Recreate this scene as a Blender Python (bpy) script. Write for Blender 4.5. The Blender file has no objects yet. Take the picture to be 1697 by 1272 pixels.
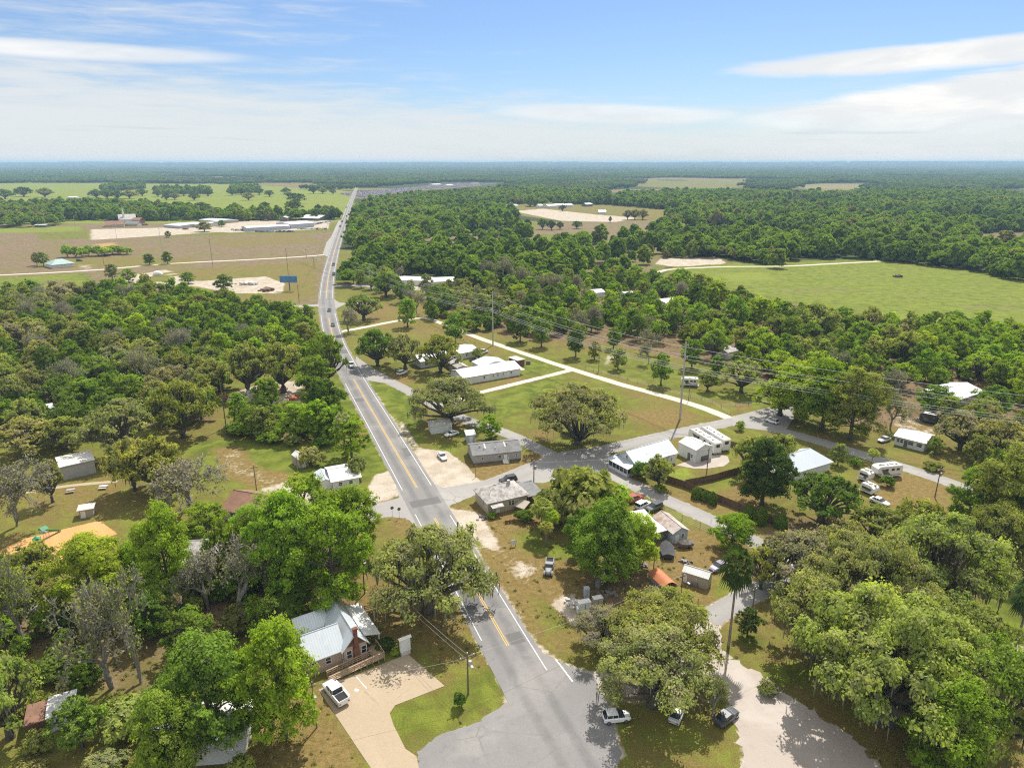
import bpy, math, random
import numpy as np
from mathutils import Vector, Matrix
from mathutils.geometry import tessellate_polygon

R_ = math.radians
SC = bpy.context.scene
COL = SC.collection

# ------------------------------------------------------------------ camera, sky, sun, exposure
CAM_H = 78.0
PITCH = R_(18.0)
FPX, CX, CY = 1131.0, 848.5, 636.0          # photograph: 1697 x 1272 pixels, 24 mm lens
cd = bpy.data.cameras.new('camera'); cam = bpy.data.objects.new('camera', cd); COL.objects.link(cam)
cam.location = (0, 0, CAM_H); cam.rotation_euler = (R_(90) - PITCH, 0, R_(0))
cd.sensor_width = 36.0; cd.lens = 24.0; cd.clip_start = 0.5; cd.clip_end = 60000.0
SC.camera = cam
SUN_EL, SUN_AZ = R_(55), R_(21)              # azimuth from +Y towards +X
sun_dir = Vector((math.sin(SUN_AZ) * math.cos(SUN_EL), math.cos(SUN_AZ) * math.cos(SUN_EL), math.sin(SUN_EL)))
ld = bpy.data.lights.new('sun', 'SUN'); ld.energy = 4.6; ld.angle = R_(0.5); ld.color = (1.0, 0.955, 0.88)
sun = bpy.data.objects.new('sun', ld); COL.objects.link(sun)
sun.rotation_euler = (-sun_dir).to_track_quat('-Z', 'Y').to_euler(); sun.location = (0, 200, 300)
SC.view_settings.view_transform = 'Standard'; SC.view_settings.look = 'None'
SC.view_settings.exposure = 0.45; SC.view_settings.gamma = 1.0
SC.render.engine = 'CYCLES'
SC.cycles.max_bounces = 6; SC.cycles.diffuse_bounces = 4; SC.cycles.glossy_bounces = 2
SC.cycles.transmission_bounces = 3; SC.cycles.transparent_max_bounces = 6; SC.cycles.volume_bounces = 0
SC.cycles.use_denoising = False; SC.cycles.filter_width = 1.15
SC.cycles.caustics_reflective = False; SC.cycles.caustics_refractive = False


class G:
    """tiny node-graph helper"""
    def __init__(s, tree):
        s.t = tree; s.n = tree.nodes; s.l = tree.links
    def node(s, typ, **kw):
        n = s.n.new(typ)
        for k, v in kw.items(): setattr(n, k, v)
        return n
    def put(s, sock, v):
        if hasattr(v, 'is_linked') or hasattr(v, 'links'): s.l.new(v, sock)
        else: sock.default_value = v
    def math(s, op, a, b=0.0, c=0.0, clamp=False):
        n = s.node('ShaderNodeMath', operation=op, use_clamp=clamp)
        for i, v in enumerate((a, b, c)):
            s.put(n.inputs[i], v)
        return n.outputs[0]
    def mix(s, f, a, b, mode='MIX'):
        n = s.node('ShaderNodeMix', data_type='RGBA', blend_type=mode)
        s.put(n.inputs[0], f)
        for i, v in ((6, a), (7, b)):
            if isinstance(v, tuple) and len(v) == 3: v = v + (1.0,)
            s.put(n.inputs[i], v)
        return n.outputs[2]
    def ss(s, v, a, b, lo=0.0, hi=1.0):
        n = s.node('ShaderNodeMapRange', interpolation_type='SMOOTHSTEP')
        s.put(n.inputs[0], v); n.inputs[1].default_value = a; n.inputs[2].default_value = b
        n.inputs[3].default_value = lo; n.inputs[4].default_value = hi
        return n.outputs[0]
    def noise(s, vec, scale, detail=3.0, rough=0.55, dist=0.0):
        n = s.node('ShaderNodeTexNoise')
        if vec is not None: s.l.new(vec, n.inputs['Vector'])
        n.inputs['Scale'].default_value = scale; n.inputs['Detail'].default_value = detail
        n.inputs['Roughness'].default_value = rough; n.inputs['Distortion'].default_value = dist
        return n.outputs[0]
    def vmul(s, vec, v):
        n = s.node('ShaderNodeVectorMath', operation='MULTIPLY'); s.l.new(vec, n.inputs[0]); n.inputs[1].default_value = v
        return n.outputs[0]


W = bpy.data.worlds.new('World'); SC.world = W; W.use_nodes = True
def build_world():
    g = G(W.node_tree); g.n.clear()
    out = g.node('ShaderNodeOutputWorld'); bg = g.node('ShaderNodeBackground')
    g.l.new(bg.outputs[0], out.inputs[0])
    sky = g.node('ShaderNodeTexSky', sky_type='NISHITA', sun_disc=False)
    sky.sun_elevation = SUN_EL; sky.sun_rotation = SUN_AZ; sky.air_density = 1.0; sky.dust_density = 0.6; sky.ozone_density = 1.6
    sky.altitude = 80
    tc = g.node('ShaderNodeTexCoord'); sp = g.node('ShaderNodeSeparateXYZ'); g.l.new(tc.outputs['Generated'], sp.inputs[0])
    x, y, z = sp.outputs
    hyp = g.math('SQRT', g.math('ADD', g.math('MULTIPLY', x, x), g.math('MULTIPLY', y, y)))
    az = g.math('ARCTAN2', x, y); el = g.math('DIVIDE', z, hyp)
    co = g.node('ShaderNodeCombineXYZ'); g.l.new(az, co.inputs[0]); g.l.new(el, co.inputs[1])
    v = co.outputs[0]
    st = g.noise(g.vmul(v, (3.0, 34.0, 1.0)), 1.0, 6.0, 0.62, 0.35)       # long cirrus streaks
    st2 = g.noise(g.vmul(v, (11.0, 90.0, 1.0)), 1.0, 5.0, 0.65, 0.6)
    puff = g.noise(g.vmul(v, (7.0, 30.0, 1.0)), 1.0, 6.0, 0.6, 0.4)
    fine = g.math('ADD', g.math('MULTIPLY', st, 0.62), g.math('MULTIPLY', st2, 0.38))
    # thin veil that thickens towards the horizon and towards the left of the view
    low = g.ss(el, 0.125, 0.012)
    left = g.ss(az, 0.25, -0.75)
    veil = g.math('MULTIPLY', g.math('ADD', g.math('MULTIPLY', low, 0.95), g.math('MULTIPLY', left, 0.60)), 1.0)
    veil = g.math('ADD', veil, g.math('MULTIPLY', g.math('SUBTRACT', fine, 0.5), 2.7))
    veil = g.ss(veil, 0.18, 1.15)
    # two banks of cloud on the right
    def bank(a0, e0, ra, re, slope, soft, amt):
        da = g.math('SUBTRACT', az, a0)
        de = g.math('SUBTRACT', g.math('SUBTRACT', el, e0), g.math('MULTIPLY', da, slope))
        q = g.math('ADD', g.math('POWER', g.math('ABSOLUTE', g.math('DIVIDE', da, ra)), 2.0), g.math('POWER', g.math('ABSOLUTE', g.math('DIVIDE', de, re)), 2.0))
        q = g.math('ADD', q, g.math('MULTIPLY', g.math('SUBTRACT', puff, 0.5), 1.7))
        q = g.math('ADD', q, g.math('MULTIPLY', g.math('SUBTRACT', st2, 0.5), 0.8))
        return g.math('MULTIPLY', g.ss(q, 1.0 + soft, 1.0 - soft), amt)
    b1 = bank(0.57, 0.1185, 0.25, 0.0145, 0.03, 0.60, 1.0)
    edge = g.math('SUBTRACT', g.math('ADD', g.math('MULTIPLY', g.math('SUBTRACT', az, 0.312), 0.159), 0.0600), el)
    edge = g.math('ADD', edge, g.math('ADD', g.math('MULTIPLY', g.math('SUBTRACT', puff, 0.5), 0.022), g.math('MULTIPLY', g.math('SUBTRACT', st2, 0.5), 0.016)))
    b2 = g.math('MULTIPLY', g.math('MULTIPLY', g.ss(edge, -0.004, 0.010), g.ss(az, 0.24, 0.42)), g.ss(el, 0.022, 0.060, 0.25, 1.0))
    b3 = bank(0.14, 0.062, 0.15, 0.011, -0.03, 0.75, 0.75)
    b4 = bank(-0.56, 0.121, 0.20, 0.009, 0.01, 0.75, 0.8)
    cl = g.math('MAXIMUM', g.math('MAXIMUM', b1, b2), g.math('MAXIMUM', b3, b4))
    high = g.math('MULTIPLY', g.ss(el, 0.22, 0.60), 0.9)  # white veil over the upper sky out of view, added to brighten the fill
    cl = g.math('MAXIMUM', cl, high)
    # grey wisps low over the horizon
    wisp = g.math('MULTIPLY', g.ss(g.noise(g.vmul(v, (2.6, 70.0, 1.0)), 1.3, 4.0, 0.6, 0.2), 0.56, 0.72), g.math('MULTIPLY', g.ss(el, 0.005, 0.02), g.ss(el, 0.065, 0.035)))
    base = g.mix(1.0, sky.outputs[0], (0.50, 0.60, 0.76), 'MULTIPLY')
    c1 = g.mix(g.math('MULTIPLY', veil, 0.92), base, (4.95, 5.15, 5.25))
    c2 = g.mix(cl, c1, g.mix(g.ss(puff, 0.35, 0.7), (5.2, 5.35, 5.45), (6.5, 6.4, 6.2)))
    c3 = g.mix(g.math('MULTIPLY', wisp, 0.45), c2, (3.5, 4.0, 4.5))
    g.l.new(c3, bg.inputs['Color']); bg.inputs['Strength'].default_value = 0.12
build_world()

# ------------------------------------------------------------------ photo pixel <-> ground
SP, CP = math.sin(PITCH), math.cos(PITCH)
def P(px, py, z=0.0):
    xn = (px - CX) / FPX; yn = (py - CY) / FPX
    dn = SP + yn * CP; fw = CP - yn * SP
    t = (CAM_H - z) / dn
    return Vector((xn * t, fw * t, z))
def depth_of(p):
    return p.y * CP - (p.z - CAM_H) * SP
def height_at(b, ty):
    k = (CY - ty) / FPX
    return CAM_H + b.y * (k * CP - SP) / (CP + k * SP)
def pix(p):
    d = depth_of(p); v = p.y * SP + (p.z - CAM_H) * CP
    return CX + FPX * p.x / d, CY - FPX * v / d
def ppm(p):                                  # photo pixels per metre at a point
    return FPX / depth_of(p)

# ------------------------------------------------------------------ materials
MATS = {}
def new_mat(name):
    m = bpy.data.materials.new(name); m.use_nodes = True
    g = G(m.node_tree); g.n.clear()
    o = g.node('ShaderNodeOutputMaterial'); MATS[name] = m
    return m, g, o
def principled(g, o, col, rough=0.8, metal=0.0, bump=None, spec=0.3):
    b = g.node('ShaderNodeBsdfPrincipled'); g.l.new(b.outputs[0], o.inputs[0])
    if isinstance(col, tuple) and len(col) == 3: col = col + (1,)
    g.put(b.inputs['Base Color'], col); g.put(b.inputs['Roughness'], rough); b.inputs['Metallic'].default_value = metal
    b.inputs['Specular IOR Level'].default_value = spec
    if bump is not None:
        bn = g.node('ShaderNodeBump'); bn.inputs['Strength'].default_value = bump[1]; bn.inputs['Distance'].default_value = bump[2]
        g.l.new(bump[0], bn.inputs['Height']); g.l.new(bn.outputs[0], b.inputs['Normal'])
    return b
def objco(g):
    return g.node('ShaderNodeTexCoord').outputs['Object']
def geo(g):
    return g.node('ShaderNodeNewGeometry').outputs['Position']

def weathered(name, a, b, scale=1.2, rough=0.8, metal=0.0, fine=9.0, amt=0.5, spec=0.3):
    """a plain coat with dirt and fading of its own"""
    m, g, o = new_mat(name); v = objco(g)
    n1 = g.noise(v, scale, 5.0, 0.65, 0.4); n2 = g.noise(v, fine, 3.0, 0.6)
    c = g.mix(g.math('ADD', g.ss(n1, 0.35, 0.7, 0, amt), g.ss(n2, 0.4, 0.75, 0, amt * 0.4)), a, b)
    principled(g, o, c, rough, metal, spec=spec); return m
def striped(name, a, b, axis, per, width=0.12, rough=0.45, metal=0.0, scale=0.6, dirt=None, amt=0.5):
    """seams or laps every `per` metres along an object axis"""
    m, g, o = new_mat(name); v = objco(g)
    sp = g.node('ShaderNodeSeparateXYZ'); g.l.new(v, sp.inputs[0])
    fr = g.math('FRACT', g.math('DIVIDE', sp.outputs[axis], per))
    line = g.math('LESS_THAN', fr, width)
    n1 = g.noise(v, scale, 5.0, 0.65, 0.5)
    base = g.mix(g.ss(n1, 0.38, 0.72, 0, amt), a, dirt or b)
    c = g.mix(line, base, b)
    principled(g, o, c, rough, metal, bump=(fr, 0.25, 0.05)); return m

weathered('trim_white', (0.78, 0.77, 0.74), (0.60, 0.58, 0.53))
weathered('wall_white', (0.72, 0.73, 0.73), (0.52, 0.51, 0.47), 0.5)
weathered('wall_grey', (0.40, 0.39, 0.38), (0.30, 0.29, 0.27), 0.6)
weathered('wall_cream', (0.52, 0.46, 0.37), (0.36, 0.31, 0.24), 0.6)
weathered('wall_blue', (0.45, 0.50, 0.56), (0.33, 0.36, 0.40), 0.6)
weathered('wall_beige', (0.42, 0.37, 0.30), (0.30, 0.26, 0.21), 0.7)
weathered('wall_dark', (0.16, 0.15, 0.15), (0.10, 0.09, 0.09), 0.7)
weathered('wood_brown', (0.17, 0.105, 0.07), (0.10, 0.065, 0.045), 1.6, 0.9)
weathered('wood_pale', (0.42, 0.31, 0.21), (0.26, 0.19, 0.13), 2.0, 0.9)
weathered('pole_wood', (0.19, 0.15, 0.12), (0.11, 0.085, 0.065), 2.0, 0.9)
weathered('pole_grey', (0.42, 0.41, 0.39), (0.30, 0.29, 0.27), 0.8, 0.7)
weathered('steel', (0.45, 0.46, 0.47), (0.32, 0.32, 0.32), 2.0, 0.45, 0.6)
weathered('wire_metal', (0.60, 0.60, 0.60), (0.50, 0.50, 0.50), 2.0, 0.5, 0.3)
weathered('rust_steel', (0.24, 0.13, 0.07), (0.13, 0.07, 0.05), 2.5, 0.85)
weathered('black_rubber', (0.022, 0.022, 0.022), (0.04, 0.038, 0.035), 4.0, 0.85)
weathered('chrome', (0.55, 0.55, 0.56), (0.4, 0.4, 0.4), 2.0, 0.25, 0.9)
weathered('plastic_green', (0.05, 0.26, 0.12), (0.04, 0.18, 0.09), 2.0, 0.5)
weathered('tarp_orange', (0.55, 0.19, 0.085), (0.40, 0.15, 0.08), 1.4, 0.7)
weathered('tarp_blue', (0.06, 0.17, 0.42), (0.05, 0.12, 0.30), 1.4, 0.6)
weathered('tarp_black', (0.045, 0.045, 0.05), (0.09, 0.085, 0.085), 1.2, 0.7)
weathered('roof_flat', (0.62, 0.60, 0.56), (0.40, 0.37, 0.33), 0.35, 0.8, amt=0.8)
weathered('roof_stained', (0.50, 0.47, 0.44), (0.24, 0.22, 0.21), 0.9, 0.8, fine=5.0, amt=0.95)
weathered('roof_shingle_grey', (0.22, 0.22, 0.22), (0.14, 0.135, 0.13), 0.5, 0.9, fine=7.0, amt=0.8)
weathered('roof_shingle_dark', (0.12, 0.12, 0.125), (0.08, 0.08, 0.08), 0.5, 0.9, fine=7.0, amt=0.8)
weathered('roof_brown', (0.27, 0.15, 0.10), (0.17, 0.095, 0.065), 0.5, 0.85, fine=7.0, amt=0.8)
weathered('roof_green', (0.33, 0.44, 0.42), (0.25, 0.33, 0.31), 0.3, 0.6)
weathered('concrete_pale', (0.56, 0.53, 0.48), (0.40, 0.37, 0.33), 0.5, 0.85)
weathered('red_brick_dark', (0.20, 0.085, 0.055), (0.12, 0.05, 0.035), 3.0, 0.9)
weathered('sign_blue', (0.08, 0.20, 0.42), (0.16, 0.30, 0.50), 0.25, 0.4)
weathered('junk_metal', (0.26, 0.24, 0.23), (0.12, 0.09, 0.07), 1.5, 0.7, amt=0.9)
striped('roof_metal', (0.63, 0.67, 0.70), (0.46, 0.50, 0.54), 0, 0.42, 0.14, 0.38, 0.15, 0.4, (0.47, 0.53, 0.58))
striped('roof_metal_white', (0.68, 0.68, 0.67), (0.52, 0.52, 0.51), 0, 0.45, 0.12, 0.40, 0.0, 0.45, (0.54, 0.51, 0.46), 0.85)
striped('roof_metal_along', (0.55, 0.59, 0.63), (0.40, 0.44, 0.48), 1, 0.42, 0.14, 0.38, 0.15, 0.4, (0.47, 0.53, 0.58))
striped('roof_white_along', (0.68, 0.68, 0.67), (0.52, 0.52, 0.51), 1, 0.45, 0.12, 0.40, 0.0, 0.45, (0.54, 0.51, 0.46), 0.85)
striped('roof_rusty', (0.50, 0.47, 0.45), (0.32, 0.22, 0.17), 1, 0.6, 0.15, 0.6, 0.0, 0.55, (0.30, 0.17, 0.11), 0.95)
striped('siding_white', (0.70, 0.71, 0.72), (0.52, 0.53, 0.54), 2, 0.20, 0.14, 0.7, 0.0, 0.4, (0.58, 0.57, 0.54))
striped('siding_grey', (0.40, 0.39, 0.385), (0.30, 0.29, 0.285), 2, 0.20, 0.14, 0.7, 0.0, 0.4, (0.34, 0.33, 0.31))
striped('siding_cream', (0.50, 0.45, 0.36), (0.36, 0.32, 0.25), 2, 0.22, 0.14, 0.7, 0.0, 0.4, (0.40, 0.35, 0.27))
striped('boards_brown', (0.18, 0.115, 0.08), (0.07, 0.045, 0.03), 0, 0.15, 0.12, 0.9, 0.0, 1.2, (0.12, 0.08, 0.055))

def m_brick():
    m, g, o = new_mat('brick_pink'); v = objco(g)
    b = g.node('ShaderNodeTexBrick'); g.l.new(g.vmul(v, (1, 1, 1)), b.inputs['Vector'])
    mp = g.node('ShaderNodeMapping'); mp.inputs['Rotation'].default_value = (R_(90), 0, 0); g.l.new(v, mp.inputs[0]); g.l.new(mp.outputs[0], b.inputs['Vector'])
    b.inputs['Color1'].default_value = (0.47, 0.345, 0.27, 1); b.inputs['Color2'].default_value = (0.40, 0.28, 0.22, 1); b.inputs['Mortar'].default_value = (0.5, 0.42, 0.36, 1)
    b.inputs['Scale'].default_value = 1.0; b.inputs['Brick Width'].default_value = 0.4; b.inputs['Row Height'].default_value = 0.13; b.inputs['Mortar Size'].default_value = 0.012
    principled(g, o, b.outputs[0], 0.9)
m_brick()
def m_glass():
    m, g, o = new_mat('window_glass'); v = objco(g)
    c = g.mix(g.ss(g.noise(v, 0.8, 2.0), 0.35, 0.65), (0.015, 0.02, 0.026), (0.055, 0.065, 0.075))
    principled(g, o, c, 0.08, 0.0, spec=0.6)
m_glass()
def m_paint():
    m, g, o = new_mat('car_paint'); oi = g.node('ShaderNodeObjectInfo')
    n = g.noise(objco(g), 3.0, 4.0, 0.6)
    c = g.mix(g.ss(n, 0.4, 0.8, 0, 0.18), oi.outputs['Color'], (0.30, 0.27, 0.23))
    b = principled(g, o, c, 0.32, 0.0, spec=0.5); b.inputs['Coat Weight'].default_value = 0.5; b.inputs['Coat Roughness'].default_value = 0.12
m_paint()
def m_lamp():
    m, g, o = new_mat('lens_clear'); principled(g, o, (0.62, 0.62, 0.60), 0.15, spec=0.6)
    m, g, o = new_mat('lens_red'); principled(g, o, (0.35, 0.02, 0.015), 0.2, spec=0.6)
m_lamp()

def m_leaf(name, rand=False, transl=0.46):
    m, g, o = new_mat(name)
    oi = g.node('ShaderNodeObjectInfo'); at = g.node('ShaderNodeAttribute', attribute_name='tint')
    t = at.outputs['Fac']
    if rand:
        zt = g.node('ShaderNodeAttribute', attribute_name='zt', attribute_type='INSTANCER')
        r = g.math('ADD', g.math('MULTIPLY', oi.outputs['Random'], 0.55), g.math('MULTIPLY', zt.outputs['Fac'], 0.45))
        ra = g.node('ShaderNodeValToRGB'); g.l.new(r, ra.inputs[0]); e = ra.color_ramp.elements
        e[0].position = 0.0; e[0].color = (0.102, 0.163, 0.034, 1); e[1].position = 1.0; e[1].color = (0.365, 0.438, 0.053, 1)
        for p, c in ((0.2, (0.134, 0.210, 0.038, 1)), (0.45, (0.186, 0.288, 0.044, 1)), (0.70, (0.243, 0.356, 0.046, 1)), (0.84, (0.243, 0.256, 0.095, 1)), (0.90, (0.262, 0.231, 0.137, 1)), (0.93, (0.282, 0.394, 0.047, 1))):
            q = e.new(p); q.color = c
        base = ra.outputs[0]
    else:
        base = oi.outputs['Color']
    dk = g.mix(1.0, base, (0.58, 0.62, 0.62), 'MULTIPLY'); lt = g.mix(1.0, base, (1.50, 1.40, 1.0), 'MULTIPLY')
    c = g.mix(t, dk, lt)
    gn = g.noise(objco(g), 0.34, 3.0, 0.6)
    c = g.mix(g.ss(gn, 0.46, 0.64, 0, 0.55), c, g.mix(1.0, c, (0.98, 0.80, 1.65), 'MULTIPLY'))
    d = g.node('ShaderNodeBsdfDiffuse'); tr = g.node('ShaderNodeBsdfTranslucent'); mx = g.node('ShaderNodeMixShader')
    g.l.new(c, d.inputs[0]); g.l.new(g.mix(1.0, c, (1.25, 1.35, 0.50), 'MULTIPLY'), tr.inputs[0])
    mx.inputs[0].default_value = transl; g.l.new(d.outputs[0], mx.inputs[1]); g.l.new(tr.outputs[0], mx.inputs[2]); g.l.new(mx.outputs[0], o.inputs[0])
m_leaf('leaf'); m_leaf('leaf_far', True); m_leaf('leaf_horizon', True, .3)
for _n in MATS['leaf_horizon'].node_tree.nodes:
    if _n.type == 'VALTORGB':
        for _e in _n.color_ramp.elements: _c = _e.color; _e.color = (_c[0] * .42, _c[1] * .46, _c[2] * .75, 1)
def m_bark(name, a, b):
    m, g, o = new_mat(name); v = objco(g)
    n = g.noise(g.vmul(v, (3, 3, 0.7)), 1.6, 5.0, 0.65, 0.3)
    principled(g, o, g.mix(g.ss(n, 0.3, 0.7), a, b), 0.95)
m_bark('bark', (0.065, 0.055, 0.045), (0.17, 0.15, 0.125)); m_bark('bark_grey', (0.15, 0.135, 0.12), (0.31, 0.285, 0.255))
m_bark('bark_palm', (0.18, 0.15, 0.12), (0.32, 0.28, 0.23)); m_bark('moss_grey', (0.13, 0.135, 0.10), (0.21, 0.22, 0.16)); m_bark('frond_dead', (0.16, 0.11, 0.06), (0.30, 0.22, 0.13))

def m_ground():
    m, g, o = new_mat('ground_mix'); v = geo(g)
    a = g.node('ShaderNodeAttribute', attribute_name='surf'); s = g.node('ShaderNodeSeparateColor'); g.l.new(a.outputs['Color'], s.inputs[0])
    a2 = g.node('ShaderNodeAttribute', attribute_name='surf_b'); s2 = g.node('ShaderNodeSeparateColor'); g.l.new(a2.outputs['Color'], s2.inputs[0])
    sand, green, brown = s.outputs; scrub, lush, orange = s2.outputs
    big = g.noise(v, 0.035, 4.0, 0.6, 0.6); mid = g.noise(v, 0.19, 5.0, 0.65, 0.5); sm = g.noise(v, 0.9, 4.0, 0.65, 0.3); fi = g.noise(v, 4.5, 3.0, 0.7)
    rot = g.node('ShaderNodeMapping'); rot.inputs['Rotation'].default_value = (0, 0, R_(14)); rot.inputs['Scale'].default_value = (0.012, 0.19, 1.0); g.l.new(v, rot.inputs[0])
    mow = g.noise(rot.outputs[0], 1.0, 3.0, 0.6, 0.3)
    def c(x): return g.math('SUBTRACT', x, 0.5)
    gr = g.math('ADD', g.math('ADD', green, g.math('MULTIPLY', c(mid), 0.9)), g.math('ADD', g.math('MULTIPLY', c(big), 0.7), g.math('MULTIPLY', c(sm), 0.55)))
    gr = g.ss(gr, 0.22, 0.80)
    dry = g.mix(g.ss(sm, 0.35, 0.7), (0.165, 0.118, 0.040), (0.240, 0.170, 0.070))
    gre = g.mix(g.ss(mid, 0.35, 0.65), (0.082, 0.112, 0.014), (0.168, 0.190, 0.030))
    col = g.mix(gr, dry, gre)
    col = g.mix(g.ss(g.math('ADD', lush, g.math('MULTIPLY', c(mid), 0.5)), 0.3, 0.8), col, g.mix(g.math('MULTIPLY', g.ss(mow, 0.42, 0.58), 0.55), g.mix(g.ss(sm, 0.3, 0.7), (0.155, 0.200, 0.022), (0.235, 0.262, 0.040)), g.mix(g.ss(big, 0.35, 0.65), (0.195, 0.185, 0.055), (0.125, 0.165, 0.022))))
    # scrubby field: straw, mauve stubble and dark tufts
    scr = g.mix(g.ss(mid, 0.38, 0.62), (0.175, 0.125, 0.078), g.mix(g.ss(big, 0.4, 0.6), (0.185, 0.170, 0.060), (0.235, 0.160, 0.115)))
    scr = g.mix(g.ss(sm, 0.52, 0.68, 0, 0.75), scr, (0.085, 0.085, 0.030))
    col = g.mix(g.ss(g.math('ADD', scrub, g.math('MULTIPLY', c(mid), 0.35)), 0.3, 0.7), col, scr)
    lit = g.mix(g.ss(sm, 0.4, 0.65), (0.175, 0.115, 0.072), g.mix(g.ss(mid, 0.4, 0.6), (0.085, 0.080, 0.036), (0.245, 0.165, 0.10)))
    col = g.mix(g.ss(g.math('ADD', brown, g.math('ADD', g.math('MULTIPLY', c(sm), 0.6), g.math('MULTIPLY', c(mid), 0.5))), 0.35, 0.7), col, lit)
    sn = g.mix(g.ss(mid, 0.35, 0.65), (0.38, 0.315, 0.25), (0.50, 0.435, 0.375)); sn = g.mix(g.ss(sm, 0.55, 0.75, 0, 0.5), sn, (0.36, 0.29, 0.21))
    col = g.mix(g.ss(g.math('ADD', sand, g.math('ADD', g.math('MULTIPLY', c(sm), 0.55), g.math('MULTIPLY', c(mid), 0.5))), 0.38, 0.62), col, sn)
    col = g.mix(g.ss(g.math('ADD', orange, g.math('MULTIPLY', c(sm), 0.15)), 0.4, 0.6), col, g.mix(g.ss(mid, 0.3, 0.7), (0.55, 0.30, 0.12), (0.60, 0.355, 0.16)))
    # forest floor far away
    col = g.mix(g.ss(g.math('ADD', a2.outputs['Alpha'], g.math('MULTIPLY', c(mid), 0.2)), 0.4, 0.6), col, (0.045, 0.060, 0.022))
    col = g.mix(g.ss(fi, 0.30, 0.75), g.mix(1.0, col, (0.66, 0.68, 0.64), 'MULTIPLY'), g.mix(1.0, col, (1.26, 1.24, 1.18), 'MULTIPLY'))
    principled(g, o, col, 0.95, bump=(g.math('ADD', g.math('MULTIPLY', fi, 0.4), sm), 0.5, 0.25), spec=0.1)
m_ground()

def m_road(name, base, dark, light, wheel=0.5, patch=0.5):
    """asphalt: darker oil bands in each lane, cracks and patches (u across in metres, v along)"""
    m, g, o = new_mat(name)
    uv = g.node('ShaderNodeUVMap'); sp = g.node('ShaderNodeSeparateXYZ'); g.l.new(uv.outputs[0], sp.inputs[0]); v = geo(g)
    u = g.math('ABSOLUTE', sp.outputs[0])
    band = g.math('MULTIPLY', g.ss(g.math('ABSOLUTE', g.math('SUBTRACT', u, 1.85)), 1.25, 0.2), 1.0)
    n1 = g.noise(v, 0.09, 4.0, 0.6, 0.5); n2 = g.noise(v, 0.7, 4.0, 0.65, 0.3); n3 = g.noise(v, 7.0, 2.0, 0.7)
    col = g.mix(g.math('MULTIPLY', band, g.ss(n1, 0.2, 0.7, 0.3 * wheel, wheel)), base, dark)
    col = g.mix(g.ss(n1, 0.45, 0.7, 0, patch), col, light); col = g.mix(g.ss(n2, 0.5, 0.75, 0, 0.35), col, dark)
    vo = g.node('ShaderNodeTexVoronoi', feature='DISTANCE_TO_EDGE'); g.l.new(v, vo.inputs['Vector']); vo.inputs['Scale'].default_value = 0.11
    crack = g.math('LESS_THAN', g.math('ADD', vo.outputs['Distance'], g.math('MULTIPLY', g.math('SUBTRACT', n2, 0.5), 0.10)), 0.010)
    col = g.mix(g.math('MULTIPLY', crack, g.ss(n1, 0.5, 0.62, 0, 0.30)), col, (0.07, 0.068, 0.065))
    col = g.mix(g.ss(n3, 0.3, 0.7), g.mix(1.0, col, (0.9, 0.9, 0.9), 'MULTIPLY'), g.mix(1.0, col, (1.08, 1.08, 1.08), 'MULTIPLY'))
    principled(g, o, col, 0.88, spec=0.25)
m_road('asphalt', (0.205, 0.196, 0.190), (0.132, 0.128, 0.126), (0.265, 0.250, 0.236), 0.95, 0.8)
m_road('asphalt_patch', (0.135, 0.130, 0.127), (0.11, 0.106, 0.104), (0.17, 0.162, 0.155), 0.3, 0.5)
m_road('asphalt_old', (0.29, 0.275, 0.258), (0.215, 0.205, 0.195), (0.36, 0.338, 0.31), 0.4, 0.7)
m_road('gravel', (0.38, 0.325, 0.28), (0.28, 0.235, 0.195), (0.46, 0.41, 0.365), 0.3, 0.9)
m_road('track_dirt', (0.53, 0.475, 0.39), (0.40, 0.34, 0.25), (0.60, 0.55, 0.47), 0.25, 0.6)
m_road('concrete', (0.37, 0.29, 0.20), (0.30, 0.235, 0.165), (0.42, 0.34, 0.245), 0.0, 0.6)
def m_marks():
    for nm, a, b in (('mark_white', (0.72, 0.71, 0.68), (0.40, 0.385, 0.36)), ('mark_yellow', (0.66, 0.41, 0.075), (0.48, 0.33, 0.12))):
        m, g, o = new_mat(nm); v = geo(g)
        principled(g, o, g.mix(g.ss(g.noise(v, 2.2, 5.0, 0.7), 0.46, 0.66), a, b), 0.7)
m_marks()

# ------------------------------------------------------------------ object helpers
def tag(o, label=None, cat=None, group=None, kind=None):
    if label: o['label'] = label
    if cat: o['category'] = cat
    if group: o['group'] = group
    if kind: o['kind'] = kind
    return o
def empty(name, loc, rz=0.0, label=None, cat=None, group=None):
    o = bpy.data.objects.new(name, None); COL.objects.link(o); o.location = loc; o.rotation_euler = (0, 0, rz)
    o.empty_display_size = 0.5
    return tag(o, label, cat, group)
def put(name, me, parent=None, loc=None, rz=0.0, color=None):
    o = bpy.data.objects.new(name, me); COL.objects.link(o)
    if parent is not None: o.parent = parent
    if loc is not None: o.location = loc
    if rz: o.rotation_euler = (0, 0, rz)
    if color is not None: o.color = (color[0], color[1], color[2], 1.0)
    return o

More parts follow.
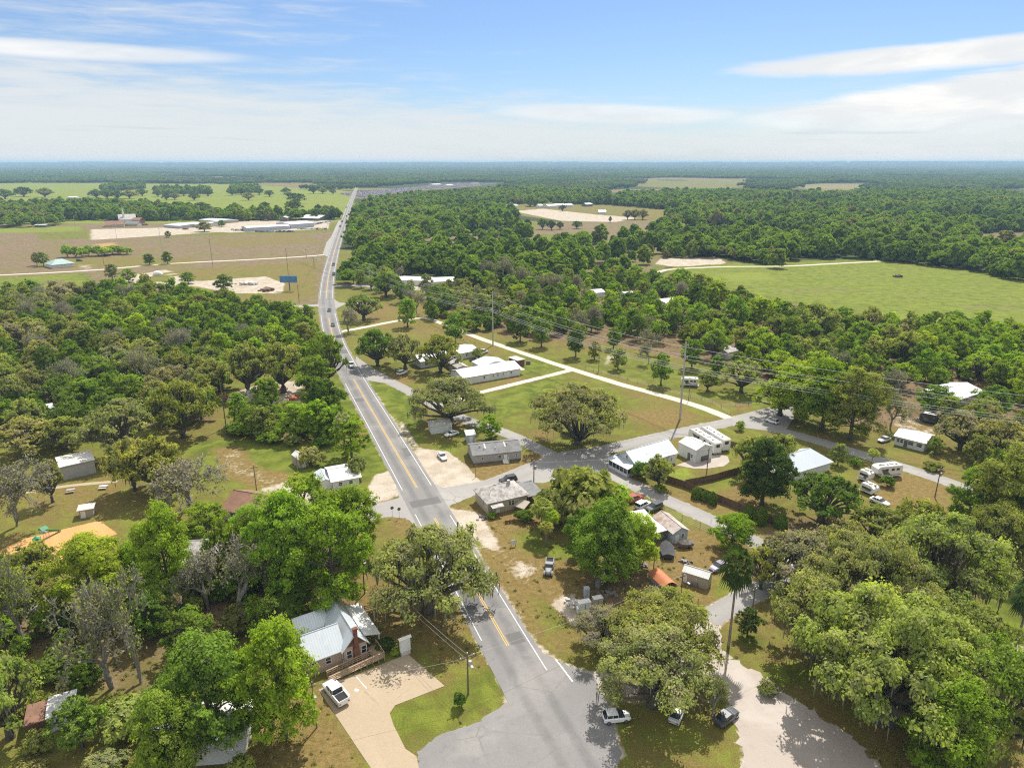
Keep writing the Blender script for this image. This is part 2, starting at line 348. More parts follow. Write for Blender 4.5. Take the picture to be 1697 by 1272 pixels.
class MB:
    """collects shapes and links them as one mesh object"""
    def __init__(s): s.v = []; s.f = []
    def add(s, vs, fs):
        k = len(s.v); s.v += [tuple(v) for v in vs]; s.f += [tuple(i + k for i in f) for f in fs]; return s
    def box(s, x0, y0, z0, x1, y1, z1):
        return s.add([(x0, y0, z0), (x1, y0, z0), (x1, y1, z0), (x0, y1, z0), (x0, y0, z1), (x1, y0, z1), (x1, y1, z1), (x0, y1, z1)],
                     [(0, 3, 2, 1), (4, 5, 6, 7), (0, 1, 5, 4), (1, 2, 6, 5), (2, 3, 7, 6), (3, 0, 4, 7)])
    def prism(s, poly, axis, a, b):
        """poly extruded along axis 0/1/2 from a to b"""
        def mk(p, t):
            return (t, p[0], p[1]) if axis == 0 else (p[0], t, p[1]) if axis == 1 else (p[0], p[1], t)
        n = len(poly)
        return s.add([mk(p, a) for p in poly] + [mk(p, b) for p in poly], [tuple(range(n)), tuple(range(2 * n - 1, n - 1, -1))] + [(i, i + n, (i + 1) % n + n, (i + 1) % n) for i in range(n)])
    def slab(s, q, t):
        """four corners with a thickness straight down"""
        return s.add([tuple(p) for p in q] + [(p[0], p[1], p[2] - t) for p in q], [(0, 1, 2, 3), (7, 6, 5, 4), (0, 4, 5, 1), (1, 5, 6, 2), (2, 6, 7, 3), (3, 7, 4, 0)])
    def tube(s, pts, rad, n=6, caps=True):
        pts = [Vector(p) for p in pts]; k = len(s.v); rings = len(pts)
        if not isinstance(rad, (list, tuple)): rad = [rad] * rings
        up = Vector((0.0, 0.0, 1.0))
        for i, p in enumerate(pts):
            d = (pts[min(i + 1, rings - 1)] - pts[max(i - 1, 0)]).normalized()
            a = d.cross(up)
            if a.length < 0.05: a = d.cross(Vector((1, 0, 0)))
            a.normalize(); b = d.cross(a)
            for j in range(n):
                t = 2 * math.pi * j / n
                q = p + (a * math.cos(t) + b * math.sin(t)) * rad[i]
                s.v.append((q.x, q.y, q.z))
        for i in range(rings - 1):
            for j in range(n):
                s.f.append((k + i * n + j, k + i * n + (j + 1) % n, k + (i + 1) * n + (j + 1) % n, k + (i + 1) * n + j))
        if caps:
            s.f.append(tuple(k + j for j in reversed(range(n)))); s.f.append(tuple(k + (rings - 1) * n + j for j in range(n)))
        return s
    def cyl(s, c, r, axis, h, n=14, r2=None):
        d = [0, 0, 0]; d[axis] = h
        return s.tube([c, (c[0] + d[0], c[1] + d[1], c[2] + d[2])], [r, r if r2 is None else r2], n)
    def loft(s, rings, caps=True):
        k = len(s.v); n = len(rings[0])
        for r in rings: s.v += [tuple(p) for p in r]
        for i in range(len(rings) - 1):
            for j in range(n):
                s.f.append((k + i * n + j, k + i * n + (j + 1) % n, k + (i + 1) * n + (j + 1) % n, k + (i + 1) * n + j))
        if caps:
            s.f.append(tuple(k + j for j in reversed(range(n)))); s.f.append(tuple(k + (len(rings) - 1) * n + j for j in range(n)))
        return s
    def mesh(s, name, mat, smooth=False):
        me = bpy.data.meshes.new(name); me.from_pydata(s.v, [], s.f); me.materials.append(MATS[mat] if isinstance(mat, str) else mat)
        if smooth: me.polygons.foreach_set('use_smooth', [True] * len(me.polygons))
        me.update(); return me
    def build(s, name, mat, parent=None, loc=None, rz=0.0, color=None, smooth=False):
        return put(name, s.mesh(name, mat, smooth), parent, loc, rz, color)

def recalc(me):
    import bmesh
    b = bmesh.new(); b.from_mesh(me); bmesh.ops.recalc_face_normals(b, faces=b.faces); b.to_mesh(me); b.free(); return me

def spline(pts, step=2.0):
    """Catmull-Rom through ground points, resampled"""
    p = [Vector((q[0], q[1], 0)) for q in pts]; p = [p[0] * 2 - p[1]] + p + [p[-1] * 2 - p[-2]]; out = []
    for i in range(1, len(p) - 2):
        n = max(2, int((p[i + 1] - p[i]).length / step))
        for k in range(n):
            t = k / n; a, b, c, d = p[i - 1], p[i], p[i + 1], p[i + 2]
            out.append(0.5 * ((2 * b) + (c - a) * t + (2 * a - 5 * b + 4 * c - d) * t * t + (3 * b - a - 3 * c + d) * t ** 3))
    out.append(p[-2]); return out

def strip(name, line, w0, w1, z, mat, rag=0.0, kind='structure', label=None, cat=None, seed=1):
    """a sheet along a line from offset w0 to w1 (metres, to the right of travel positive)"""
    rnd = random.Random(seed); vs = []; fs = []; us = []; L = 0.0; n = len(line)
    f0 = w0 if callable(w0) else (lambda t: w0); f1 = w1 if callable(w1) else (lambda t: w1)
    ra = rb = 0.0
    for i, p in enumerate(line):
        d = (line[min(i + 1, n - 1)] - line[max(i - 1, 0)]); d.z = 0; d.normalize(); s = Vector((d.y, -d.x, 0)); t = i / (n - 1)
        if i: L += (p - line[i - 1]).length
        ra = ra * 0.6 + rnd.uniform(-rag, rag) * 0.7; rb = rb * 0.6 + rnd.uniform(-rag, rag) * 0.7
        for off in (f0(t) + ra, f0(t) + (f1(t) - f0(t)) / 2, f1(t) + rb):
            q = p + s * off; vs.append((q.x, q.y, z)); us.append((off, L))
    for i in range(n - 1):
        for j in (0, 1):
            a = i * 3 + j; fs.append((a, a + 1, a + 4, a + 3))
    me = bpy.data.meshes.new(name); me.from_pydata(vs, [], fs); me.materials.append(MATS[mat])
    ul = me.uv_layers.new(name='UVMap')
    for lp in me.loops: ul.data[lp.index].uv = us[lp.vertex_index]
    me.update(); o = put(name, me); tag(o, label, cat, None, kind)
    if me.polygons and me.polygons[0].normal.z < 0: me.flip_normals()
    return o

def sheet(name, pts, z, mat, kind='structure', rag=0.0, seed=3):
    """a flat polygon from ground points"""
    rnd = random.Random(seed); q = []
    n = len(pts)
    for i in range(n):
        a = Vector((pts[i][0], pts[i][1], 0)); b = Vector((pts[(i + 1) % n][0], pts[(i + 1) % n][1], 0))
        q.append(a)
        if rag:
            k = int((b - a).length / 0.6)
            for j in range(1, k):
                m = a.lerp(b, j / k); q.append(m + Vector((rnd.uniform(-rag, rag), rnd.uniform(-rag, rag), 0)))
    tri = tessellate_polygon([q]); me = bpy.data.meshes.new(name)
    me.from_pydata([(p.x, p.y, z) for p in q], [], [tuple(t) for t in tri]); me.materials.append(MATS[mat])
    ul = me.uv_layers.new(name='UVMap')
    for lp in me.loops: ul.data[lp.index].uv = (9.0, me.vertices[lp.vertex_index].co.y)
    me.update()
    import bmesh
    b = bmesh.new(); b.from_mesh(me)
    for f in b.faces:
        f.normal_update()
        if f.normal.z < 0: f.normal_flip()
    b.to_mesh(me); b.free()
    return tag(put(name, me), kind=kind)

def PX(lst): return [P(x, y) for x, y in lst]

# ------------------------------------------------------------------ roads and ground
L_MAIN = spline(PX([(600, 292), (592, 309), (581, 336), (573, 359), (565, 382), (557, 407), (549, 437), (544, 460), (541, 490), (541.5, 505), (544.5, 525), (550, 550), (558, 574), (571, 600), (586, 628), (638, 717), (691, 808), (767, 939), (842, 1070), (930, 1222), (985, 1316)]), 3.0)
L_STA = spline(PX([(640, 843), (700, 832), (760, 816), (800, 806), (850, 789), (900, 768), (980, 750), (1100, 722), (1200, 701), (1270, 686), (1305, 676), (1330, 662)]), 2.0)
L_STA_LEFT = spline(PX([(560, 862), (600, 851), (650, 841), (690, 834)]), 2.0)
L_STR = spline(PX([(1225, 698), (1262, 706), (1343, 727), (1444, 758), (1510, 778), (1578, 801), (1660, 835), (1760, 880)]), 2.0)
L_STB = spline(PX([(992, 762), (1010, 783), (1050, 803), (1093, 823), (1192, 868), (1250, 897), (1330, 940)]), 2.0)
L_STC = spline(PX([(575, 606), (604, 613), (640, 629), (690, 654), (760, 690), (840, 718), (882, 738), (930, 762)]), 2.0)
L_LOW = spline(PX([(1340, 925), (1300, 950), (1262, 975), (1215, 1000), (1172, 1026)]), 1.5)
L_GRAV = spline(PX([(1010, 1130), (1120, 1120), (1215, 1130), (1290, 1165), (1360, 1225), (1430, 1300)]), 1.5)
L_DIRT = spline(PX([(560, 550), (600, 543), (656, 532), (700, 527), (730, 535), (786, 557), (840, 576), (946, 611), (1027, 636), (1144, 669), (1222, 698)]), 3.0)
L_BR = spline(PX([(946, 613), (890, 627), (840, 639), (790, 652), (760, 664)]), 2.0)
L_FAR = spline(PX([(-220, 470), (-60, 460), (0, 456), (150, 448), (280, 437), (420, 430), (505, 425), (550, 421)]), 4.0)
L_RF = spline(PX([(1090, 451), (1115, 446), (1200, 442), (1300, 441), (1380, 437), (1457, 433)]), 4.0)
L_X1 = spline(PX([(470, 508), (505, 507), (540, 505), (590, 502), (620, 500)]), 2.0)
L_SHOP = spline(PX([(556, 474), (600, 473), (640, 474), (690, 470)]), 3.0)
L_RIGHT2 = spline(PX([(1600, 1040), (1660, 1066), (1720, 1092), (1800, 1125)]), 2.0)
L_PATH = spline(PX([(20, 820), (51, 814), (120, 804), (195, 797)]), 2.0)
ROADS = [(L_MAIN, 4.6), (L_STA, 2.9), (L_STA_LEFT, 3.6), (L_STR, 2.6), (L_STB, 2.4), (L_STC, 2.4), (L_LOW, 2.3), (L_GRAV, 2.0), (L_DIRT, 1.7), (L_BR, 1.4), (L_FAR, 2.2), (L_RF, 1.8), (L_X1, 3.0), (L_RIGHT2, 1.9)]

def gaxis(segs):
    out = [segs[0][0]]
    for a, b, st in segs:
        n = max(1, int(round((b - a) / st)))
        out += [a + (b - a) * (i + 1) / n for i in range(n)]
    return np.array(out)
gx = gaxis([(-20000, -6000, 700), (-6000, -1800, 300), (-1800, -600, 24), (-600, -240, 8), (-240, -130, 3), (-130, 130, 1.0), (130, 300, 2.5), (300, 800, 9), (800, 1800, 24), (1800, 6000, 300), (6000, 20000, 700)])
gy = gaxis([(-400, 40, 40), (40, 190, 1.0), (190, 330, 1.6), (330, 520, 4), (520, 1000, 8), (1000, 2600, 20), (2600, 6000, 200), (6000, 16400, 400)])
GX, GY = np.meshgrid(gx, gy); gp = np.stack([GX.ravel(), GY.ravel()], 1)
CH = {k: np.zeros(len(gp)) for k in ('sand', 'green', 'brown', 'scrub', 'lush', 'orange', 'forest')}
CH['green'][:] = 0.55
def seg_dist(pts, a, b):
    d = b - a; L = max(float(d @ d), 1e-9)
    t = np.clip(((pts - a) @ d) / L, 0, 1)
    q = pts - (a + t[:, None] * d)
    return np.sqrt((q * q).sum(1))
def poly_mask(poly, soft):
    q = np.array([(p[0], p[1]) for p in poly]); lo = q.min(0) - soft - 1; hi = q.max(0) + soft + 1
    idx = np.nonzero((gp[:, 0] > lo[0]) & (gp[:, 0] < hi[0]) & (gp[:, 1] > lo[1]) & (gp[:, 1] < hi[1]))[0]
    p = gp[idx]; ins = np.zeros(len(p), bool); dist = np.full(len(p), 1e9); n = len(q)
    for i in range(n):
        a, b = q[i], q[(i + 1) % n]
        c = ((a[1] > p[:, 1]) != (b[1] > p[:, 1]))
        with np.errstate(divide='ignore', invalid='ignore'):
            xi = (b[0] - a[0]) * (p[:, 1] - a[1]) / (b[1] - a[1] + 1e-12) + a[0]
        ins ^= c & (p[:, 0] < xi)
        dist = np.minimum(dist, seg_dist(p, a, b))
    sd = np.where(ins, dist, -dist)
    return idx, np.clip(sd / soft * 0.5 + 0.5, 0, 1)
def paint(px, soft=2.0, **ch):
    idx, m = poly_mask(PX(px), soft)
    for k, v in ch.items(): CH[k][idx] = CH[k][idx] * (1 - m) + v * m
def paint_line(line, half, soft=1.0, **ch):
    q = np.array([(p[0], p[1]) for p in line]); r = half + soft
    lo = q.min(0) - r; hi = q.max(0) + r
    idx = np.nonzero((gp[:, 0] > lo[0]) & (gp[:, 0] < hi[0]) & (gp[:, 1] > lo[1]) & (gp[:, 1] < hi[1]))[0]
    p = gp[idx]; d = np.full(len(p), 1e9)
    for a, b in zip(q[:-1], q[1:]): d = np.minimum(d, seg_dist(p, a, b))
    m = np.clip((half + soft - d) / (2 * soft), 0, 1)
    for k, v in ch.items(): CH[k][idx] = CH[k][idx] * (1 - m) + v * m
def hill(x, y):
    def ss(v, a, b): t = np.clip((v - a) / (b - a), 0, 1); return t * t * (3 - 2 * t)
    w = np.sin(x * .00071 + 1.3) + .6 * np.sin(x * .0019 + y * .0004) + .4 * np.sin(x * .0043 + 2.0)
    return (55 + 6.0 * w) * ss(y, 8500, 15200) + 16 * ss(x, 500, 8500) * ss(y, 9500, 15200)
def gap(x, y, k=1.0):
    """how open the far country is at a point, 0..1 (clearings among the woods)"""
    x = x / k; y = y / k
    v = np.sin(x * .0123 + 1.7 * np.sin(y * .0061 + .5)) + np.sin(y * .0157 + 1.3 * np.sin(x * .0079)) + .7 * np.sin(x * .031 + y * .022) + .5 * np.sin(x * .055 - y * .047 + 1.0)
    return np.clip((v - .60) / .6, 0, 1)
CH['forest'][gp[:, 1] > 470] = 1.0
_m = (gp[:, 1] > 520) & (gp[:, 1] < 1900); _o = gap(gp[:, 0], gp[:, 1]) * _m
CH['forest'] *= 1 - _o; CH['brown'] += _o * .35
_m = gp[:, 1] >= 1900; _o = gap(gp[:, 0], gp[:, 1], 4.0) * _m; CH['forest'] *= 1 - _o; CH['green'] -= _o * .2
paint([(600, 500), (640, 470), (900, 480), (1300, 500), (1900, 640), (1900, 470), (1200, 400), (600, 400)], 6, forest=0.55)
# the open country far off
paint([(-700, 352), (-700, 303), (150, 299), (330, 301), (590, 318), (583, 336), (562, 368), (-700, 376)], 6, forest=0, lush=0.95)
paint([(100, 292), (180, 292), (180, 296), (100, 296)], 8, forest=0, green=.9)
paint([(-700, 520), (-700, 374), (562, 369), (545, 455), (538, 505), (-100, 520)], 6, forest=0, scrub=1, lush=0)
paint([(-300, 495), (-300, 466), (0, 460), (145, 452), (165, 480), (60, 494)], 4, scrub=0, lush=.55, green=.9)
paint([(60, 445), (330, 440), (330, 428), (200, 425), (60, 432)], 5, scrub=.25, green=.45)
paint([(270, 448), (530, 432), (528, 490), (420, 512), (300, 500)], 4, scrub=.35, green=.45)
paint([(60, 398), (560, 385), (560, 372), (60, 384)], 6, scrub=.2, green=.6)
paint([(150, 398), (420, 381), (420, 374), (150, 380)], 4, sand=.95, scrub=0)
paint([(-60, 388), (140, 384), (140, 374), (-60, 376)], 5, lush=.7, scrub=0)
paint([(370, 386), (545, 380), (548, 364), (370, 366)], 4, sand=.85, scrub=0)
paint([(140, 405), (200, 400), (210, 408), (150, 412)], 5, orange=.5)
paint([(205, 464), (225, 455), (280, 446), (300, 460), (330, 466), (440, 458), (472, 470), (468, 486), (390, 486), (320, 474), (230, 475)], 2.5, sand=1, scrub=0)
paint([(228, 462), (278, 450), (296, 464), (240, 470)], 2, sand=.25, brown=.3)
paint([(125, 440), (150, 436), (160, 446), (135, 450)], 2, sand=.6)
paint([(70, 466), (105, 463), (110, 472), (80, 476)], 2, brown=.9)
paint([(1090, 470), (1120, 446), (1210, 436), (1460, 430), (1560, 440), (1900, 500), (1900, 590), (1560, 540), (1300, 500), (1180, 472)], 5, forest=0, green=.9, lush=.55, brown=0)
paint([(835, 342), (1000, 338), (1150, 350), (1110, 366), (960, 370), (850, 356)], 6, forest=0, green=.45)
paint([(850, 350), (900, 346), (990, 356), (1060, 361), (1020, 368), (930, 366)], 5, sand=1, forest=0)
paint([(900, 368), (1110, 364), (1090, 380), (1010, 398), (960, 424), (890, 418), (870, 385)], 6, forest=0, scrub=.9)
paint([(880, 390), (1000, 384), (990, 402), (900, 404)], 4, scrub=.1, green=.75)
paint([(690, 392), (850, 378), (875, 410), (700, 420)], 5, forest=0, scrub=.8)
paint([(870, 402), (1000, 396), (1090, 388), (1105, 425), (1085, 452), (1000, 458), (900, 452), (850, 428)], 6, forest=0, scrub=.55, green=.7)
paint([(1015, 307), (1060, 299), (1260, 300), (1250, 311), (1130, 313)], 15, forest=0, green=.55)
paint([(1270, 313), (1330, 304), (1450, 303), (1430, 313)], 15, forest=0, sand=.42)
paint([(1560, 312), (1900, 302), (1900, 316)], 15, forest=0, green=.6)
paint([(560, 322), (760, 303), (830, 305), (700, 316), (600, 330)], 10, forest=0, scrub=1)
paint([(1095, 428), (1190, 426), (1205, 437), (1120, 442), (1085, 438)], 3, sand=1, forest=0)
paint([(1600, 388), (1750, 382), (1750, 414), (1630, 414)], 5, forest=0, brown=.6, scrub=.8)
paint([(920, 296), (935, 289), (940, 290), (930, 299)], 10, forest=0, lush=.8)
paint([(590, 500), (760, 500), (800, 560), (830, 580), (620, 545)], 3, brown=.35, green=.4, forest=0)
# wood floor
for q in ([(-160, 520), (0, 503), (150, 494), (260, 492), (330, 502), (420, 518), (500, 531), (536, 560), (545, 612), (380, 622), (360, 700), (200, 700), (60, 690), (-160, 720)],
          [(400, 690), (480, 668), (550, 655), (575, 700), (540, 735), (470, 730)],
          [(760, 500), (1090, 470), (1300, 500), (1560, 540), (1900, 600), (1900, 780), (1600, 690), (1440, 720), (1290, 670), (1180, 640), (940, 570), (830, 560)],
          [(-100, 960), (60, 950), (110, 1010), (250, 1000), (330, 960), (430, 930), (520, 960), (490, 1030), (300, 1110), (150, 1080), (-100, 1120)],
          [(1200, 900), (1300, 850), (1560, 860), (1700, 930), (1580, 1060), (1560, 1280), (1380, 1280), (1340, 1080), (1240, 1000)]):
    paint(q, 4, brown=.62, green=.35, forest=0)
# yards and verges
paint([(560, 620), (610, 700), (640, 770), (600, 790), (545, 770), (555, 690)], 3, green=.95, lush=.3)
paint([(612, 628), (650, 635), (690, 665), (690, 700), (690, 730), (655, 690)], 3, green=.9)
paint([(330, 730), (480, 735), (560, 770), (540, 800), (430, 812), (330, 790)], 3, green=.85, lush=.15, brown=0)
paint([(800, 655), (940, 618), (1190, 690), (1090, 718), (900, 748), (845, 715)], 3, green=.56)
paint([(800, 655), (880, 632), (940, 620), (900, 660), (830, 690)], 4, green=.75)
paint([(940, 600), (1130, 650), (1300, 680), (1290, 640), (1150, 600), (1000, 570)], 3, green=.62, brown=.10)
paint([(1010, 780), (1090, 790), (1250, 850), (1330, 860), (1300, 910), (1180, 860), (1060, 802)], 2, green=.35)
paint([(1130, 830), (1190, 820), (1260, 790), (1270, 840), (1240, 850)], 2, green=.15)
paint([(1085, 790), (1140, 770), (1150, 790), (1130, 800)], 1.5, lush=.95)
paint([(1440, 770), (1580, 805), (1560, 850), (1470, 840), (1440, 810)], 2, green=.12)
paint([(1440, 740), (1560, 765), (1600, 800), (1520, 770)], 2, green=.35)
paint([(0, 820), (200, 800), (260, 850), (200, 880), (100, 870), (0, 890)], 3, green=.45, brown=0)
paint([(770, 770), (900, 750), (900, 765), (860, 782), (800, 800), (780, 790)], 2, green=.2, brown=.1)
paint([(760, 840), (850, 850), (900, 860), (930, 890), (940, 960), (1010, 950), (1190, 1000), (1080, 1040), (960, 1060), (900, 1070), (840, 1000), (790, 920)], 3, green=.06, brown=.34, sand=.20)
paint([(850, 880), (900, 875), (920, 920), (870, 915)], 3, green=.75)
paint([(880, 985), (930, 1000), (960, 1050), (900, 1060)], 3, green=.7)
paint([(980, 950), (1090, 930), (1110, 980), (1000, 1010), (970, 980)], 3, brown=.9)
paint([(1060, 870), (1180, 890), (1190, 940), (1170, 985), (1060, 960)], 2, green=.12, brown=.40, sand=.12)
paint([(560, 940), (640, 950), (690, 1010), (640, 1060), (560, 1010)], 3, green=.15, brown=.30)
paint([(640, 980), (780, 1000), (830, 1110), (700, 1080), (640, 1030)], 3, green=.35, brown=.35)
paint([(660, 1172), (735, 1140), (825, 1100), (832, 1130), (800, 1180), (740, 1215), (670, 1240), (645, 1190)], 1.5, green=.72)
paint([(400, 1150), (530, 1145), (560, 1200), (600, 1280), (400, 1280)], 2, green=.2, brown=.2)
paint([(100, 1000), (260, 1060), (300, 1150), (180, 1180), (80, 1130)], 4, green=.5, brown=.55)
paint([(1240, 1000), (1180, 1060), (1230, 1110), (1370, 1200), (1450, 1280), (1500, 1200), (1330, 1080)], 3, green=.35, brown=.05)
paint([(1600, 960), (1800, 1000), (1800, 1180), (1640, 1080)], 3, green=.8, lush=.35, brown=0)
paint([(1480, 680), (1560, 690), (1600, 720), (1520, 720), (1470, 705)], 2, green=.05, sand=.45)
# sand, gravel and bare lots
paint([(697, 742), (742, 748), (775, 772), (798, 800), (745, 812), (715, 800), (690, 755)], 1.2, sand=1)
paint([(652, 688), (672, 700), (700, 745), (690, 750), (668, 716)], 1.0, sand=.62)
paint([(622, 786), (650, 780), (668, 815), (645, 828), (608, 836), (612, 805)], 1.5, sand=.95)
paint([(742, 842), (790, 848), (812, 880), (832, 915), (800, 905), (765, 880)], 1.5, sand=.95)
paint([(835, 918), (860, 925), (900, 935), (880, 960), (850, 960)], 2, sand=.55)
paint([(910, 998), (950, 982), (968, 1008), (1004, 1030), (960, 1038), (930, 1016)], 1.0, sand=.9)
paint([(385, 650), (440, 632), (505, 630), (500, 668), (430, 682)], 2, sand=.75, brown=.4)
paint([(350, 742), (400, 738), (430, 775), (520, 795), (520, 812), (440, 815), (370, 785)], 2.0, sand=.36, green=.1)
paint([(470, 800), (540, 815), (640, 840), (600, 860), (430, 850), (430, 812)], 1.5, sand=.85)
paint([(0, 912), (40, 892), (165, 862), (195, 884), (130, 905), (100, 930), (20, 945), (-40, 940)], 0.8, orange=1, green=.3)
paint([(990, 620), (1000, 590), (1030, 575), (1040, 585), (1020, 600)], 2, sand=.5)
paint([(1150, 1034), (1190, 1032), (1197, 1078), (1240, 1108), (1310, 1153), (1400, 1212), (1480, 1290), (1230, 1310), (1222, 1205), (1200, 1155), (1150, 1128)], 1.4, sand=.8)
paint([(1010, 1110), (1120, 1100), (1190, 1090), (1190, 1180), (1000, 1180)], 2, brown=.5, sand=.45)
paint([(700, 583), (800, 560), (810, 585), (700, 612)], 2, green=.5)
paint([(600, 470), (700, 462), (720, 480), (620, 482)], 2, sand=.8, forest=0)
paint([(1180, 1030), (1240, 990), (1262, 985), (1200, 1040)], 1, green=.1)
rs = random.Random(11)
for q, k in (([(1250, 478), (1400, 470), (1440, 484), (1300, 492)], dict(scrub=.42)), ([(1560, 500), (1680, 505), (1740, 520), (1600, 514)], dict(scrub=.45)), ([(1330, 455), (1420, 450), (1430, 458), (1340, 463)], dict(scrub=.36)), ([(1450, 520), (1560, 525), (1540, 534), (1470, 530)], dict(lush=.95)), ([(1200, 455), (1260, 452), (1280, 462), (1220, 466)], dict(lush=.9)),
             ([(1466, 456), (1500, 455), (1512, 462), (1474, 464)], dict(brown=.5)), ([(900, 660), (1000, 650), (1060, 672), (960, 684)], dict(green=.85)), ([(1060, 690), (1120, 682), (1150, 692), (1090, 704)], dict(green=.1, sand=.15)), ([(640, 650), (665, 655), (660, 668), (645, 664)], dict(sand=.5)), ([(860, 600), (920, 598), (930, 612), (870, 622)], dict(green=.9)),
             ([(60, 405), (260, 400), (280, 420), (80, 428)], dict(scrub=.6, green=.15)), ([(330, 395), (520, 388), (540, 402), (360, 412)], dict(scrub=.45, green=.4)), ([(0, 385), (130, 388), (120, 410), (0, 412)], dict(brown=.35))):
    paint(q, 7, **k)
for _ in range(46):                                                   # worn and damp patches of their own on the open ground
    cx_, cy_ = rs.uniform(560, 1650), rs.uniform(580, 1180); r_ = rs.uniform(8, 30)
    paint([(cx_ + r_ * rs.uniform(.7, 1.5) * math.cos(a_), cy_ + r_ * .4 * rs.uniform(.7, 1.4) * math.sin(a_)) for a_ in np.linspace(0, 5.6, 7)], 2.5, green=rs.choice((.05, .15, .85, .95)), **({'sand': .3} if rs.random() < .3 else {}))
paint_line(PX([(852, 1040), (868, 1052), (890, 1072), (930, 1098), (985, 1120), (1008, 1180), (1028, 1250)]), 0.9, 1.0, sand=.75)
paint_line(PX([(838, 1090), (853, 1135), (846, 1155), (822, 1176), (790, 1196), (720, 1222)]), 0.4, .8, sand=.6)
for ln, half in [r for r in ROADS if r[0] is not L_GRAV]:                                                # sandy, trodden edges to every road
    paint_line(ln, half + 0.5, 0.8, sand=.62 if half > 2.0 else .5, brown=0, forest=0)
paint_line(PX([(1030, 714), (1090, 702), (1157, 688)]), 0.5, 1.0, sand=.36)
paint_line(PX([(800, 668), (835, 690), (872, 716)]), 1.0, 1.0, sand=.40)
paint_line(PX([(840, 930), (900, 920), (960, 1010)]), 0.8, 1.5, sand=.38)
for ln_, v_ in (([(905, 985), (880, 1010), (868, 1035)], .38), ([(850, 925), (875, 905), (905, 898), (930, 905)], .42), ([(1000, 800), (1030, 815), (1075, 842)], .5), ([(370, 760), (420, 790), (480, 800)], .5), ([(440, 700), (400, 740), (380, 760)], .45), ([(1060, 905), (1090, 940), (1130, 945), (1190, 950)], .4), ([(560, 960), (600, 1000), (580, 1030)], .36), ([(1215, 1060), (1250, 1110), (1300, 1150)], .35), ([(1480, 700), (1520, 712), (1560, 722)], .5), ([(730, 690), (760, 712), (770, 740)], .38), ([(1130, 655), (1180, 640), (1260, 640)], .36)):
    _l = spline(PX(ln_), 2.0)
    for _s in (-.85, .85): paint_line([p + Vector((_s, 0, 0)) for p in _l], 0.25, .7, sand=v_, brown=.2)
nx, ny = len(gx), len(gy)
ii = np.arange(nx * ny).reshape(ny, nx)
quads = np.stack([ii[:-1, :-1], ii[:-1, 1:], ii[1:, 1:], ii[1:, :-1]], -1).reshape(-1, 4)
def np_mesh(name, co, quads, mat):
    me = bpy.data.meshes.new(name); n = len(quads)
    me.vertices.add(len(co)); me.vertices.foreach_set('co', np.asarray(co, np.float32).ravel())
    me.loops.add(4 * n); me.loops.foreach_set('vertex_index', np.asarray(quads, np.int32).ravel())
    me.polygons.add(n); me.polygons.foreach_set('loop_start', np.arange(0, 4 * n, 4, dtype=np.int32))
    me.materials.append(MATS[mat]); me.update(calc_edges=True); return me
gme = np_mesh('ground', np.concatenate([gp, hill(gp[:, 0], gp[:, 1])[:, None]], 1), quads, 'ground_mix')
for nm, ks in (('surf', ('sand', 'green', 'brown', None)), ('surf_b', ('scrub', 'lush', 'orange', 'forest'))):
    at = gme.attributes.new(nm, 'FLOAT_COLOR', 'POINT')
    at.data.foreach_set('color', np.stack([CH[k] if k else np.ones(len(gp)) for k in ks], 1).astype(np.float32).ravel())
tag(put('ground', gme), kind='structure')

strip('side_street', L_STA, -2.8, 2.8, .020, 'asphalt_old', .12)
strip('side_street', L_STA_LEFT, -3.4, 3.4, .026, 'asphalt_old', .2)
strip('residential_street', L_STR, -2.6, 2.6, .028, 'asphalt_old', .12)
strip('back_street', L_STB, -2.4, 2.4, .016, 'asphalt_old', .10)
strip('motel_street', L_STC, -2.4, 2.4, .012, 'asphalt_old', .12)
strip('back_lane', L_LOW, -2.3, 2.3, .022, 'asphalt_old', .12)
GRV = PX([(1150, 1034), (1190, 1032), (1197, 1078), (1240, 1108), (1310, 1153), (1400, 1212), (1480, 1290), (1230, 1310), (1222, 1205), (1200, 1155), (1150, 1128), (1090, 1138), (1010, 1160), (975, 1118), (1060, 1098), (1135, 1090), (1162, 1062)])
sheet('gravel_road', GRV, .010, 'gravel', rag=.8)
strip('park_lane', spline(PX([(-60, 1040), (40, 1012), (75, 996), (115, 982)]), 1.5), -1.6, 1.6, .020, 'asphalt_old', .1)
strip('dirt_track', L_DIRT, -1.8, 1.8, .014, 'track_dirt', .25)
strip('dirt_path', L_BR, -1.5, 1.5, .008, 'track_dirt', .25)
strip('farm_road', L_FAR, -2.4, 2.4, .020, 'track_dirt', .3)
strip('field_road', L_RF, -2.2, 2.2, .020, 'track_dirt', .3)
strip('cross_street', L_X1, -3.2, 3.2, .020, 'asphalt_old', .2)
strip('shop_drive', L_SHOP, -4.5, 4.5, .020, 'asphalt_old', .3)
strip('park_road', L_RIGHT2, -1.9, 1.9, .020, 'concrete', .05)
strip('footpath', L_PATH, -0.8, 0.8, .020, 'concrete', .03)
strip('main_road', L_MAIN, -4.6, 4.6, .040, 'asphalt', .10)
sheet('turning_lane', PX([(561, 366), (557, 374), (549, 392), (541, 402), (535, 421), (541, 425), (552, 425), (565, 384), (572, 362)]), .032, 'asphalt_old', rag=.2)
sheet('junction_apron', PX([(548, 512), (544, 490), (534, 500), (522, 506), (536, 512), (545, 530), (548, 540)]), .030, 'asphalt_old')
sheet('junction_apron', PX([(532, 500), (541, 486), (560, 500), (572, 504), (556, 512), (554, 530)]), .031, 'asphalt_old')
sheet('junction_apron', PX([(590, 590), (612, 606), (640, 622), (650, 636), (632, 634), (608, 630), (590, 622)]), .033, 'asphalt_old')
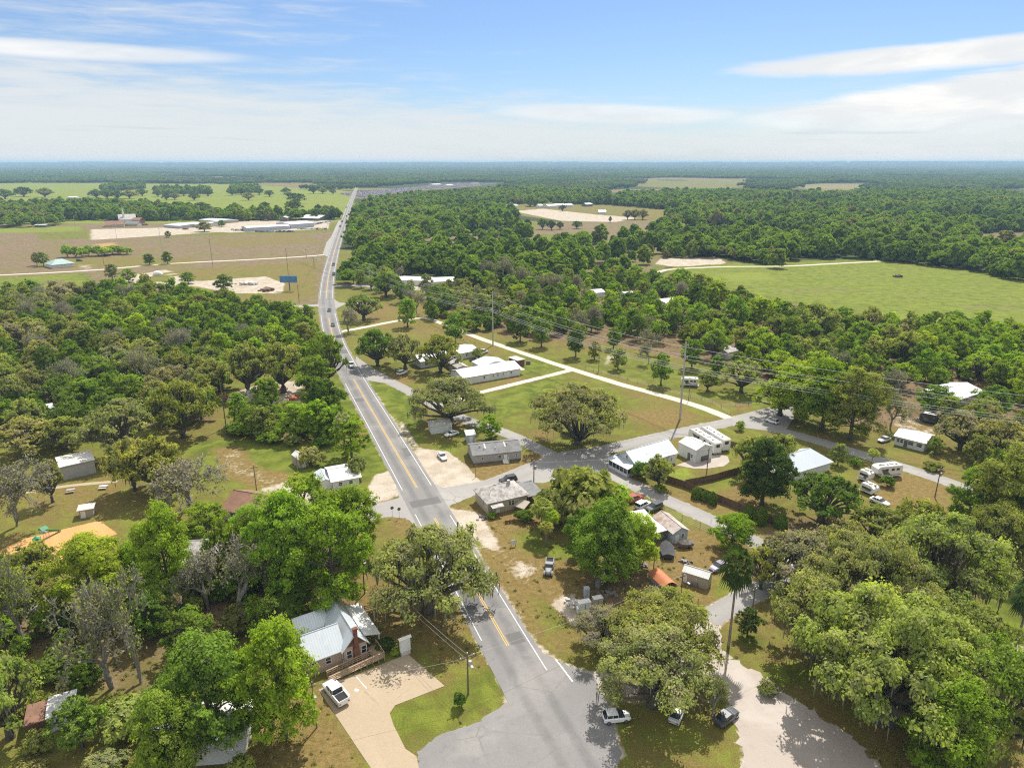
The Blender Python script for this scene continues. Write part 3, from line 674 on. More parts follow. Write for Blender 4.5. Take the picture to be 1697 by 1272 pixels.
sheet('junction_apron', PX([(714, 798), (735, 808), (800, 797), (806, 812), (745, 838), (738, 850), (722, 842)]), .031, 'asphalt_old', rag=.15)
sheet('junction_apron', PX([(655, 800), (672, 826), (700, 868), (690, 872), (672, 858), (636, 856), (630, 834), (662, 824)]), .027, 'asphalt_old', rag=.15)
sheet('junction_apron', PX([(930, 748), (970, 742), (1010, 744), (1014, 770), (1000, 786), (965, 782), (900, 800), (850, 798), (905, 762)]), .018, 'asphalt_old', rag=.1)
sheet('junction_apron', PX([(1212, 690), (1262, 678), (1300, 668), (1316, 690), (1300, 716), (1260, 712), (1215, 706)]), .024, 'asphalt_old', rag=.1)
sheet('asphalt_apron', PX([(838, 1090), (848, 1110), (853, 1135), (846, 1155), (822, 1176), (790, 1196), (760, 1206), (720, 1222), (690, 1245), (700, 1300), (1000, 1320), (1030, 1250), (1010, 1180), (985, 1120), (930, 1098), (890, 1072), (868, 1052), (852, 1040), (846, 1060)]), .036, 'asphalt', rag=.28)
LOT = PX([(556, 1126), (633, 1097), (678, 1080), (740, 1136), (655, 1172), (646, 1181), (652, 1200), (672, 1240), (700, 1300), (640, 1310), (524, 1142)]); APR = PX([(838, 1085), (848, 1110), (853, 1135), (846, 1155), (790, 1196), (720, 1222), (690, 1300), (1000, 1320), (1030, 1250), (990, 1120), (930, 1095), (868, 1050), (850, 1036)])
sheet('parking_lot', PX([(560, 1128), (633, 1100), (676, 1083), (737, 1136), (655, 1168), (646, 1181), (652, 1200), (672, 1240), (690, 1252), (700, 1300), (640, 1310), (528, 1142)]), .042, 'concrete')
sheet('patio', PX([(1122, 770), (1150, 760), (1192, 752), (1206, 756), (1209, 765), (1200, 772), (1172, 776), (1150, 776), (1118, 770)]), .030, 'gravel')
sheet('garden_path', PX([(1010, 776), (1020, 776), (1022, 762), (1017, 762), (1012, 770)]), .030, 'concrete')

def marks(nm, ln, a, b, half0, half1, mat, z=.052, dashes=None):
    ks = [i for i in range(len(ln)) if a <= i <= b]
    strip(nm, [ln[i] for i in ks], half0, half1, z, mat, 0.01)
for k_, (q_, o0, o1) in enumerate((((604, 660), 0.6, 3.4), ((655, 746), -3.5, -1.9), ((782, 962), .5, 3.4), ((830, 1052), -3.3, -.6), ((560, 580), -3.4, -.5), ((700, 823), -3.6, 3.6))):
    i_ = min(range(len(L_MAIN)), key=lambda i: (L_MAIN[i] - P(*q_)).length); strip('asphalt_patch', L_MAIN[i_:i_ + (2 if k_ == 5 else 2 + k_ % 3)], o0, o1, .047, 'asphalt_patch', .04)
def near(px, py, ln=None):
    ln = ln or L_MAIN; q = P(px, py); return min(range(len(ln)), key=lambda i: (ln[i] - q).length)
for a, b in (((596, 300), (541, 494)), ((545, 528), (562, 582)), ((586, 628), (691, 808)), ((720, 859), (842, 1070))):
    i, j = near(*a), near(*b)
    strip('centre_line_marking', L_MAIN[i:j + 1], -0.24, -0.10, .054, 'mark_yellow'); strip('centre_line_marking', L_MAIN[i:j + 1], 0.10, 0.24, .054, 'mark_yellow')
for s, runs in ((-1, (((596, 300), (541, 494)), ((544, 520), (694, 812)), ((722, 862), (868, 1115)))), (1, (((596, 300), (541, 494)), ((545, 520), (566, 590)), ((590, 634), (690, 806)), ((716, 852), (833, 1054))))):
    for a, b in runs:
        i, j = near(*a), near(*b)
        strip('edge_line_marking', L_MAIN[i:j + 1], s * 3.65, s * 3.80, .054, 'mark_white')
strip('edge_line_marking', spline(PX([(921, 1092), (949, 1129)]), 1.0), -0.12, 0.12, .054, 'mark_white')
for a, b in (((588.5, 1118.5), (608, 1140.5)), ((561.5, 1129), (580, 1151.5))):
    strip('bay_marking', spline(PX([a, b]), 1.0), -0.06, 0.06, .054, 'mark_white')
strip('bay_marking', spline(PX([(588, 1142), (594, 1144)]), 0.5), -0.25, 0.25, .054, 'mark_white')

# ------------------------------------------------------------------ trees
def leaf_mesh(name, c, n, size, tint, mat, rng, aspect=0.62):
    """one leaf-spray face per centre, facing roughly along n"""
    N = len(c); n = n + rng.normal(0, 0.55, (N, 3)); n /= np.linalg.norm(n, axis=1)[:, None] + 1e-9
    t = np.cross(n, rng.normal(0, 1, (N, 3))); t /= np.linalg.norm(t, axis=1)[:, None] + 1e-9
    b = np.cross(n, t); s = (size * rng.uniform(0.6, 1.35, N))[:, None]
    q = np.stack([c + t * s, c + b * s * aspect, c - t * s, c - b * s * aspect], 1).reshape(-1, 3)
    me = np_mesh(name, q, np.arange(4 * N).reshape(N, 4), mat)
    a = me.attributes.new('tint', 'FLOAT', 'POINT'); a.data.foreach_set('value', np.repeat(np.clip(tint, 0, 1), 4).astype(np.float32))
    return me

def spray(lobes, per_lobe, per_clump, rng, zmin=-0.25, flat=0.72, clump=0.40):
    """leaf centres, outward normals and tints for a list of lobes (x, y, z, r)"""
    C, Nn, T, K = [], [], [], []
    for (x, y, z, r) in lobes:
        k = max(3, int(per_lobe * rng.uniform(0.8, 1.2)))
        d = rng.normal(0, 1, (k * 3, 3)); d /= np.linalg.norm(d, axis=1)[:, None]; d = d[d[:, 2] > zmin][:k]
        rad = r * rng.uniform(0.62, 1.10, (len(d), 1))
        cc = np.array([x, y, z]) + d * rad * np.array([1, 1, flat])
        lt = rng.uniform(0.2, 0.8)
        for i in range(len(d)):
            m = max(4, int(per_clump * rng.uniform(0.5, 1.4))); rc = r * clump * rng.uniform(0.65, 1.25)
            p = rng.normal(0, 0.5, (m, 3)) * rc * np.array([1, 1, 0.62])
            C.append(cc[i] + p); Nn.append(np.repeat((d[i] + np.array([0, 0, 0.45]))[None], m, 0) + p / rc * 0.5)
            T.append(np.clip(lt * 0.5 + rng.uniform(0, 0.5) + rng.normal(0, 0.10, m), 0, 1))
            K.append(cc[i])
    return np.concatenate(C), np.concatenate(Nn), np.concatenate(T), np.array(K)

def limb(mb, a, b, r0, r1, rnd, wob=0.12, n=5, sides=5):
    a = Vector(a); b = Vector(b); L = (b - a).length; pts = []; o = Vector((rnd.uniform(-1, 1), rnd.uniform(-1, 1), rnd.uniform(-.3, .6))) * L * wob
    for i in range(n + 1):
        t = i / n; w = math.sin(math.pi * t)
        pts.append(a.lerp(b, t) + o * w + Vector((rnd.uniform(-1, 1), rnd.uniform(-1, 1), rnd.uniform(-1, 1))) * L * 0.025 * (0 < i < n))
    mb.tube(pts, [r0 + (r1 - r0) * (i / n) for i in range(n + 1)], sides); return pts

def lobed_tree(seed, H, R, style, per_lobe, per_clump, leaf, mat='leaf', moss=0, nl=0):
    """returns (trunk MB, crown mesh, moss mesh) of a tree H high with crown radius R"""
    rnd = random.Random(seed); rng = np.random.default_rng(seed); tr = MB(); lobes = []
    if style == 'oak':
        fork = H * 0.20; nl = nl or 26; ls = math.sqrt(26 / nl)
        for i in range(nl):
            a = 2.39996 * i + rnd.uniform(-.35, .35); f = math.sqrt((i + 0.6) / nl) * 0.86 + rnd.uniform(-.08, .06)
            rl = R * rnd.uniform(0.15, 0.27) * ls
            z = H * (0.83 - 0.53 * f * f + rnd.uniform(-.12, .07)) - (rl * .4 if i % 4 == 3 else 0)
            lobes.append((math.cos(a) * f * R * rnd.uniform(.85, 1.05), math.sin(a) * f * R * rnd.uniform(.85, 1.05), z, rl))
    elif style == 'leafy':
        fork = H * 0.20; nl = nl or 28
        for i in range(nl):
            a = 2.39996 * i + rnd.uniform(-.4, .4); t = (i + 0.5) / nl
            z = H * (0.20 + 0.72 * t + rnd.uniform(-.04, .04)); w = math.sin(math.pi * min(1.0, 0.22 + 0.72 * t)) ** 0.8
            f = w * rnd.uniform(0.35, 0.86)
            lobes.append((math.cos(a) * f * R, math.sin(a) * f * R, z, R * rnd.uniform(0.18, 0.33)))
    elif style == 'column':
        fork = H * 0.18; nl = 11
        for i in range(nl):
            a = 2.39996 * i; t = (i + .5) / nl; w = 0.62 * (1 - t) ** 0.6 + 0.05
            lobes.append((math.cos(a) * w * R * 0.8, math.sin(a) * w * R * 0.8, H * (0.22 + 0.70 * t), R * (0.5 - 0.24 * t)))
    elif style == 'sprawl':                                            # branches that come up out of the ground in a wide bush-like oak
        fork = H * 0.10; nl = 30
        for i in range(nl):
            a = 2.39996 * i + rnd.uniform(-.3, .3); f = math.sqrt((i + .4) / nl) * 0.84
            lobes.append((math.cos(a) * f * R, math.sin(a) * f * R, H * (0.80 - 0.52 * f * f + rnd.uniform(-.08, .05)), R * rnd.uniform(0.15, 0.25)))
    else:                                                              # shrub: lobes down to the ground
        fork = H * 0.08; nl = 9
        for i in range(nl):
            a = 2.39996 * i + rnd.uniform(-.4, .4); f = math.sqrt((i + .2) / nl) * 0.72
            lobes.append((math.cos(a) * f * R, math.sin(a) * f * R, H * (0.62 - 0.30 * f + rnd.uniform(-.08, .08)), R * rnd.uniform(0.30, 0.46)))
    c, n, t, K = spray(lobes, per_lobe, per_clump, rng, -0.55 if style in ('leafy', 'shrub', 'column') else -0.22, 0.66 if style in ('oak', 'sprawl') else 0.85)
    keep = c[:, 2] > 0.15; c, n, t = c[keep], n[keep], t[keep]
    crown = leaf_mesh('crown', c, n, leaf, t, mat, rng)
    r0 = R * (0.085 if style == 'oak' else 0.06)
    base = [(0, 0, -0.2), (rnd.uniform(-.1, .1), rnd.uniform(-.1, .1), fork * 0.5), (0, 0, fork)]
    if style in ('leafy', 'column'):
        base += [(rnd.uniform(-.2, .2), rnd.uniform(-.2, .2), H * 0.6), (0, 0, H * 0.82)]
        tr.tube(base, [r0 * 1.35, r0, r0 * .85, r0 * .5, r0 * .15], 7)
    else:
        tr.tube(base, [r0 * 1.5, r0 * 1.05, r0], 8)
    for (x, y, z, r) in lobes:
        if style in ('leafy', 'column'):
            st = (0, 0, max(fork, min(z - math.hypot(x, y) * 0.7, H * 0.75)))
        else:
            st = (x * 0.04, y * 0.04, fork * 0.9)
        pts = limb(tr, st, (x, y, z - r * 0.15), r0 * (0.55 if style in ('oak', 'sprawl') else 0.32), r0 * 0.14, rnd, 0.13, 5, 5)
        d = ((K - np.array([x, y, z])) ** 2).sum(1); idx = np.nonzero(d < (r * 1.2) ** 2)[0]
        for j in idx[:: max(1, len(idx) // 5)][:6]:
            limb(tr, pts[-2], tuple(K[j]), r0 * 0.16, r0 * 0.04, rnd, 0.10, 3, 4)
    mo = None
    if moss:
        k = K[rng.integers(0, len(K), moss)]; L = rng.uniform(0.5, 1.9, moss)
        p = k + rng.normal(0, 0.35, (moss, 3)) - np.array([0, 0, 0.3]); w = rng.uniform(0.06, 0.15, moss); a = rng.uniform(0, math.pi, moss)
        dx = np.stack([np.cos(a) * w, np.sin(a) * w, np.zeros(moss)], 1); dz = np.stack([rng.normal(0, .1, moss), rng.normal(0, .1, moss), -L], 1)
        q = np.stack([p - dx, p + dx, p + dx * 0.3 + dz, p - dx * 0.3 + dz], 1).reshape(-1, 3)
        q[:, 2] = np.maximum(q[:, 2], 0.3)
        mo = np_mesh('moss', q, np.arange(4 * moss).reshape(moss, 4), 'moss_grey')
    return tr.mesh('trunk', 'bark', True), crown, mo

def bare_tree(seed, H, R, leaves=500):
    rnd = random.Random(seed); rng = np.random.default_rng(seed); tr = MB(); tips = []
    def grow(p, d, L, r, lv):
        q = p + d * L; m = p.lerp(q, .5) + Vector((rnd.gauss(0, 1), rnd.gauss(0, 1), rnd.gauss(0, 1))) * L * 0.06
        tr.tube([p, m, q], [r, r * .85, r * .62] if lv < 6 else [r, r * .9, r * .7], 5 if lv < 2 else 3, caps=False)
        if lv >= 2: tips.append(q)
        if lv >= 6: return
        k = (4, 3, 3, 3, 4, 4)[lv]
        for i in range(k):
            a = rnd.uniform(0, 6.283); sp = rnd.uniform(.45, 1.15)
            o = d.cross(Vector((math.cos(a), math.sin(a), rnd.uniform(-.3, .3))));
            if o.length < .05: o = Vector((1, 0, 0))
            nd = (d + o.normalized() * sp + Vector((0, 0, .18 if lv < 3 else -.02))).normalized()
            grow(q if i else m.lerp(q, .7), nd, L * rnd.uniform(.56, .86), max(r * .60, 0.020), lv + 1)
    grow(Vector((0, 0, -.2)), Vector((rnd.uniform(-.1, .1), rnd.uniform(-.1, .1), 1)).normalized(), H * .20, R * .042, 0)
    co = np.array(tr.v); sx = R / max(1e-3, np.percentile(np.hypot(co[:, 0], co[:, 1]), 97)); sz = H / co[:, 2].max()
    tr.v = [(x * sx, y * sx, z * sz) if z > 0 else (x, y, z) for x, y, z in tr.v]
    tp = np.array([tuple(v) for v in tips]) * np.array([sx, sx, sz])
    c = tp[rng.integers(0, len(tp), leaves)] + rng.normal(0, .35, (leaves, 3)) - np.array([0, 0, .15])
    cr = leaf_mesh('crown', c, np.repeat(np.array([[0, 0, .4]]), leaves, 0), 0.19, rng.uniform(0, .8, leaves), 'leaf', rng)
    return tr.mesh('trunk', 'bark_grey'), cr, None

def palm(seed, H):
    rnd = random.Random(seed); tr = MB()
    top = Vector((rnd.uniform(-.3, .3), rnd.uniform(-.3, .3), H - 1.6))
    pts = [Vector((0, 0, -.2)), Vector((top.x * .2, top.y * .2, H * .3)), Vector((top.x * .6, top.y * .6, H * .65)), top]
    tr.tube(pts, [.30, .22, .20, .23], 9)
    fr = MB(); dd = MB()
    def fan(mb, base, az, el, L, W, droop):
        d = Vector((math.cos(az) * math.cos(el), math.sin(az) * math.cos(el), math.sin(el))); s = Vector((-math.sin(az), math.cos(az), 0))
        hub = base + d * L * .55
        mb.add([base + s * .05, base - s * .05, hub - s * .04, hub + s * .04], [(0, 1, 2, 3)])
        nb = 10
        for i in range(nb):
            a = (i / (nb - 1) - .5) * 2.5
            e = (d * math.cos(a) + s * math.sin(a)).normalized(); l = L * .62 * (1 - .22 * abs(a) / 1.25)
            m = hub + e * l * .55 + Vector((0, 0, -droop * .10 * l)); t = hub + e * l + Vector((0, 0, -droop * .45 * l)); n = d.cross(s).normalized(); w = e.cross(n).normalized() * W
            mb.add([hub, m + w, t + w * .15, t - w * .15, m - w], [(0, 1, 2, 3, 4)])
    for i in range(32):
        fan(fr, top + Vector((0, 0, .25)), 2.39996 * i, R_(76 - 106 * (i / 32) ** .9), rnd.uniform(2.7, 3.4), .17, rnd.uniform(.9, 1.6))
    for i in range(22):
        fan(dd, top + Vector((0, 0, -.05)), 2.39996 * i + .7, R_(-42 - 40 * (i / 22)), rnd.uniform(1.6, 2.3), .12, .5)
    cm = fr.mesh('crown', 'leaf'); a = cm.attributes.new('tint', 'FLOAT', 'POINT'); a.data.foreach_set('value', np.random.default_rng(seed).uniform(.1, .9, len(fr.v)).astype(np.float32))
    return tr.mesh('trunk', 'bark_palm', True), cm, dd.mesh('dead_fronds', 'frond_dead')

def cone_shrub(seed, H, R):
    rng = np.random.default_rng(seed); rnd = random.Random(seed); n = 4200
    z = rng.uniform(0.03, 1, n); a = rng.uniform(0, 6.283, n); r = R * np.minimum(1, 1.75 * (1 - z) ** .62) * rng.uniform(.80, 1.03, n) * (1 + .05 * np.sin(a * 5 + z * 9))
    c = np.stack([np.cos(a) * r, np.sin(a) * r, z * H], 1); nn = np.stack([np.cos(a), np.sin(a), np.full(n, .6)], 1)
    tr = MB(); tr.tube([(0, 0, -.1), (0, 0, H * .7)], [.08, .03], 6)
    return tr.mesh('trunk', 'bark'), leaf_mesh('crown', c, nn, .13, rng.uniform(0, 1, n), 'leaf', rng), None

PROTO = {
    'live_oak': [(lobed_tree(100 + i, 12.0, 9.0, 'oak', 9, 32, 0.32, moss=220), 12.0, 9.0) for i in range(5)],
    'hero_oak': [(lobed_tree(160 + i, 12.0, 9.0, 'oak', 16, 52, 0.19, moss=600), 12.0, 9.0) for i in range(3)],
    'sprawl_oak': [(lobed_tree(150 + i, 12.0, 9.0, 'sprawl', 17, 48, 0.19, moss=450), 12.0, 9.0) for i in range(2)],
    'giant_oak': [(lobed_tree(180 + i, 14.0, 15.0, 'oak', 17, 62, 0.22, moss=1100, nl=64), 14.0, 15.0) for i in range(2)],
    'leafy_tree': [(lobed_tree(200 + i, 14.0, 6.0, 'leafy', 10, 33, 0.30), 14.0, 6.0) for i in range(5)],
    'hero_leafy': [(lobed_tree(250 + i, 14.0, 6.0, 'leafy', 18, 56, 0.175), 14.0, 6.0) for i in range(3)],
    'column_tree': [(lobed_tree(270 + i, 10.0, 3.0, 'column', 18, 30, 0.26), 10.0, 3.0) for i in range(2)],
    'bare_tree': [(bare_tree(300 + i, 12.0, 7.0, 2200), 12.0, 7.0) for i in range(4)],
    'palm_tree': [(palm(400 + i, 12.0), 12.0, 2.9) for i in range(3)],
    'shrub': [(lobed_tree(500 + i, 3.0, 2.2, 'shrub', 18, 26, 0.19), 3.0, 2.2) for i in range(4)],
    'cone_shrub': [(cone_shrub(600, 3.0, 1.5), 3.0, 1.5)],
}
NAME = {'hero_oak': 'live_oak', 'sprawl_oak': 'live_oak', 'giant_oak': 'live_oak', 'hero_leafy': 'leafy_tree', 'column_tree': 'leafy_tree', 'cone_shrub': 'shrub'}
TINT = {'bright': (0.255, 0.380, 0.047), 'yellow': (0.323, 0.430, 0.049), 'mid': (0.208, 0.310, 0.053), 'deep': (0.148, 0.226, 0.044),
        'olive': (0.291, 0.329, 0.091), 'greyish': (0.300, 0.318, 0.135), 'moss': (0.320, 0.324, 0.216), 'dark': (0.092, 0.150, 0.038), 'palm': (0.067, 0.110, 0.041), 'sage': (0.316, 0.367, 0.116)}
TREES = []                                      # (x, y, crown radius) of every single tree
rt = random.Random(77); FIRST = {}
def tree(kind, loc, H, R, tint, label, group=None, var=None, rz=None):
    ps = PROTO[kind]; vi = rt.randrange(len(ps)) if var is None else var % len(ps)
    (tm, cm, mm), h0, r0 = ps[vi]
    nm = NAME.get(kind, kind); sc = (R / r0, R / r0, H / h0); rz = rt.uniform(0, 6.283) if rz is None else rz
    t = TINT[tint]; j = rt.uniform(.86, 1.14); col = (t[0] * j * rt.uniform(.92, 1.08), t[1] * j, t[2] * j * rt.uniform(.85, 1.15))
    key = (kind, vi)
    e = empty(nm, (loc[0], loc[1], 0), rz, label, 'shrub' if nm == 'shrub' else 'tree', group); e.scale = sc
    if key not in FIRST:
        ch = [put('trunk', tm, e)]; ch.append(put('crown', cm, e))
        if mm is not None: ch.append(put('moss_foliage' if kind != 'palm_tree' else 'dead_fronds', mm, e))
        FIRST[key] = ch
    else:
        ch = []
        for s in FIRST[key]:
            c = s.copy(); COL.objects.link(c); c.parent = e; ch.append(c)
    ch[1].color = col + (1,)
    TREES.append((loc[0], loc[1], R)); return e
def TR(kind, bx, by, ty, hw, tint, label, group=None, var=None, rz=None):
    """a tree from the photo: foot of its trunk, top of its crown, half width in photo pixels"""
    b = P(bx, by); H = max(0.8, height_at(b, ty)); R = hw / ppm(Vector((b.x, b.y, H * .6))) * (1.0 if kind in ('palm_tree', 'cone_shrub') else 1.12)
    # the crown's near edge rises above its middle in a view from above: take a part of that off the height
    return tree(kind, b, H, R, tint, label, group, var, rz)

# ------------------------------------------------------------------ buildings
FOOT = []                                       # footprints (centre x, y, radius) that scattered trees keep clear of
def frame_from(A, B):
    a = P(*A); b = P(*B); d = b - a; L = d.length
    return a, math.atan2(d.y, d.x), L
def dist(A, B): return (P(*A) - P(*B)).length

def window(par, x, z, w, h, y=0.0, face='f', mat='trim_white', bars=1):
    """a framed window on a wall: face f = y0 wall looking to -y, r = +x wall, l = -x wall; (x, z) lower corner along the wall"""
    f = MB(); t = .09; p = MB()
    def bx(m, u0, w0, u1, w1, d0, d1):
        if face == 'f': m.box(u0, y - d1, w0, u1, y - d0, w1)
        elif face == 'b': m.box(u0, y + d0, w0, u1, y + d1, w1)
        elif face == 'r': m.box(y + d0, u0, w0, y + d1, u1, w1)
        else: m.box(y - d1, u0, w0, y - d0, u1, w1)
    bx(f, x, z, x + w, z + t, .004, .07); bx(f, x, z + h - t, x + w, z + h, .004, .07); bx(f, x, z + t, x + t, z + h - t, .004, .07); bx(f, x + w - t, z + t, x + w, z + h - t, .004, .07)
    if bars: bx(f, x + t, z + h / 2 - .03, x + w - t, z + h / 2 + .03, .004, .05)
    bx(p, x + t, z + t, x + w - t, z + h - t, .003, .025)
    o = f.build('window', mat, par); p.build('pane', 'window_glass', o); return o
def door(par, x, w=.95, h=2.05, y=0.0, face='f', mat='trim_white', z=0.0):
    m = MB()
    a = (x, y - .06, z, x + w, y - .003, z + h) if face == 'f' else (y + .003, x, z, y + .06, x + w, z + h)
    m.box(*a); o = m.build('door', mat, par)
    k = MB(); k.box(*((x + .08, y - .11, z + .98, x + .16, y - .061, z + 1.08) if face == 'f' else (y + .061, x + .08, z + .98, y + .11, x + .16, z + 1.08))); k.build('handle', 'steel', o); return o

def gable(par, x0, y0, x1, y1, wh, rise, wall, roof, ridge='x', over=.45, z0=0.0, th=.12, hip=0.0, gable_mat=None):
    """walls and a pitched roof over one rectangle; hip > 0 pulls the ridge ends in"""
    w = MB()
    if ridge == 'x':
        ym = (y0 + y1) / 2
        if hip: w.box(x0, y0, z0, x1, y1, wh)
        else: w.prism([(y0, z0), (y1, z0), (y1, wh), (ym, wh + rise - .02), (y0, wh)], 0, x0, x1)
    else:
        xm = (x0 + x1) / 2
        if hip: w.box(x0, y0, z0, x1, y1, wh)
        else: w.prism([(x0, z0), (x1, z0), (x1, wh), (xm, wh + rise - .02), (x0, wh)], 1, y0, y1)
    recalc_later = w.build('wall', wall, par); recalc(recalc_later.data)
    r = MB(); o = over
    if ridge == 'x':
        half = (y1 - y0) / 2; dz = rise * o / half; zl = wh - dz + th; zt = wh + rise + th; xa, xb = x0 - o + hip, x1 + o - hip
        r.slab([(x0 - o, y0 - o, zl), (x1 + o, y0 - o, zl), (xb, ym, zt), (xa, ym, zt)], th)
        r.slab([(x1 + o, y1 + o, zl), (x0 - o, y1 + o, zl), (xa, ym, zt), (xb, ym, zt)], th)
        if hip:
            r.slab([(x0 - o, y1 + o, zl), (x0 - o, y0 - o, zl), (xa, ym, zt), (xa, ym, zt - .001)], th); r.slab([(x1 + o, y0 - o, zl), (x1 + o, y1 + o, zl), (xb, ym, zt), (xb, ym, zt - .001)], th)
        r.tube([(xa, ym, zt + .01), (xb, ym, zt + .01)], .09, 6)
    else:
        half = (x1 - x0) / 2; dz = rise * o / half; zl = wh - dz + th; zt = wh + rise + th; ya, yb = y0 - o + hip, y1 + o - hip
        r.slab([(x0 - o, y1 + o, zl), (x0 - o, y0 - o, zl), (xm, ya, zt), (xm, yb, zt)], th)
        r.slab([(x1 + o, y0 - o, zl), (x1 + o, y1 + o, zl), (xm, yb, zt), (xm, ya, zt)], th)
        if hip:
            r.slab([(x0 - o, y0 - o, zl), (x1 + o, y0 - o, zl), (xm, ya, zt), (xm, ya + .001, zt)], th); r.slab([(x1 + o, y1 + o, zl), (x0 - o, y1 + o, zl), (xm, yb, zt), (xm, yb - .001, zt)], th)
        r.tube([(xm, ya, zt + .01), (xm, yb, zt + .01)], .09, 6)
    ro = r.build('roof', roof, par); return ro

def house(name, label, cat, A, B, depth, wh, rise, wall, roof, ridge='x', over=.45, hip=0.0, wins=(), doors=(), group=None, skirt=None, side=(), roofbits=0):
    a, rz, L = frame_from(A, B); e = empty(name, a, rz, label, cat, group)
    ro = gable(e, 0, 0, L, depth, wh, rise, wall, roof, ridge, over, hip=hip)
    for (u, w, z, h) in wins: window(e, u * L, z, w, h)
    for u in doors: door(e, u * L)
    for (v, w, z, h, fc) in side: window(e, v * depth, z, w, h, y=L if fc == 'r' else 0.0, face=fc)
    if skirt:
        s = MB(); s.box(-.03, -.03, 0, L + .03, depth + .03, .45); s.build('skirting', skirt, e)
    rb = random.Random(len(name) + int(L * 10))
    for i in range(roofbits):
        v = MB(); u = rb.uniform(.1, .9) * L; t = rb.uniform(.15, .4); zz = wh + rise * t * 2 + .1
        v.cyl((u, depth * t, zz), .10, 2, .45, 8); v.cyl((u, depth * t, zz + .45), .17, 2, .10, 8); v.build('vent_pipe', 'steel', e)
    c = a + Vector((math.cos(rz), math.sin(rz), 0)) * L / 2 + Vector((-math.sin(rz), math.cos(rz), 0)) * depth / 2
    FOOT.append((c.x, c.y, max(L, depth) * .55)); return e, L
def box_block(name, label, cat, A, B, depth, h, wall, roof, over=.25, th=.18, group=None, wins=(), doors=(), slope=0.0):
    a, rz, L = frame_from(A, B); e = empty(name, a, rz, label, cat, group)
    w = MB(); w.prism([(0, 0), (depth, 0), (depth, h + slope), (0, h)], 0, 0, L); recalc(w.build('wall', wall, e).data)
    r = MB(); k = slope / depth
    r.slab([(-over, -over, h + th - over * k), (L + over, -over, h + th - over * k), (L + over, depth + over, h + slope + th + over * k), (-over, depth + over, h + slope + th + over * k)], th - .004)
    r.build('roof', roof, e)
    for (u, w_, z, hh) in wins: window(e, u * L, z, w_, hh)
    for u in doors: door(e, u * L, h=min(2.0, h - .2))
    c = a + Vector((math.cos(rz), math.sin(rz), 0)) * L / 2 + Vector((-math.sin(rz), math.cos(rz), 0)) * depth / 2
    FOOT.append((c.x, c.y, max(L, depth) * .55)); return e, L

# --- grey manufactured home beside the junction
e, L = house('manufactured_home', 'long grey manufactured home with grey shingle roof beside the main junction', 'house', (785, 770), (863.5, 761.5), 8.4, 2.75, 1.35, 'siding_grey', 'roof_shingle_grey', over=.3, roofbits=4,
             wins=[(.16, .6, 1.15, 1.0), (.32, .6, 1.35, .7), (.51, .9, 1.1, 1.1), (.83, .5, 1.1, 1.1), (.88, .5, 1.1, 1.1)], doors=(.635,), skirt='wall_dark', side=[(.25, .9, 1.2, 1.0, 'l')])
s = MB()
for i in range(4): s.box(.62 * L - .2, -.45 - .3 * i, 0, .62 * L + 1.3, -.15 - .3 * i - .002, .62 - .16 * i)
s.build('steps', 'trim_white', e)
for dx in (-.2, 1.3):
    r = MB(); r.tube([(.62 * L + dx, -.2, 1.5), (.62 * L + dx, -1.4, .95)], .04, 5); r.tube([(.62 * L + dx, -1.4, 0), (.62 * L + dx, -1.4, .95)], .04, 5); r.build('handrail', 'trim_white', e)
for u in (.27, .69):
    s = MB(); s.slab([(u * L, -.3, 2.74), (u * L + .35, -.3, 2.74), (u * L + .35, 4.2, 4.25), (u * L, 4.2, 4.25)], .05); s.build('roof_patch', 'roof_flat', e)
# --- old hipped house
e, L = house('old_house', 'old cream house with stained pale hipped roof on the junction corner', 'house', (809, 853), (873, 838), 7.6, 3.3, 1.9, 'siding_cream', 'roof_stained', hip=3.6, over=.5,
             wins=[(.30, .8, 1.2, 1.3), (.52, .7, 1.2, 1.3), (.60, .7, 1.2, 1.3)], doors=(.20,), side=[(.3, .8, 1.2, 1.3, 'l')])
p = MB(); p.slab([(.3, -1.9, 2.5), (3.3, -1.9, 2.5), (3.3, -.02, 2.85), (.3, -.02, 2.85)], .1)
for x in (.5, 3.1): p.tube([(x, -1.75, 0), (x, -1.75, 2.4)], .06, 5)
p.build('porch_roof', 'roof_stained', e)
c = MB(); c.box(6.6, 3.2, 4.6, 7.2, 3.8, 6.0); c.build('chimney', 'concrete_pale', e)
k = MB(); k.slab([(L + .25, -.2, 2.45), (L + 4.6, -.2, 2.45), (L + 4.6, 6.6, 2.95), (L + .25, 6.6, 2.95)], .10)
for x, y in ((L + .4, 0), (L + 4.4, 0), (L + 4.4, 6.4)): k.tube([(x, y, 0), (x, y, 2.45)], .07, 5)
k.build('carport', 'roof_shingle_grey', e)
b = MB(); b.box(L + .3, 4.5, 0, L + 4.4, 6.3, 2.40); b.build('store_room', 'wall_dark', e)
box_block('lean_to_shed', 'low lean-to with corrugated white top beside the old cream house', 'shed', (893, 846), (914, 852), 3.2, 2.0, 'wood_brown', 'roof_metal_white', slope=.5)
box_block('wooden_hut', 'small hut with a pink-grey board top by the old cream house wall', 'hut', (854, 846), (868, 851), 2.0, 1.3, 'wood_brown', 'wall_beige', slope=.7)

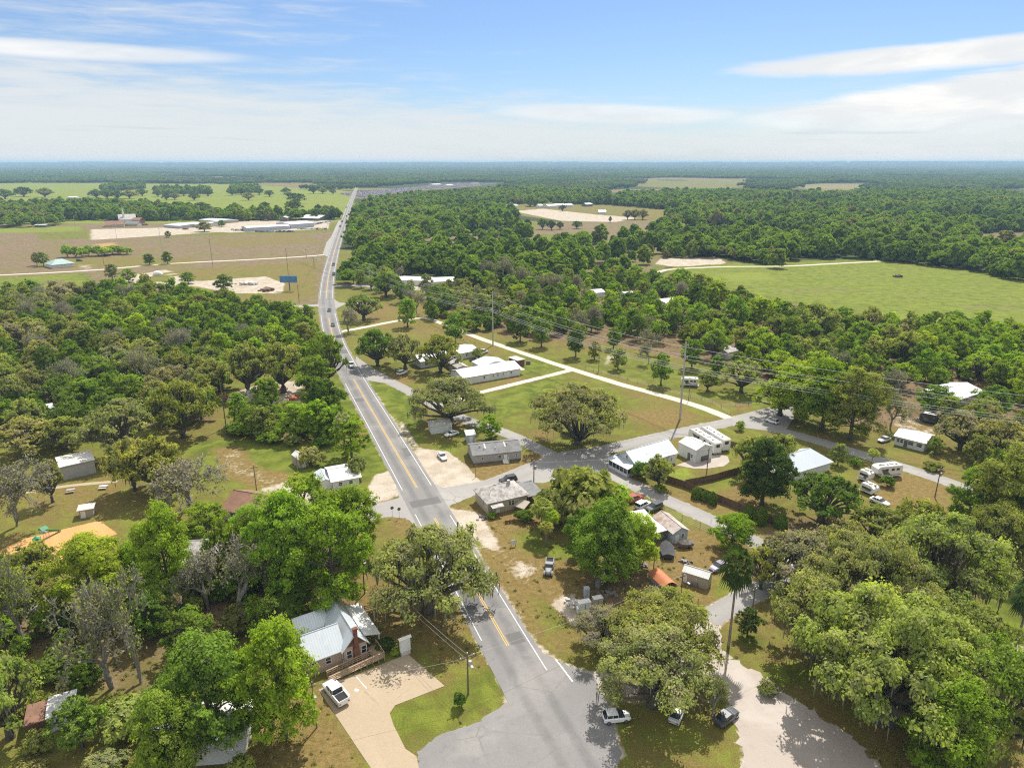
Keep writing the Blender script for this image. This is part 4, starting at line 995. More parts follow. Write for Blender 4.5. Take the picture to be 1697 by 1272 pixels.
# --- white house with a porch, its fence neighbour the white garage
e, L = house('white_house', 'white house with pale blue metal roof and dark screened porch', 'house', (1053, 786), (1119, 765), 7.4, 3.0, 2.3, 'siding_white', 'roof_metal', over=.5,
             wins=[(.25, .9, 1.1, 1.2), (.5, .9, 1.1, 1.2), (.8, .8, 1.1, 1.2)], side=[(.42, .9, 3.3, .9, 'l')])
p = MB(); p.slab([(-3.3, 7.9, 2.45), (-3.3, -.5, 2.45), (-.02, -.5, 3.05), (-.02, 7.9, 3.05)], .1); p.build('porch_roof', 'roof_metal_along', e)
p = MB(); p.box(-2.95, 0, 0, -.03, 7.4, .75); p.box(-2.95, 0, 2.15, -.03, 7.4, 2.34)
for i in range(6): p.box(-2.97, i * 1.44, .75, -2.83, i * 1.44 + .15, 2.15)
for i in range(3): p.box(-2.9 + i * 1.3, -.02, .75, -2.78 + i * 1.3, .10, 2.15)
p.build('porch_wall', 'siding_white', e)
p = MB(); p.box(-2.82, .12, .75, -.05, 7.3, 2.14); p.build('porch_screen', 'window_glass', e)
box_block('white_annex', 'small white flat annex between the porch house and the garage', 'annex', (1107, 770), (1119, 767), 3.0, 2.7, 'siding_white', 'roof_flat', wins=((.3, .6, 1.0, 1.0),))
dg = dist((1152, 767), (1117, 754.5))
e, L = house('white_garage', 'white metal garage with ribbed roof beside two travel trailers', 'garage', (1152, 767), (1179, 759.5), dg, 3.7, 1.1, 'siding_white', 'roof_white_along', ridge='y', over=.12, wins=[(.12, .5, 2.2, .5)],
             side=[(.15, .8, 1.0, 1.1, 'l')])
m = MB(); m.box(.33 * L, -.08, 0, .80 * L, -.004, 1.5); m.build('door', 'wall_dark', e)
m = MB(); m.box(-.07, dg * .30, 0, -.004, dg * .30 + 1.0, 2.1); m.build('door', 'wall_dark', e)
v = MB(); v.cyl((L * .78, dg * .35, 4.0), .18, 2, .7, 8); v.build('roof_vent', 'wall_dark', e)

# --- motel: two white wings and a link
e, L = house('motel_wing', 'long white motel wing behind two oaks by the main road', 'motel', (698, 610), (752, 601), 8.5, 2.9, 1.5, 'siding_white', 'roof_metal_white', over=.6,
             wins=[(.12, 1.2, .9, 1.3), (.36, 1.2, .9, 1.3), (.6, 1.2, .9, 1.3), (.82, 1.2, .9, 1.3)], doors=(.28, .52, .76), side=[(.3, 1.0, 1.0, 1.2, 'l')])
house('motel_wing', 'short white motel block with twin low roofs behind the covered walk', 'motel', (763, 596), (793, 590), 11, 2.8, 1.0, 'siding_white', 'roof_metal_white', over=.5, wins=[(.3, 1.0, 1.0, 1.1)])
e, L = house('motel_wing', 'white motel wing with broad white roof facing the open grass block', 'motel', (768, 638), (862, 621.5), 10.5, 2.9, 1.5, 'siding_white', 'roof_metal_white', over=.5,
             wins=[(.34, .8, 1.0, 1.2), (.50, .7, 1.2, .9), (.58, .7, 1.2, .9), (.68, .7, 1.2, .9), (.82, .8, 1.2, 1.0)], doors=(.40, .75))
gable(e, L * .52, 9.0, L * .98, 17.0, 2.9, 1.3, 'siding_white', 'roof_white_along', 'y', .4)
s = MB(); s.slab([(L + .3, -.2, 2.0), (L + 2.2, -.2, 2.0), (L + 2.2, 3.2, 2.2), (L + .3, 3.2, 2.2)], .08)
s.build('awning', 'roof_flat', e)
e, L = house('covered_walk', 'narrow covered walk with grey roof joining the white motel wings', 'walkway', (775, 617.5), (752, 602), 4.2, 2.5, .7, 'wall_cream', 'roof_stained', over=.4, wins=[(.15, .6, .9, 1.2), (.3, .6, .9, 1.2), (.45, .6, .9, 1.2), (.6, .6, .9, 1.2), (.75, .6, .9, 1.2)])
box_block('brick_shed', 'red-brown box shed with white roof on grass beside the motel', 'shed', (843.5, 603), (858, 608.5), 3.4, 2.7, 'red_brick_dark', 'roof_flat')
m = MB(); m.box(0, 0, 0, 1.7, 1.1, 1.3); m.box(.1, .1, 1.3, 1.6, 1.0, 1.42); tag(m.build('waste_skip', 'wall_dark', None, P(872, 604)), 'dark waste skip standing beside the red-brown box shed', 'skip')
box_block('white_shed', 'white flat shed under the big oak beside the main road', 'shed', (715, 719.5), (749.5, 715), 4.5, 2.5, 'siding_white', 'roof_flat', wins=((.86, .5, 1.0, .8),))
box_block('grey_shed', 'little grey garden shed with pale roof beside the round green tree', 'shed', (774, 733.5), (788, 732), 2.6, 2.3, 'wall_blue', 'roof_metal_white', slope=.4, doors=(.3,))

# --- left of the main road
e, L = house('barrel_shed', 'small beige metal shed with pale roof on the cleared grass', 'shed', (497, 776), (512, 771.5), 4.6, 2.5, .8, 'wall_beige', 'roof_white_along', ridge='y', over=.08, doors=(.3,))
e, L = house('roadside_shop', 'low building with bright blue-white metal roof beside the main road', 'building', (553, 812), (596, 804), 8.5, 2.6, 1.2, 'wall_white', 'roof_metal_white', over=.6, wins=[(.2, 1.0, .9, 1.0), (.6, 1.0, .9, 1.0)])
gable(e, -3.2, 1.0, -.05, 7.2, 2.3, .7, 'wall_white', 'roof_metal_along', 'y', .4)
house('brown_house', 'house with red-brown shingle roof among tall leafy trees', 'house', (372, 860), (427, 870), 9.5, 2.8, 2.2, 'wall_cream', 'roof_brown', over=.6, wins=[(.2, 1.0, 1.0, 1.1), (.6, 1.0, 1.0, 1.1)])
box_block('block_building', 'windowless grey block building with pale flat roof beside the park path', 'building', (105, 796), (160, 783), 7.5, 3.7, 'wall_grey', 'roof_flat', .3)
box_block('block_kiosk', 'tiny brown block kiosk with pale slab roof on the park grass', 'kiosk', (133, 859), (156, 855), 2.6, 2.0, 'wall_beige', 'concrete_pale', .35, doors=(.1,))
house('park_side_house', 'white-roofed house half hidden in the oaks left of the block building', 'house', (48, 703), (94, 693), 9, 2.6, 1.3, 'wall_white', 'roof_metal_white', over=.5, wins=[(.3, .9, 1, 1)])
house('wood_cabin', 'small white roof deep in the left-hand wood', 'house', (140, 528), (168, 525), 7, 2.6, 1.3, 'wall_white', 'roof_metal_white')
e, L = house('grey_chapel', 'building with grey metal roof and white trim behind bare grey branches', 'building', (303, 968), (372, 966), 12, 3.0, 3.0, 'wall_white', 'roof_stained', ridge='x', over=.5)
e, L = house('trailer_home', 'narrow home with bright white ribbed roof at the bottom edge by brush', 'house', (85, 1213), (127, 1200), 4.4, 2.6, .35, 'siding_white', 'roof_metal_white', over=.25, wins=[(.25, .8, 1.0, 1.0), (.65, .8, 1.0, 1.0)])
box_block('brown_lean_to', 'brown sheet roof leaning on the narrow white-roofed home', 'shed', (48, 1222), (80, 1212), 4.0, 2.2, 'wood_brown', 'roof_brown')
house('white_roof_house', 'house with white metal roof under the bright leafy tree', 'house', (250, 1274), (402, 1262), 8.5, 2.7, 1.3, 'wall_white', 'roof_metal_white', over=.5, wins=[(.2, 1, 1, 1), (.5, 1, 1, 1)])

# --- brick cottage with the ramp
a = P(562, 1124.5); b = P(633, 1096.5); rz = math.atan2(b.y - a.y, b.x - a.x); ux = Vector((math.cos(rz), math.sin(rz), 0)); uy = Vector((-math.sin(rz), math.cos(rz), 0))
def cot(px, py):
    d = P(px, py) - a; return d.dot(ux), d.dot(uy)
gx0 = cot(573, 1105)[0]; gx1 = cot(609, 1088)[0]; gy0 = cot(585, 1098)[1]
e = empty('brick_cottage', a, rz, 'brick cottage with steep blue-grey metal roofs, chimney and wooden ramp', 'cottage'); FOOT.append((a.x + uy.x * 6, a.y + uy.y * 6, 9))
HW = 3.3; GW = gx1 - gx0; GD = 13.5
gable(e, gx0, gy0, gx1, gy0 + GD, HW, GW * .56, 'brick_pink', 'roof_metal_along', 'y', .45)
gable(e, gx0 - 6.2, gy0 + .6, gx0 - .02, gy0 + 6.6, HW - .1, 2.55, 'brick_pink', 'roof_metal', 'x', .45)
gable(e, gx0 - 5.0, gy0 + 8.6, gx0 - .02, gy0 + 12.6, HW - .5, 1.5, 'brick_pink', 'roof_metal', 'x', .35)
r = MB(); r.slab([(gx1 + .1, gy0 + 1.2, HW + .25), (gx1 + 2.9, gy0 + 1.2, HW - .55), (gx1 + 2.9, gy0 + 11.0, HW - .55), (gx1 + .1, gy0 + 11.0, HW + .25)], .12); r.build('porch_roof', 'roof_metal_white', e)
r = MB()
for i in range(4): r.tube([(gx1 + 2.7, gy0 + 1.5 + i * 3.05, 0), (gx1 + 2.7, gy0 + 1.5 + i * 3.05, HW - .62)], .09, 6)
r.build('porch_post', 'trim_white', e)
c = MB(); cx = gx0 + GW * .52; c.box(cx - .45, gy0 - .55, 0, cx + .45, gy0 - .004, 3.2); c.box(cx - .32, gy0 - .50, 3.2, cx + .32, gy0 - .006, HW + GW * .56 + 1.0); c.box(cx - .42, gy0 - .58, HW + GW * .56 + 1.0, cx + .42, gy0 + .06, HW + GW * .56 + 1.25)
c.build('chimney', 'red_brick_dark', e)
sh = MB(); xm = (gx0 + gx1) / 2; sh.prism([(gx0 + .25, HW + .02), (gx1 - .25, HW + .02), (xm, HW + GW * .56 - .3)], 1, gy0 - .03, gy0 - .002); recalc(sh.build('gable_shingles', 'wood_brown', e).data)
window(e, gx0 + GW * .10, 1.15, .95, 1.55, y=gy0); window(e, gx0 + GW * .74, 1.15, .95, 1.55, y=gy0); window(e, gx0 - 2.9, 1.15, .95, 1.3, y=gy0 + .6); window(e, gx0 - 5.2, 1.15, .95, 1.3, y=gy0 + .6)
g_ = MB(); g_.tube([(gx0 - .1, gy0 + .4, 0), (gx0 - .1, gy0 + .4, HW)], .07, 6); g_.build('downpipe', 'trim_white', e)
x0r, x1r = cot(541, 1118)[0], cot(632, 1086)[0]
rp = MB(); y1r = gy0 - .8
rp.slab([(x0r, y1r - 1.5, .10), (x1r, y1r - 1.5, .80), (x1r, y1r, .80), (x0r, y1r, .10)], .09); rp.slab([(x1r - .02 - 1.6, y1r, .79), (x1r, y1r, .79), (x1r, gy0 + 1.4, .79), (x1r - 1.62, gy0 + 1.4, .79)], .09); ro = rp.build('ramp', 'wood_pale', e)
for yy in (y1r - 1.5, y1r):
    q = MB(); n = 9
    for i in range(n + 1):
        t = i / n; x = x0r + (x1r - x0r) * t - (1.6 if yy == y1r else 0) * t; z = .1 + .7 * t; q.box(x - .05, yy - .05, 0, x + .05, yy + .05, z + 1.0)
    xe = x1r - (1.6 if yy == y1r else 0)
    q.slab([(x0r - .1, yy - .10, 1.14), (xe + .1, yy - .10, 1.84), (xe + .1, yy + .10, 1.84), (x0r - .1, yy + .10, 1.14)], .05)
    for k in (.45, .80): q.slab([(x0r, yy - .03, k), (xe, yy - .03, k + .7), (xe, yy + .03, k + .7), (x0r, yy + .03, k)], .14)
    q.build('handrail', 'wood_pale', ro)
q = MB(); q.box(x1r - .05, y1r - 1.44, 1.74, x1r + .05, gy0 + 1.3, 1.84); q.box(x1r - .02, y1r - 1.44, 1.1, x1r + .02, gy0 + 1.3, 1.24)
for i in range(4): q.box(x1r - .05, y1r - 1.4 + i * 1.2, 0, x1r + .05, y1r - 1.3 + i * 1.2, 1.74)
q.build('handrail', 'wood_pale', ro)
# white sign at the edge of the car park: its back and narrow roof
sg = P(672, 1083); e = empty('church_sign', sg, rz, 'tall white cabinet sign on a low base at the car park edge', 'sign')
m = MB(); m.box(-.9, -.22, .75, .9, .22, 3.2); m.build('board', 'wall_white', e)
m = MB(); m.prism([(-.42, 3.202), (.42, 3.202), (0, 3.50)], 0, -1.1, 1.1); recalc(m.build('cap', 'trim_white', e).data)
m = MB(); m.box(-.8, -.3, 0, .8, .3, .748); m.build('base', 'concrete_pale', e)

# --- cluttered lot
dd = dist((1114, 901), (1082, 874))
e, L = house('rusty_roof_house', 'grey-blue house with rusty metal roof on the cluttered lot', 'house', (1114, 901), (1138.5, 895.5), dd, 2.7, 1.0, 'wall_blue', 'roof_rusty', ridge='y', over=.35, wins=[(.55, .8, 1.0, 1.1)], doors=(.15,), side=[(.3, .8, 1.0, 1.1, 'l'), (.6, .8, 1.0, 1.1, 'l')])
box_block('white_canopy', 'white flat canopy attached to the rusty-roofed house', 'canopy', (1083, 900), (1103, 894), 4.4, 2.4, 'wall_dark', 'roof_flat', .3)
box_block('white_canopy', 'white sloping canopy behind the leafy tree beside the rusty-roofed house', 'canopy', (1063, 884), (1084, 880), 5, 2.2, 'wall_dark', 'roof_metal_white', .3, slope=.4)
e, L = house('beige_shed', 'long beige-grey shed with pale gable roof beside a palm tree', 'shed', (1129.5, 963.5), (1171.8, 977), dist((1171.8, 977), (1187.5, 970)), 2.35, .75, 'wall_beige', 'roof_metal_white', over=.1, wins=[(.47, .5, 1.2, .5)])
m = MB(); m.box(.05 * L, -.05, .15, .20 * L, -.004, 1.9); m.build('door', 'wall_white', e)
m = MB(); m.box(.55 * L, -.5, 0, .62 * L, -.06, .9); m.box(.3 * L, -.45, 0, .42 * L, -.06, .6); m.build('shelf_clutter', 'junk_metal', e)
a = P(1099, 982); b2 = P(1121, 976); rzz = math.atan2(b2.y - a.y, b2.x - a.x); e = empty('arched_carport', a, rzz, 'low arched shelter with faded orange cover at the lot edge', 'shelter')
m = MB(); n = 8; W_ = (b2 - a).length; pr = [(-.05 + (W_ + .1) * i / n, 1.1 + .85 * math.sin(math.pi * i / n)) for i in range(n + 1)]
for i in range(n): m.slab([(pr[i][0], 0, pr[i][1]), (pr[i + 1][0], 0, pr[i + 1][1]), (pr[i + 1][0], 5.2, pr[i + 1][1]), (pr[i][0], 5.2, pr[i][1])], .05)
m.build('cover', 'tarp_orange', e); m = MB(); m.box(0, .02, 0, .08, 5.18, 1.05); m.box(W_ - .08, .02, 0, W_, 5.18, 1.05); m.build('side_panel', 'wall_beige', e)
m = MB()
for i in range(6): m.tube([(-4.6 + i * .75, -1.4 - .2 * (i % 2), .35), (-.6 + i * .5, 2.4, .55)], .045, 5)
for i in range(4): m.tube([(-4.4 + i * 1.3, 1.6 - i * .3, .3), (-.4, -.9 + i * .7, .5)], .045, 5)
for i in range(5): m.tube([(-3.6 + i * .8, -.5 + .4 * i, 0), (-3.6 + i * .8, -.5 + .4 * i, .5)], .04, 5)
tag(m.build('pipe_stack', 'steel', None, a, rzz), 'heap of crossed white pipes lying beside the orange-covered shelter', 'pipes')
def locker(name, label, px, py, w, d, h, mat, top, rz):
    e = empty(name, P(px, py), rz, label, 'cabinet'); m = MB(); m.box(0, 0, .12, w, d, h); m.build('body', mat, e)
    m = MB(); m.box(-.04, -.04, h + .002, w + .04, d + .04, h + .06); m.build('lid', top, e)
    m = MB(); m.box(w * .48, -.025, .3, w * .52, -.003, h - .2); m.build('door_seam', 'wall_dark', e)
    m = MB(); [m.box(x, y, 0, x + .12, y + .12, .118) for x in (0, w - .12) for y in (0, d - .12)]; m.build('foot', 'wall_dark', e); return e
locker('metal_locker', 'large white steel locker standing on the rubble patch', 960, 1016, 2.3, 1.2, 1.95, 'wall_white', 'trim_white', .3)
locker('metal_locker', 'cream cabinet with a dark opening in its top beside the white locker', 984.5, 1005, 1.8, 1.1, 1.5, 'wall_cream', 'trim_white', .32)
locker('metal_locker', 'narrow blue-grey cabinet behind the white locker', 968.5, 992, .95, .9, 2.1, 'wall_blue', 'wall_blue', .15)
locker('standing_board', 'white slab standing edge-on at the corner of the white locker', 957, 1018, .25, .9, 1.2, 'wall_white', 'trim_white', .2)

# --- right-hand houses
e, L = house('white_cottage', 'long low white house with white roof beside the residential street', 'house', (1481, 736), (1530, 748.5), dist((1530, 748.5), (1544, 741)) + 3, 2.7, .9, 'siding_white', 'roof_metal_white', over=.4,
             wins=[(.06, .9, 1.0, 1.2), (.18, .9, 1.0, 1.2), (.45, 1.5, 1.0, 1.2), (.73, 1.5, 1.0, 1.2)], side=[(.4, .9, 1.0, 1.1, 'r')])
m = MB(); m.box(.32 * L, -.06, .1, .32 * L + .95, -.003, 2.1); m.build('door', 'wall_dark', e)
e, L = house('blue_roof_house', 'house with pale blue hipped metal roof behind a round oak', 'house', (1316, 797), (1374, 779), 9, 2.8, 2.4, 'siding_white', 'roof_metal_along', hip=3.5, over=.6)
box_block('white_carport', 'flat white carport roof in front of the pale blue hipped roof', 'carport', (1287, 801), (1316, 796), 5, 2.3, 'wall_dark', 'roof_flat', .4)
house('wood_edge_house', 'house with broad white roof at the edge of the right-hand wood', 'house', (1581, 676), (1625, 661), 11, 2.9, 1.5, 'wall_grey', 'roof_metal_white', over=.6, wins=[(.4, 1.2, 1, 1.1)])
house('right_wood_cabin', 'white-roofed cabin barely showing through the right-hand wood', 'house', (1395, 573), (1418, 570), 8, 2.8, 1.3, 'wall_white', 'roof_metal_white')
house('storage_barn', 'white walled barn among trees beyond the wire fence', 'barn', (1205, 596), (1222, 592), 8, 3, 1.4, 'wall_white', 'roof_stained', over=.3)
# --- roofs in the middle woods
for (A, B, d, h, lab) in [((656, 472), (705, 474), 16, 3.4, 'flat white shop roof beside the big spreading tree near the road'), ((712, 476), (757, 474), 18, 3.4, 'flat white shop roof with dark vents deeper in the trees'),
                          ((978, 494), (1003, 492), 11, 3, 'grey-white roof showing among the middle trees'), ((1038, 497), (1052, 496), 10, 3, 'small white roof beside the grey-white roof in the trees'),
                          ((1106, 512), (1131, 508), 12, 3, 'white roof with a dark ridge deep in the middle trees'), ((738, 428), (750, 428), 12, 3, 'tiny white roof poking out of the bright trees'),
                          ((1012, 458), (1026, 458), 10, 3, 'white barn roof beside the narrow field road')]:
    house('wooded_roof_house', lab, 'building', A, B, d, h, 1.0, 'wall_white', 'roof_metal_white', over=.4)
    q_ = P((A[0] + B[0]) / 2, max(A[1], B[1])); FOOT.append((q_.x, q_.y - 9, 13))
# --- far left: green house, yard sheds, storage rows, dealership, church
e, L = house('green_roof_house', 'lone house with pale green roof and white eaves in the brown field', 'house', (88, 445), (123, 441.5), 15, 3.0, 2.8, 'wall_white', 'roof_green', hip=6, over=1.0)
house('storage_shed', 'long storage building with blue-white roof, longest of the row', 'shed', (300, 377), (345, 377), 40, 3.5, 1.2, 'wall_grey', 'roof_metal_white', over=.3)
house('storage_shed', 'narrow white-roofed storage building nearest the sandy yard', 'shed', (272, 377), (298, 379), 40, 3.2, 1.0, 'wall_grey', 'roof_metal', over=.3)
house('storage_shed', 'far storage building of the row with grey roof', 'shed', (330, 368), (362, 371), 30, 3.2, 1.0, 'wall_beige', 'roof_metal', over=.3)
house('dealer_hall', 'long white-roofed sales building lined with parked cars', 'building', (410, 384), (481, 380), 22, 4.2, 1.2, 'wall_blue', 'roof_metal_white', over=.5)
house('dealer_hall', 'white hall joining the end of the long sales building', 'building', (483, 379), (521, 376), 34, 5.0, 1.5, 'wall_blue', 'roof_metal_white', over=.5)
house('dealer_shelter', 'open white gable shelter behind the sales building', 'shelter', (499, 365), (528, 366), 30, 3.5, 3.2, 'wall_dark', 'roof_metal_white', over=1.5)
house('dealer_shelter', 'low dark block with a white roof edge behind the sales building', 'building', (464, 367), (476, 367), 20, 5.0, 1.5, 'wall_dark', 'roof_metal_white', ridge='y')
house('field_barn', 'small white barn on the far pasture above the trees', 'barn', (113, 330), (128, 330), 15, 4, 1.5, 'wall_white', 'roof_metal_white')
house('field_shed', 'open white-roofed shed at the field edge by a lone tree', 'shed', (58, 377), (76, 377), 10, 3, .6, 'wall_dark', 'roof_metal_white')
e, L = house('far_church', 'far church with grey roof and thin white steeple', 'church', (198, 369), (226, 368), 26, 4, 6, 'wall_white', 'roof_stained', over=.6)
m = MB(); m.box(L * .30 - 1.2, 5, 6, L * .30 + 1.2, 7.4, 12); m.tube([(L * .30, 6.2, 12), (L * .30, 6.2, 22)], [1.3, .1], 6); m.build('steeple', 'trim_white', e)
house('far_hall', 'far low hall with brown gable roof beside the church', 'building', (174, 377), (206, 376), 18, 3, 4, 'wall_cream', 'roof_brown', over=.6)
house('far_hall', 'far cream hall between church and storage rows', 'building', (203, 375), (228, 375), 14, 3, 3, 'wall_cream', 'roof_shingle_grey', over=.6)
house('far_hall', 'far red brick hall beside the thin steeple', 'building', (219, 371), (232, 371), 14, 5, 2.5, 'red_brick_dark', 'roof_brown', over=.6)
for A, B, d, lab in [((908, 345), (922, 344.5), 14, 'small white barn at the far gravel field'), ((922, 344), (938, 343.5), 20, 'widest white barn at the far gravel field'), ((940, 343.5), (950, 343), 14, 'pale barn at the end of the far barn row'),
                     ((893, 344.5), (900, 344.3), 12, 'lowest white shed of the far barn row'), ((972, 342.5), (982, 342), 14, 'dark-walled white shed alone beyond the gravel'), ((992, 355), (1004, 355), 8, 'long low white trailer on the brown field'),
                     ((838, 345), (858, 344.5), 14, 'long white shed at the left end of the gravel field'), ((863, 384), (880, 383.5), 10, 'white-roofed shed in the dark trees short of the brown field'),
                     ((628, 305), (640, 305), 20, 'white building at the salvage yard, left end'), ((657, 305), (668, 305), 24, 'white building with dark side at the salvage yard'), ((718, 308), (732, 307.5), 24, 'white twin roof at the far end of the salvage yard'),
                     ((742, 309), (752, 308.5), 20, 'low white building right of the salvage yard'), ((784, 306), (795, 305.5), 20, 'red-brown roofed building past the salvage yard'), ((826, 301), (856, 300), 40, 'long pale building on the far wood edge'),
                     ((546, 287), (553, 286.7), 40, 'white speck of a roof in the far wood'), ((560, 287), (566, 286.7), 40, 'second white speck of a roof in the far wood'), ((812, 288), (818, 288), 40, 'white roof in the far wood beyond the road')]:
    house('far_building', lab, 'building', A, B, d, 4.0, 2.0, 'wall_white' if 'dark' not in lab else 'wall_dark', 'roof_metal_white' if 'red' not in lab else 'roof_brown', over=.5)

# ------------------------------------------------------------------ fences, poles, signs
def board_fence(name, label, pts, h, z=0.0):
    e = empty(name, P(*pts[0]), 0, label, 'fence'); o = P(*pts[0]); m = MB(); rnd = random.Random(5); posts = []
    for (p, q) in zip(pts[:-1], pts[1:]):
        a, b = P(*p) - o, P(*q) - o; d = b - a; n = max(1, int(d.length / .16)); s = Vector((-d.y, d.x, 0)).normalized() * .012; u = d.normalized()
        for i in range(n):
            c0 = a + d * (i / n); c1 = a + d * ((i + .93) / n); hh = h + rnd.uniform(-.04, .04)
            m.add([c0 - s, c1 - s, c1 + s, c0 + s, c0 - s + Vector((0, 0, hh)), c1 - s + Vector((0, 0, hh)), c1 + s + Vector((0, 0, hh)), c0 + s + Vector((0, 0, hh))], [(0, 1, 5, 4), (1, 2, 6, 5), (2, 3, 7, 6), (3, 0, 4, 7), (4, 5, 6, 7)])
        k = int(d.length / 2.4)
        posts += [a + d * (i / max(k, 1)) - s * 6 for i in range(k + 1)]
    m.build('boards', 'boards_brown', e)
    pm = MB().tube([(0, 0, 0), (0, 0, h + .06)], .06, 5).mesh('post', 'wood_brown')
    for c in posts[:100]: put('post', pm, e, c)
    return e
board_fence('privacy_fence', 'long brown board fence running behind the clipped cone shrubs', [(1078, 790), (1134, 808), (1180, 827), (1240, 851), (1290, 872)], 1.9)
board_fence('privacy_fence', 'brown board fence crossing the yard between garage and dry lawn', [(1135, 806), (1180, 797), (1228, 783)], 1.9)
board_fence('privacy_fence', 'low brown board fence behind the parked travel trailers', [(1205, 738), (1240, 746)], 1.6)
def post_fence(name, label, pts, h, gap, wires, mat='pole_wood', rail=False):
    o = P(*pts[0]); e = empty(name, o, 0, label, 'fence'); ln = [P(*p) - o for p in pts]; posts = []
    for a, b in zip(ln[:-1], ln[1:]):
        k = max(1, int((b - a).length / gap)); posts += [a.lerp(b, i / k) for i in range(k)]
    posts.append(ln[-1]); pm = MB().tube([(0, 0, -.1), (0, 0, h)], .07 if rail else .055, 5).mesh('post', mat)
    for c in posts[:100]: put('post', pm, e, c)
    w = MB()
    for i in range(wires):
        z = h * (.92 - i * .30)
        for a, b in zip(posts[:-1], posts[1:]):
            if rail:
                u = (b - a).normalized(); s = Vector((-u.y, u.x, 0)) * .03; w.slab([a - s + Vector((0, 0, z)), b - s + Vector((0, 0, z)), b + s + Vector((0, 0, z)), a + s + Vector((0, 0, z))], .13)
            else: w.tube([a + Vector((0, 0, z)), b + Vector((0, 0, z))], .012, 3, False)
    w.build('rail' if rail else 'wire', mat if rail else 'wire_metal', e); return e
post_fence('wire_fence', 'wire fence with thin posts along the dirt track edge', [(970, 612), (1040, 630), (1110, 650), (1180, 668), (1210, 688)], 1.2, 4.0, 3)
post_fence('wire_fence', 'wire fence with posts beside the street corner grass', [(1196, 674), (1240, 671), (1275, 668)], 1.2, 3.5, 3)
post_fence('wire_fence', 'leaning wire fence beside the back street and rusty-roofed house', [(1100, 849), (1130, 862), (1160, 874), (1182, 884)], 1.5, 2.6, 4)
post_fence('rail_fence', 'dark wooden rail fence behind the brick cottage', [(566, 1022), (605, 1012), (640, 1003)], 1.2, 2.4, 3, 'wood_brown', True)
post_fence('wire_fence', 'wire fence along the far side of the left verge', [(548, 352), (541, 378), (532, 405), (525, 430), (508, 462), (497, 490)], 1.4, 9, 2)
post_fence('wire_fence', 'park edge wire fence beyond the footpath', [(20, 800), (90, 793), (104, 790)], 1.2, 3, 3)

def pole(label, bx, by, ty, r=.15, mat='pole_wood', arm=1.2, trans=False, group=None, name='utility_pole', rz=0.5, lamp=False):
    b = P(bx, by); h = height_at(b, ty); e = empty(name, b, rz, label, 'utility pole', group)
    m = MB(); m.tube([(0, 0, -.2), (0, 0, h)], [r, r * .68], 8); m.build('post', mat, e)
    if arm:
        m = MB(); m.box(-arm, -.06, h - .75, arm, .06, h - .60); m.build('crossarm', mat, e)
        im = MB().cyl((0, 0, 0), .07, 2, .22, 6).mesh('insulator', 'trim_white')
        for x in (-arm + .1, arm - .1): put('insulator', im, e, (x, 0, h - .599))
        put('insulator', im, e, (0, 0, h))
    if trans:
        m = MB(); m.cyl((.42, -.05, h - 2.4), .26, 2, .9, 10); m.build('transformer', 'pole_grey', e)
    if lamp:
        m = MB(); m.tube([(0, 0, h - 1.6), (0, -1.4, h - 1.2)], .03, 5); m.box(-.15, -1.9, h - 1.3, .15, -1.4, h - 1.15); m.build('street_lamp_arm', 'steel', e)
    return e, b, h
pole('dark wooden pole on the bare lot behind the rail fence', 604.5, 983, 921, .14, trans=True)
pole('wooden pole with a lamp beside the white pickup car park', 776, 1150, 1082, .16, trans=True, lamp=True)
pole('thin wooden pole under the bright tree by the parked pickup', 525, 1205, 1130, .12, arm=.5, lamp=True)
pole('wooden pole beside the street junction by the black vehicle', 884.5, 807, 763, .16, trans=True)
pole('short thin pole on the grass before the grey manufactured home', 788.5, 790, 770, .10, arm=0)
pole('dark pole standing in the fenced yard before the white garage', 1306 - 135, 783, 741, .14, arm=.4)
pole('thin pole close to the porch of the white house', 1069.5, 775, 751, .10, arm=0)
pole('wooden pole on the dry lawn beyond the residential street', 1549, 824, 774, .15, trans=True)
pole('wooden pole at the edge of the sandy drive on the left', 425.5, 813, 770, .14, arm=.8)
pole('dark pole rising over the left thicket clearing', 375, 708, 628, .16, arm=0)
pole('thin pole at the corner of the cluttered lot', 1128, 993, 949, .13, arm=.6, lamp=True)
pole('slanted thin pole behind the leafy tree on the cluttered lot', 1083, 944, 882, .11, arm=0)
pole('wooden pole beside the back lane under the far oak', 1247, 1008, 972, .13, arm=.5)
pole('wooden pole on the dirt track verge by small trees', 992, 616, 590, .14, trans=True)
pole('short pole beside the tall grey pole along the wire fence', 1141, 663, 633, .12, arm=.6)
pole('brown stub pole in front of the beige metal shed', 494.5, 791, 755, .16, arm=0)
pole('pole at the roadside beside the blue billboard', 496, 502, 472, .18, arm=1.2)
for i, (bx, by, ty, lab) in enumerate([(353, 442, 395, 'tall thin pole in the brown field beside the farm road'), (269, 417, 378, 'thin pole in the brown field near the lone bush'), (194.5, 399, 370, 'thin pole before the far sandy yard'), (478, 456, 411, 'tall dark pole behind the blue billboard'),
                                       (126, 381, 352, 'thin pole before the far dark trees'), (77, 380, 347, 'thin pole in the far left field'), (34, 364, 340, 'furthest thin pole of the far left field'), (521, 445, 426, 'thin pole by the left verge fence'), (508, 428, 413, 'thin pole at the farm road mouth'),
                                       (173, 441, 427, 'short pole beside the green-roofed house drive')]):
    pole(lab, bx, by, ty, .17, 'pole_grey' if by < 420 else 'pole_wood', arm=.8, group='poles across the far left field')
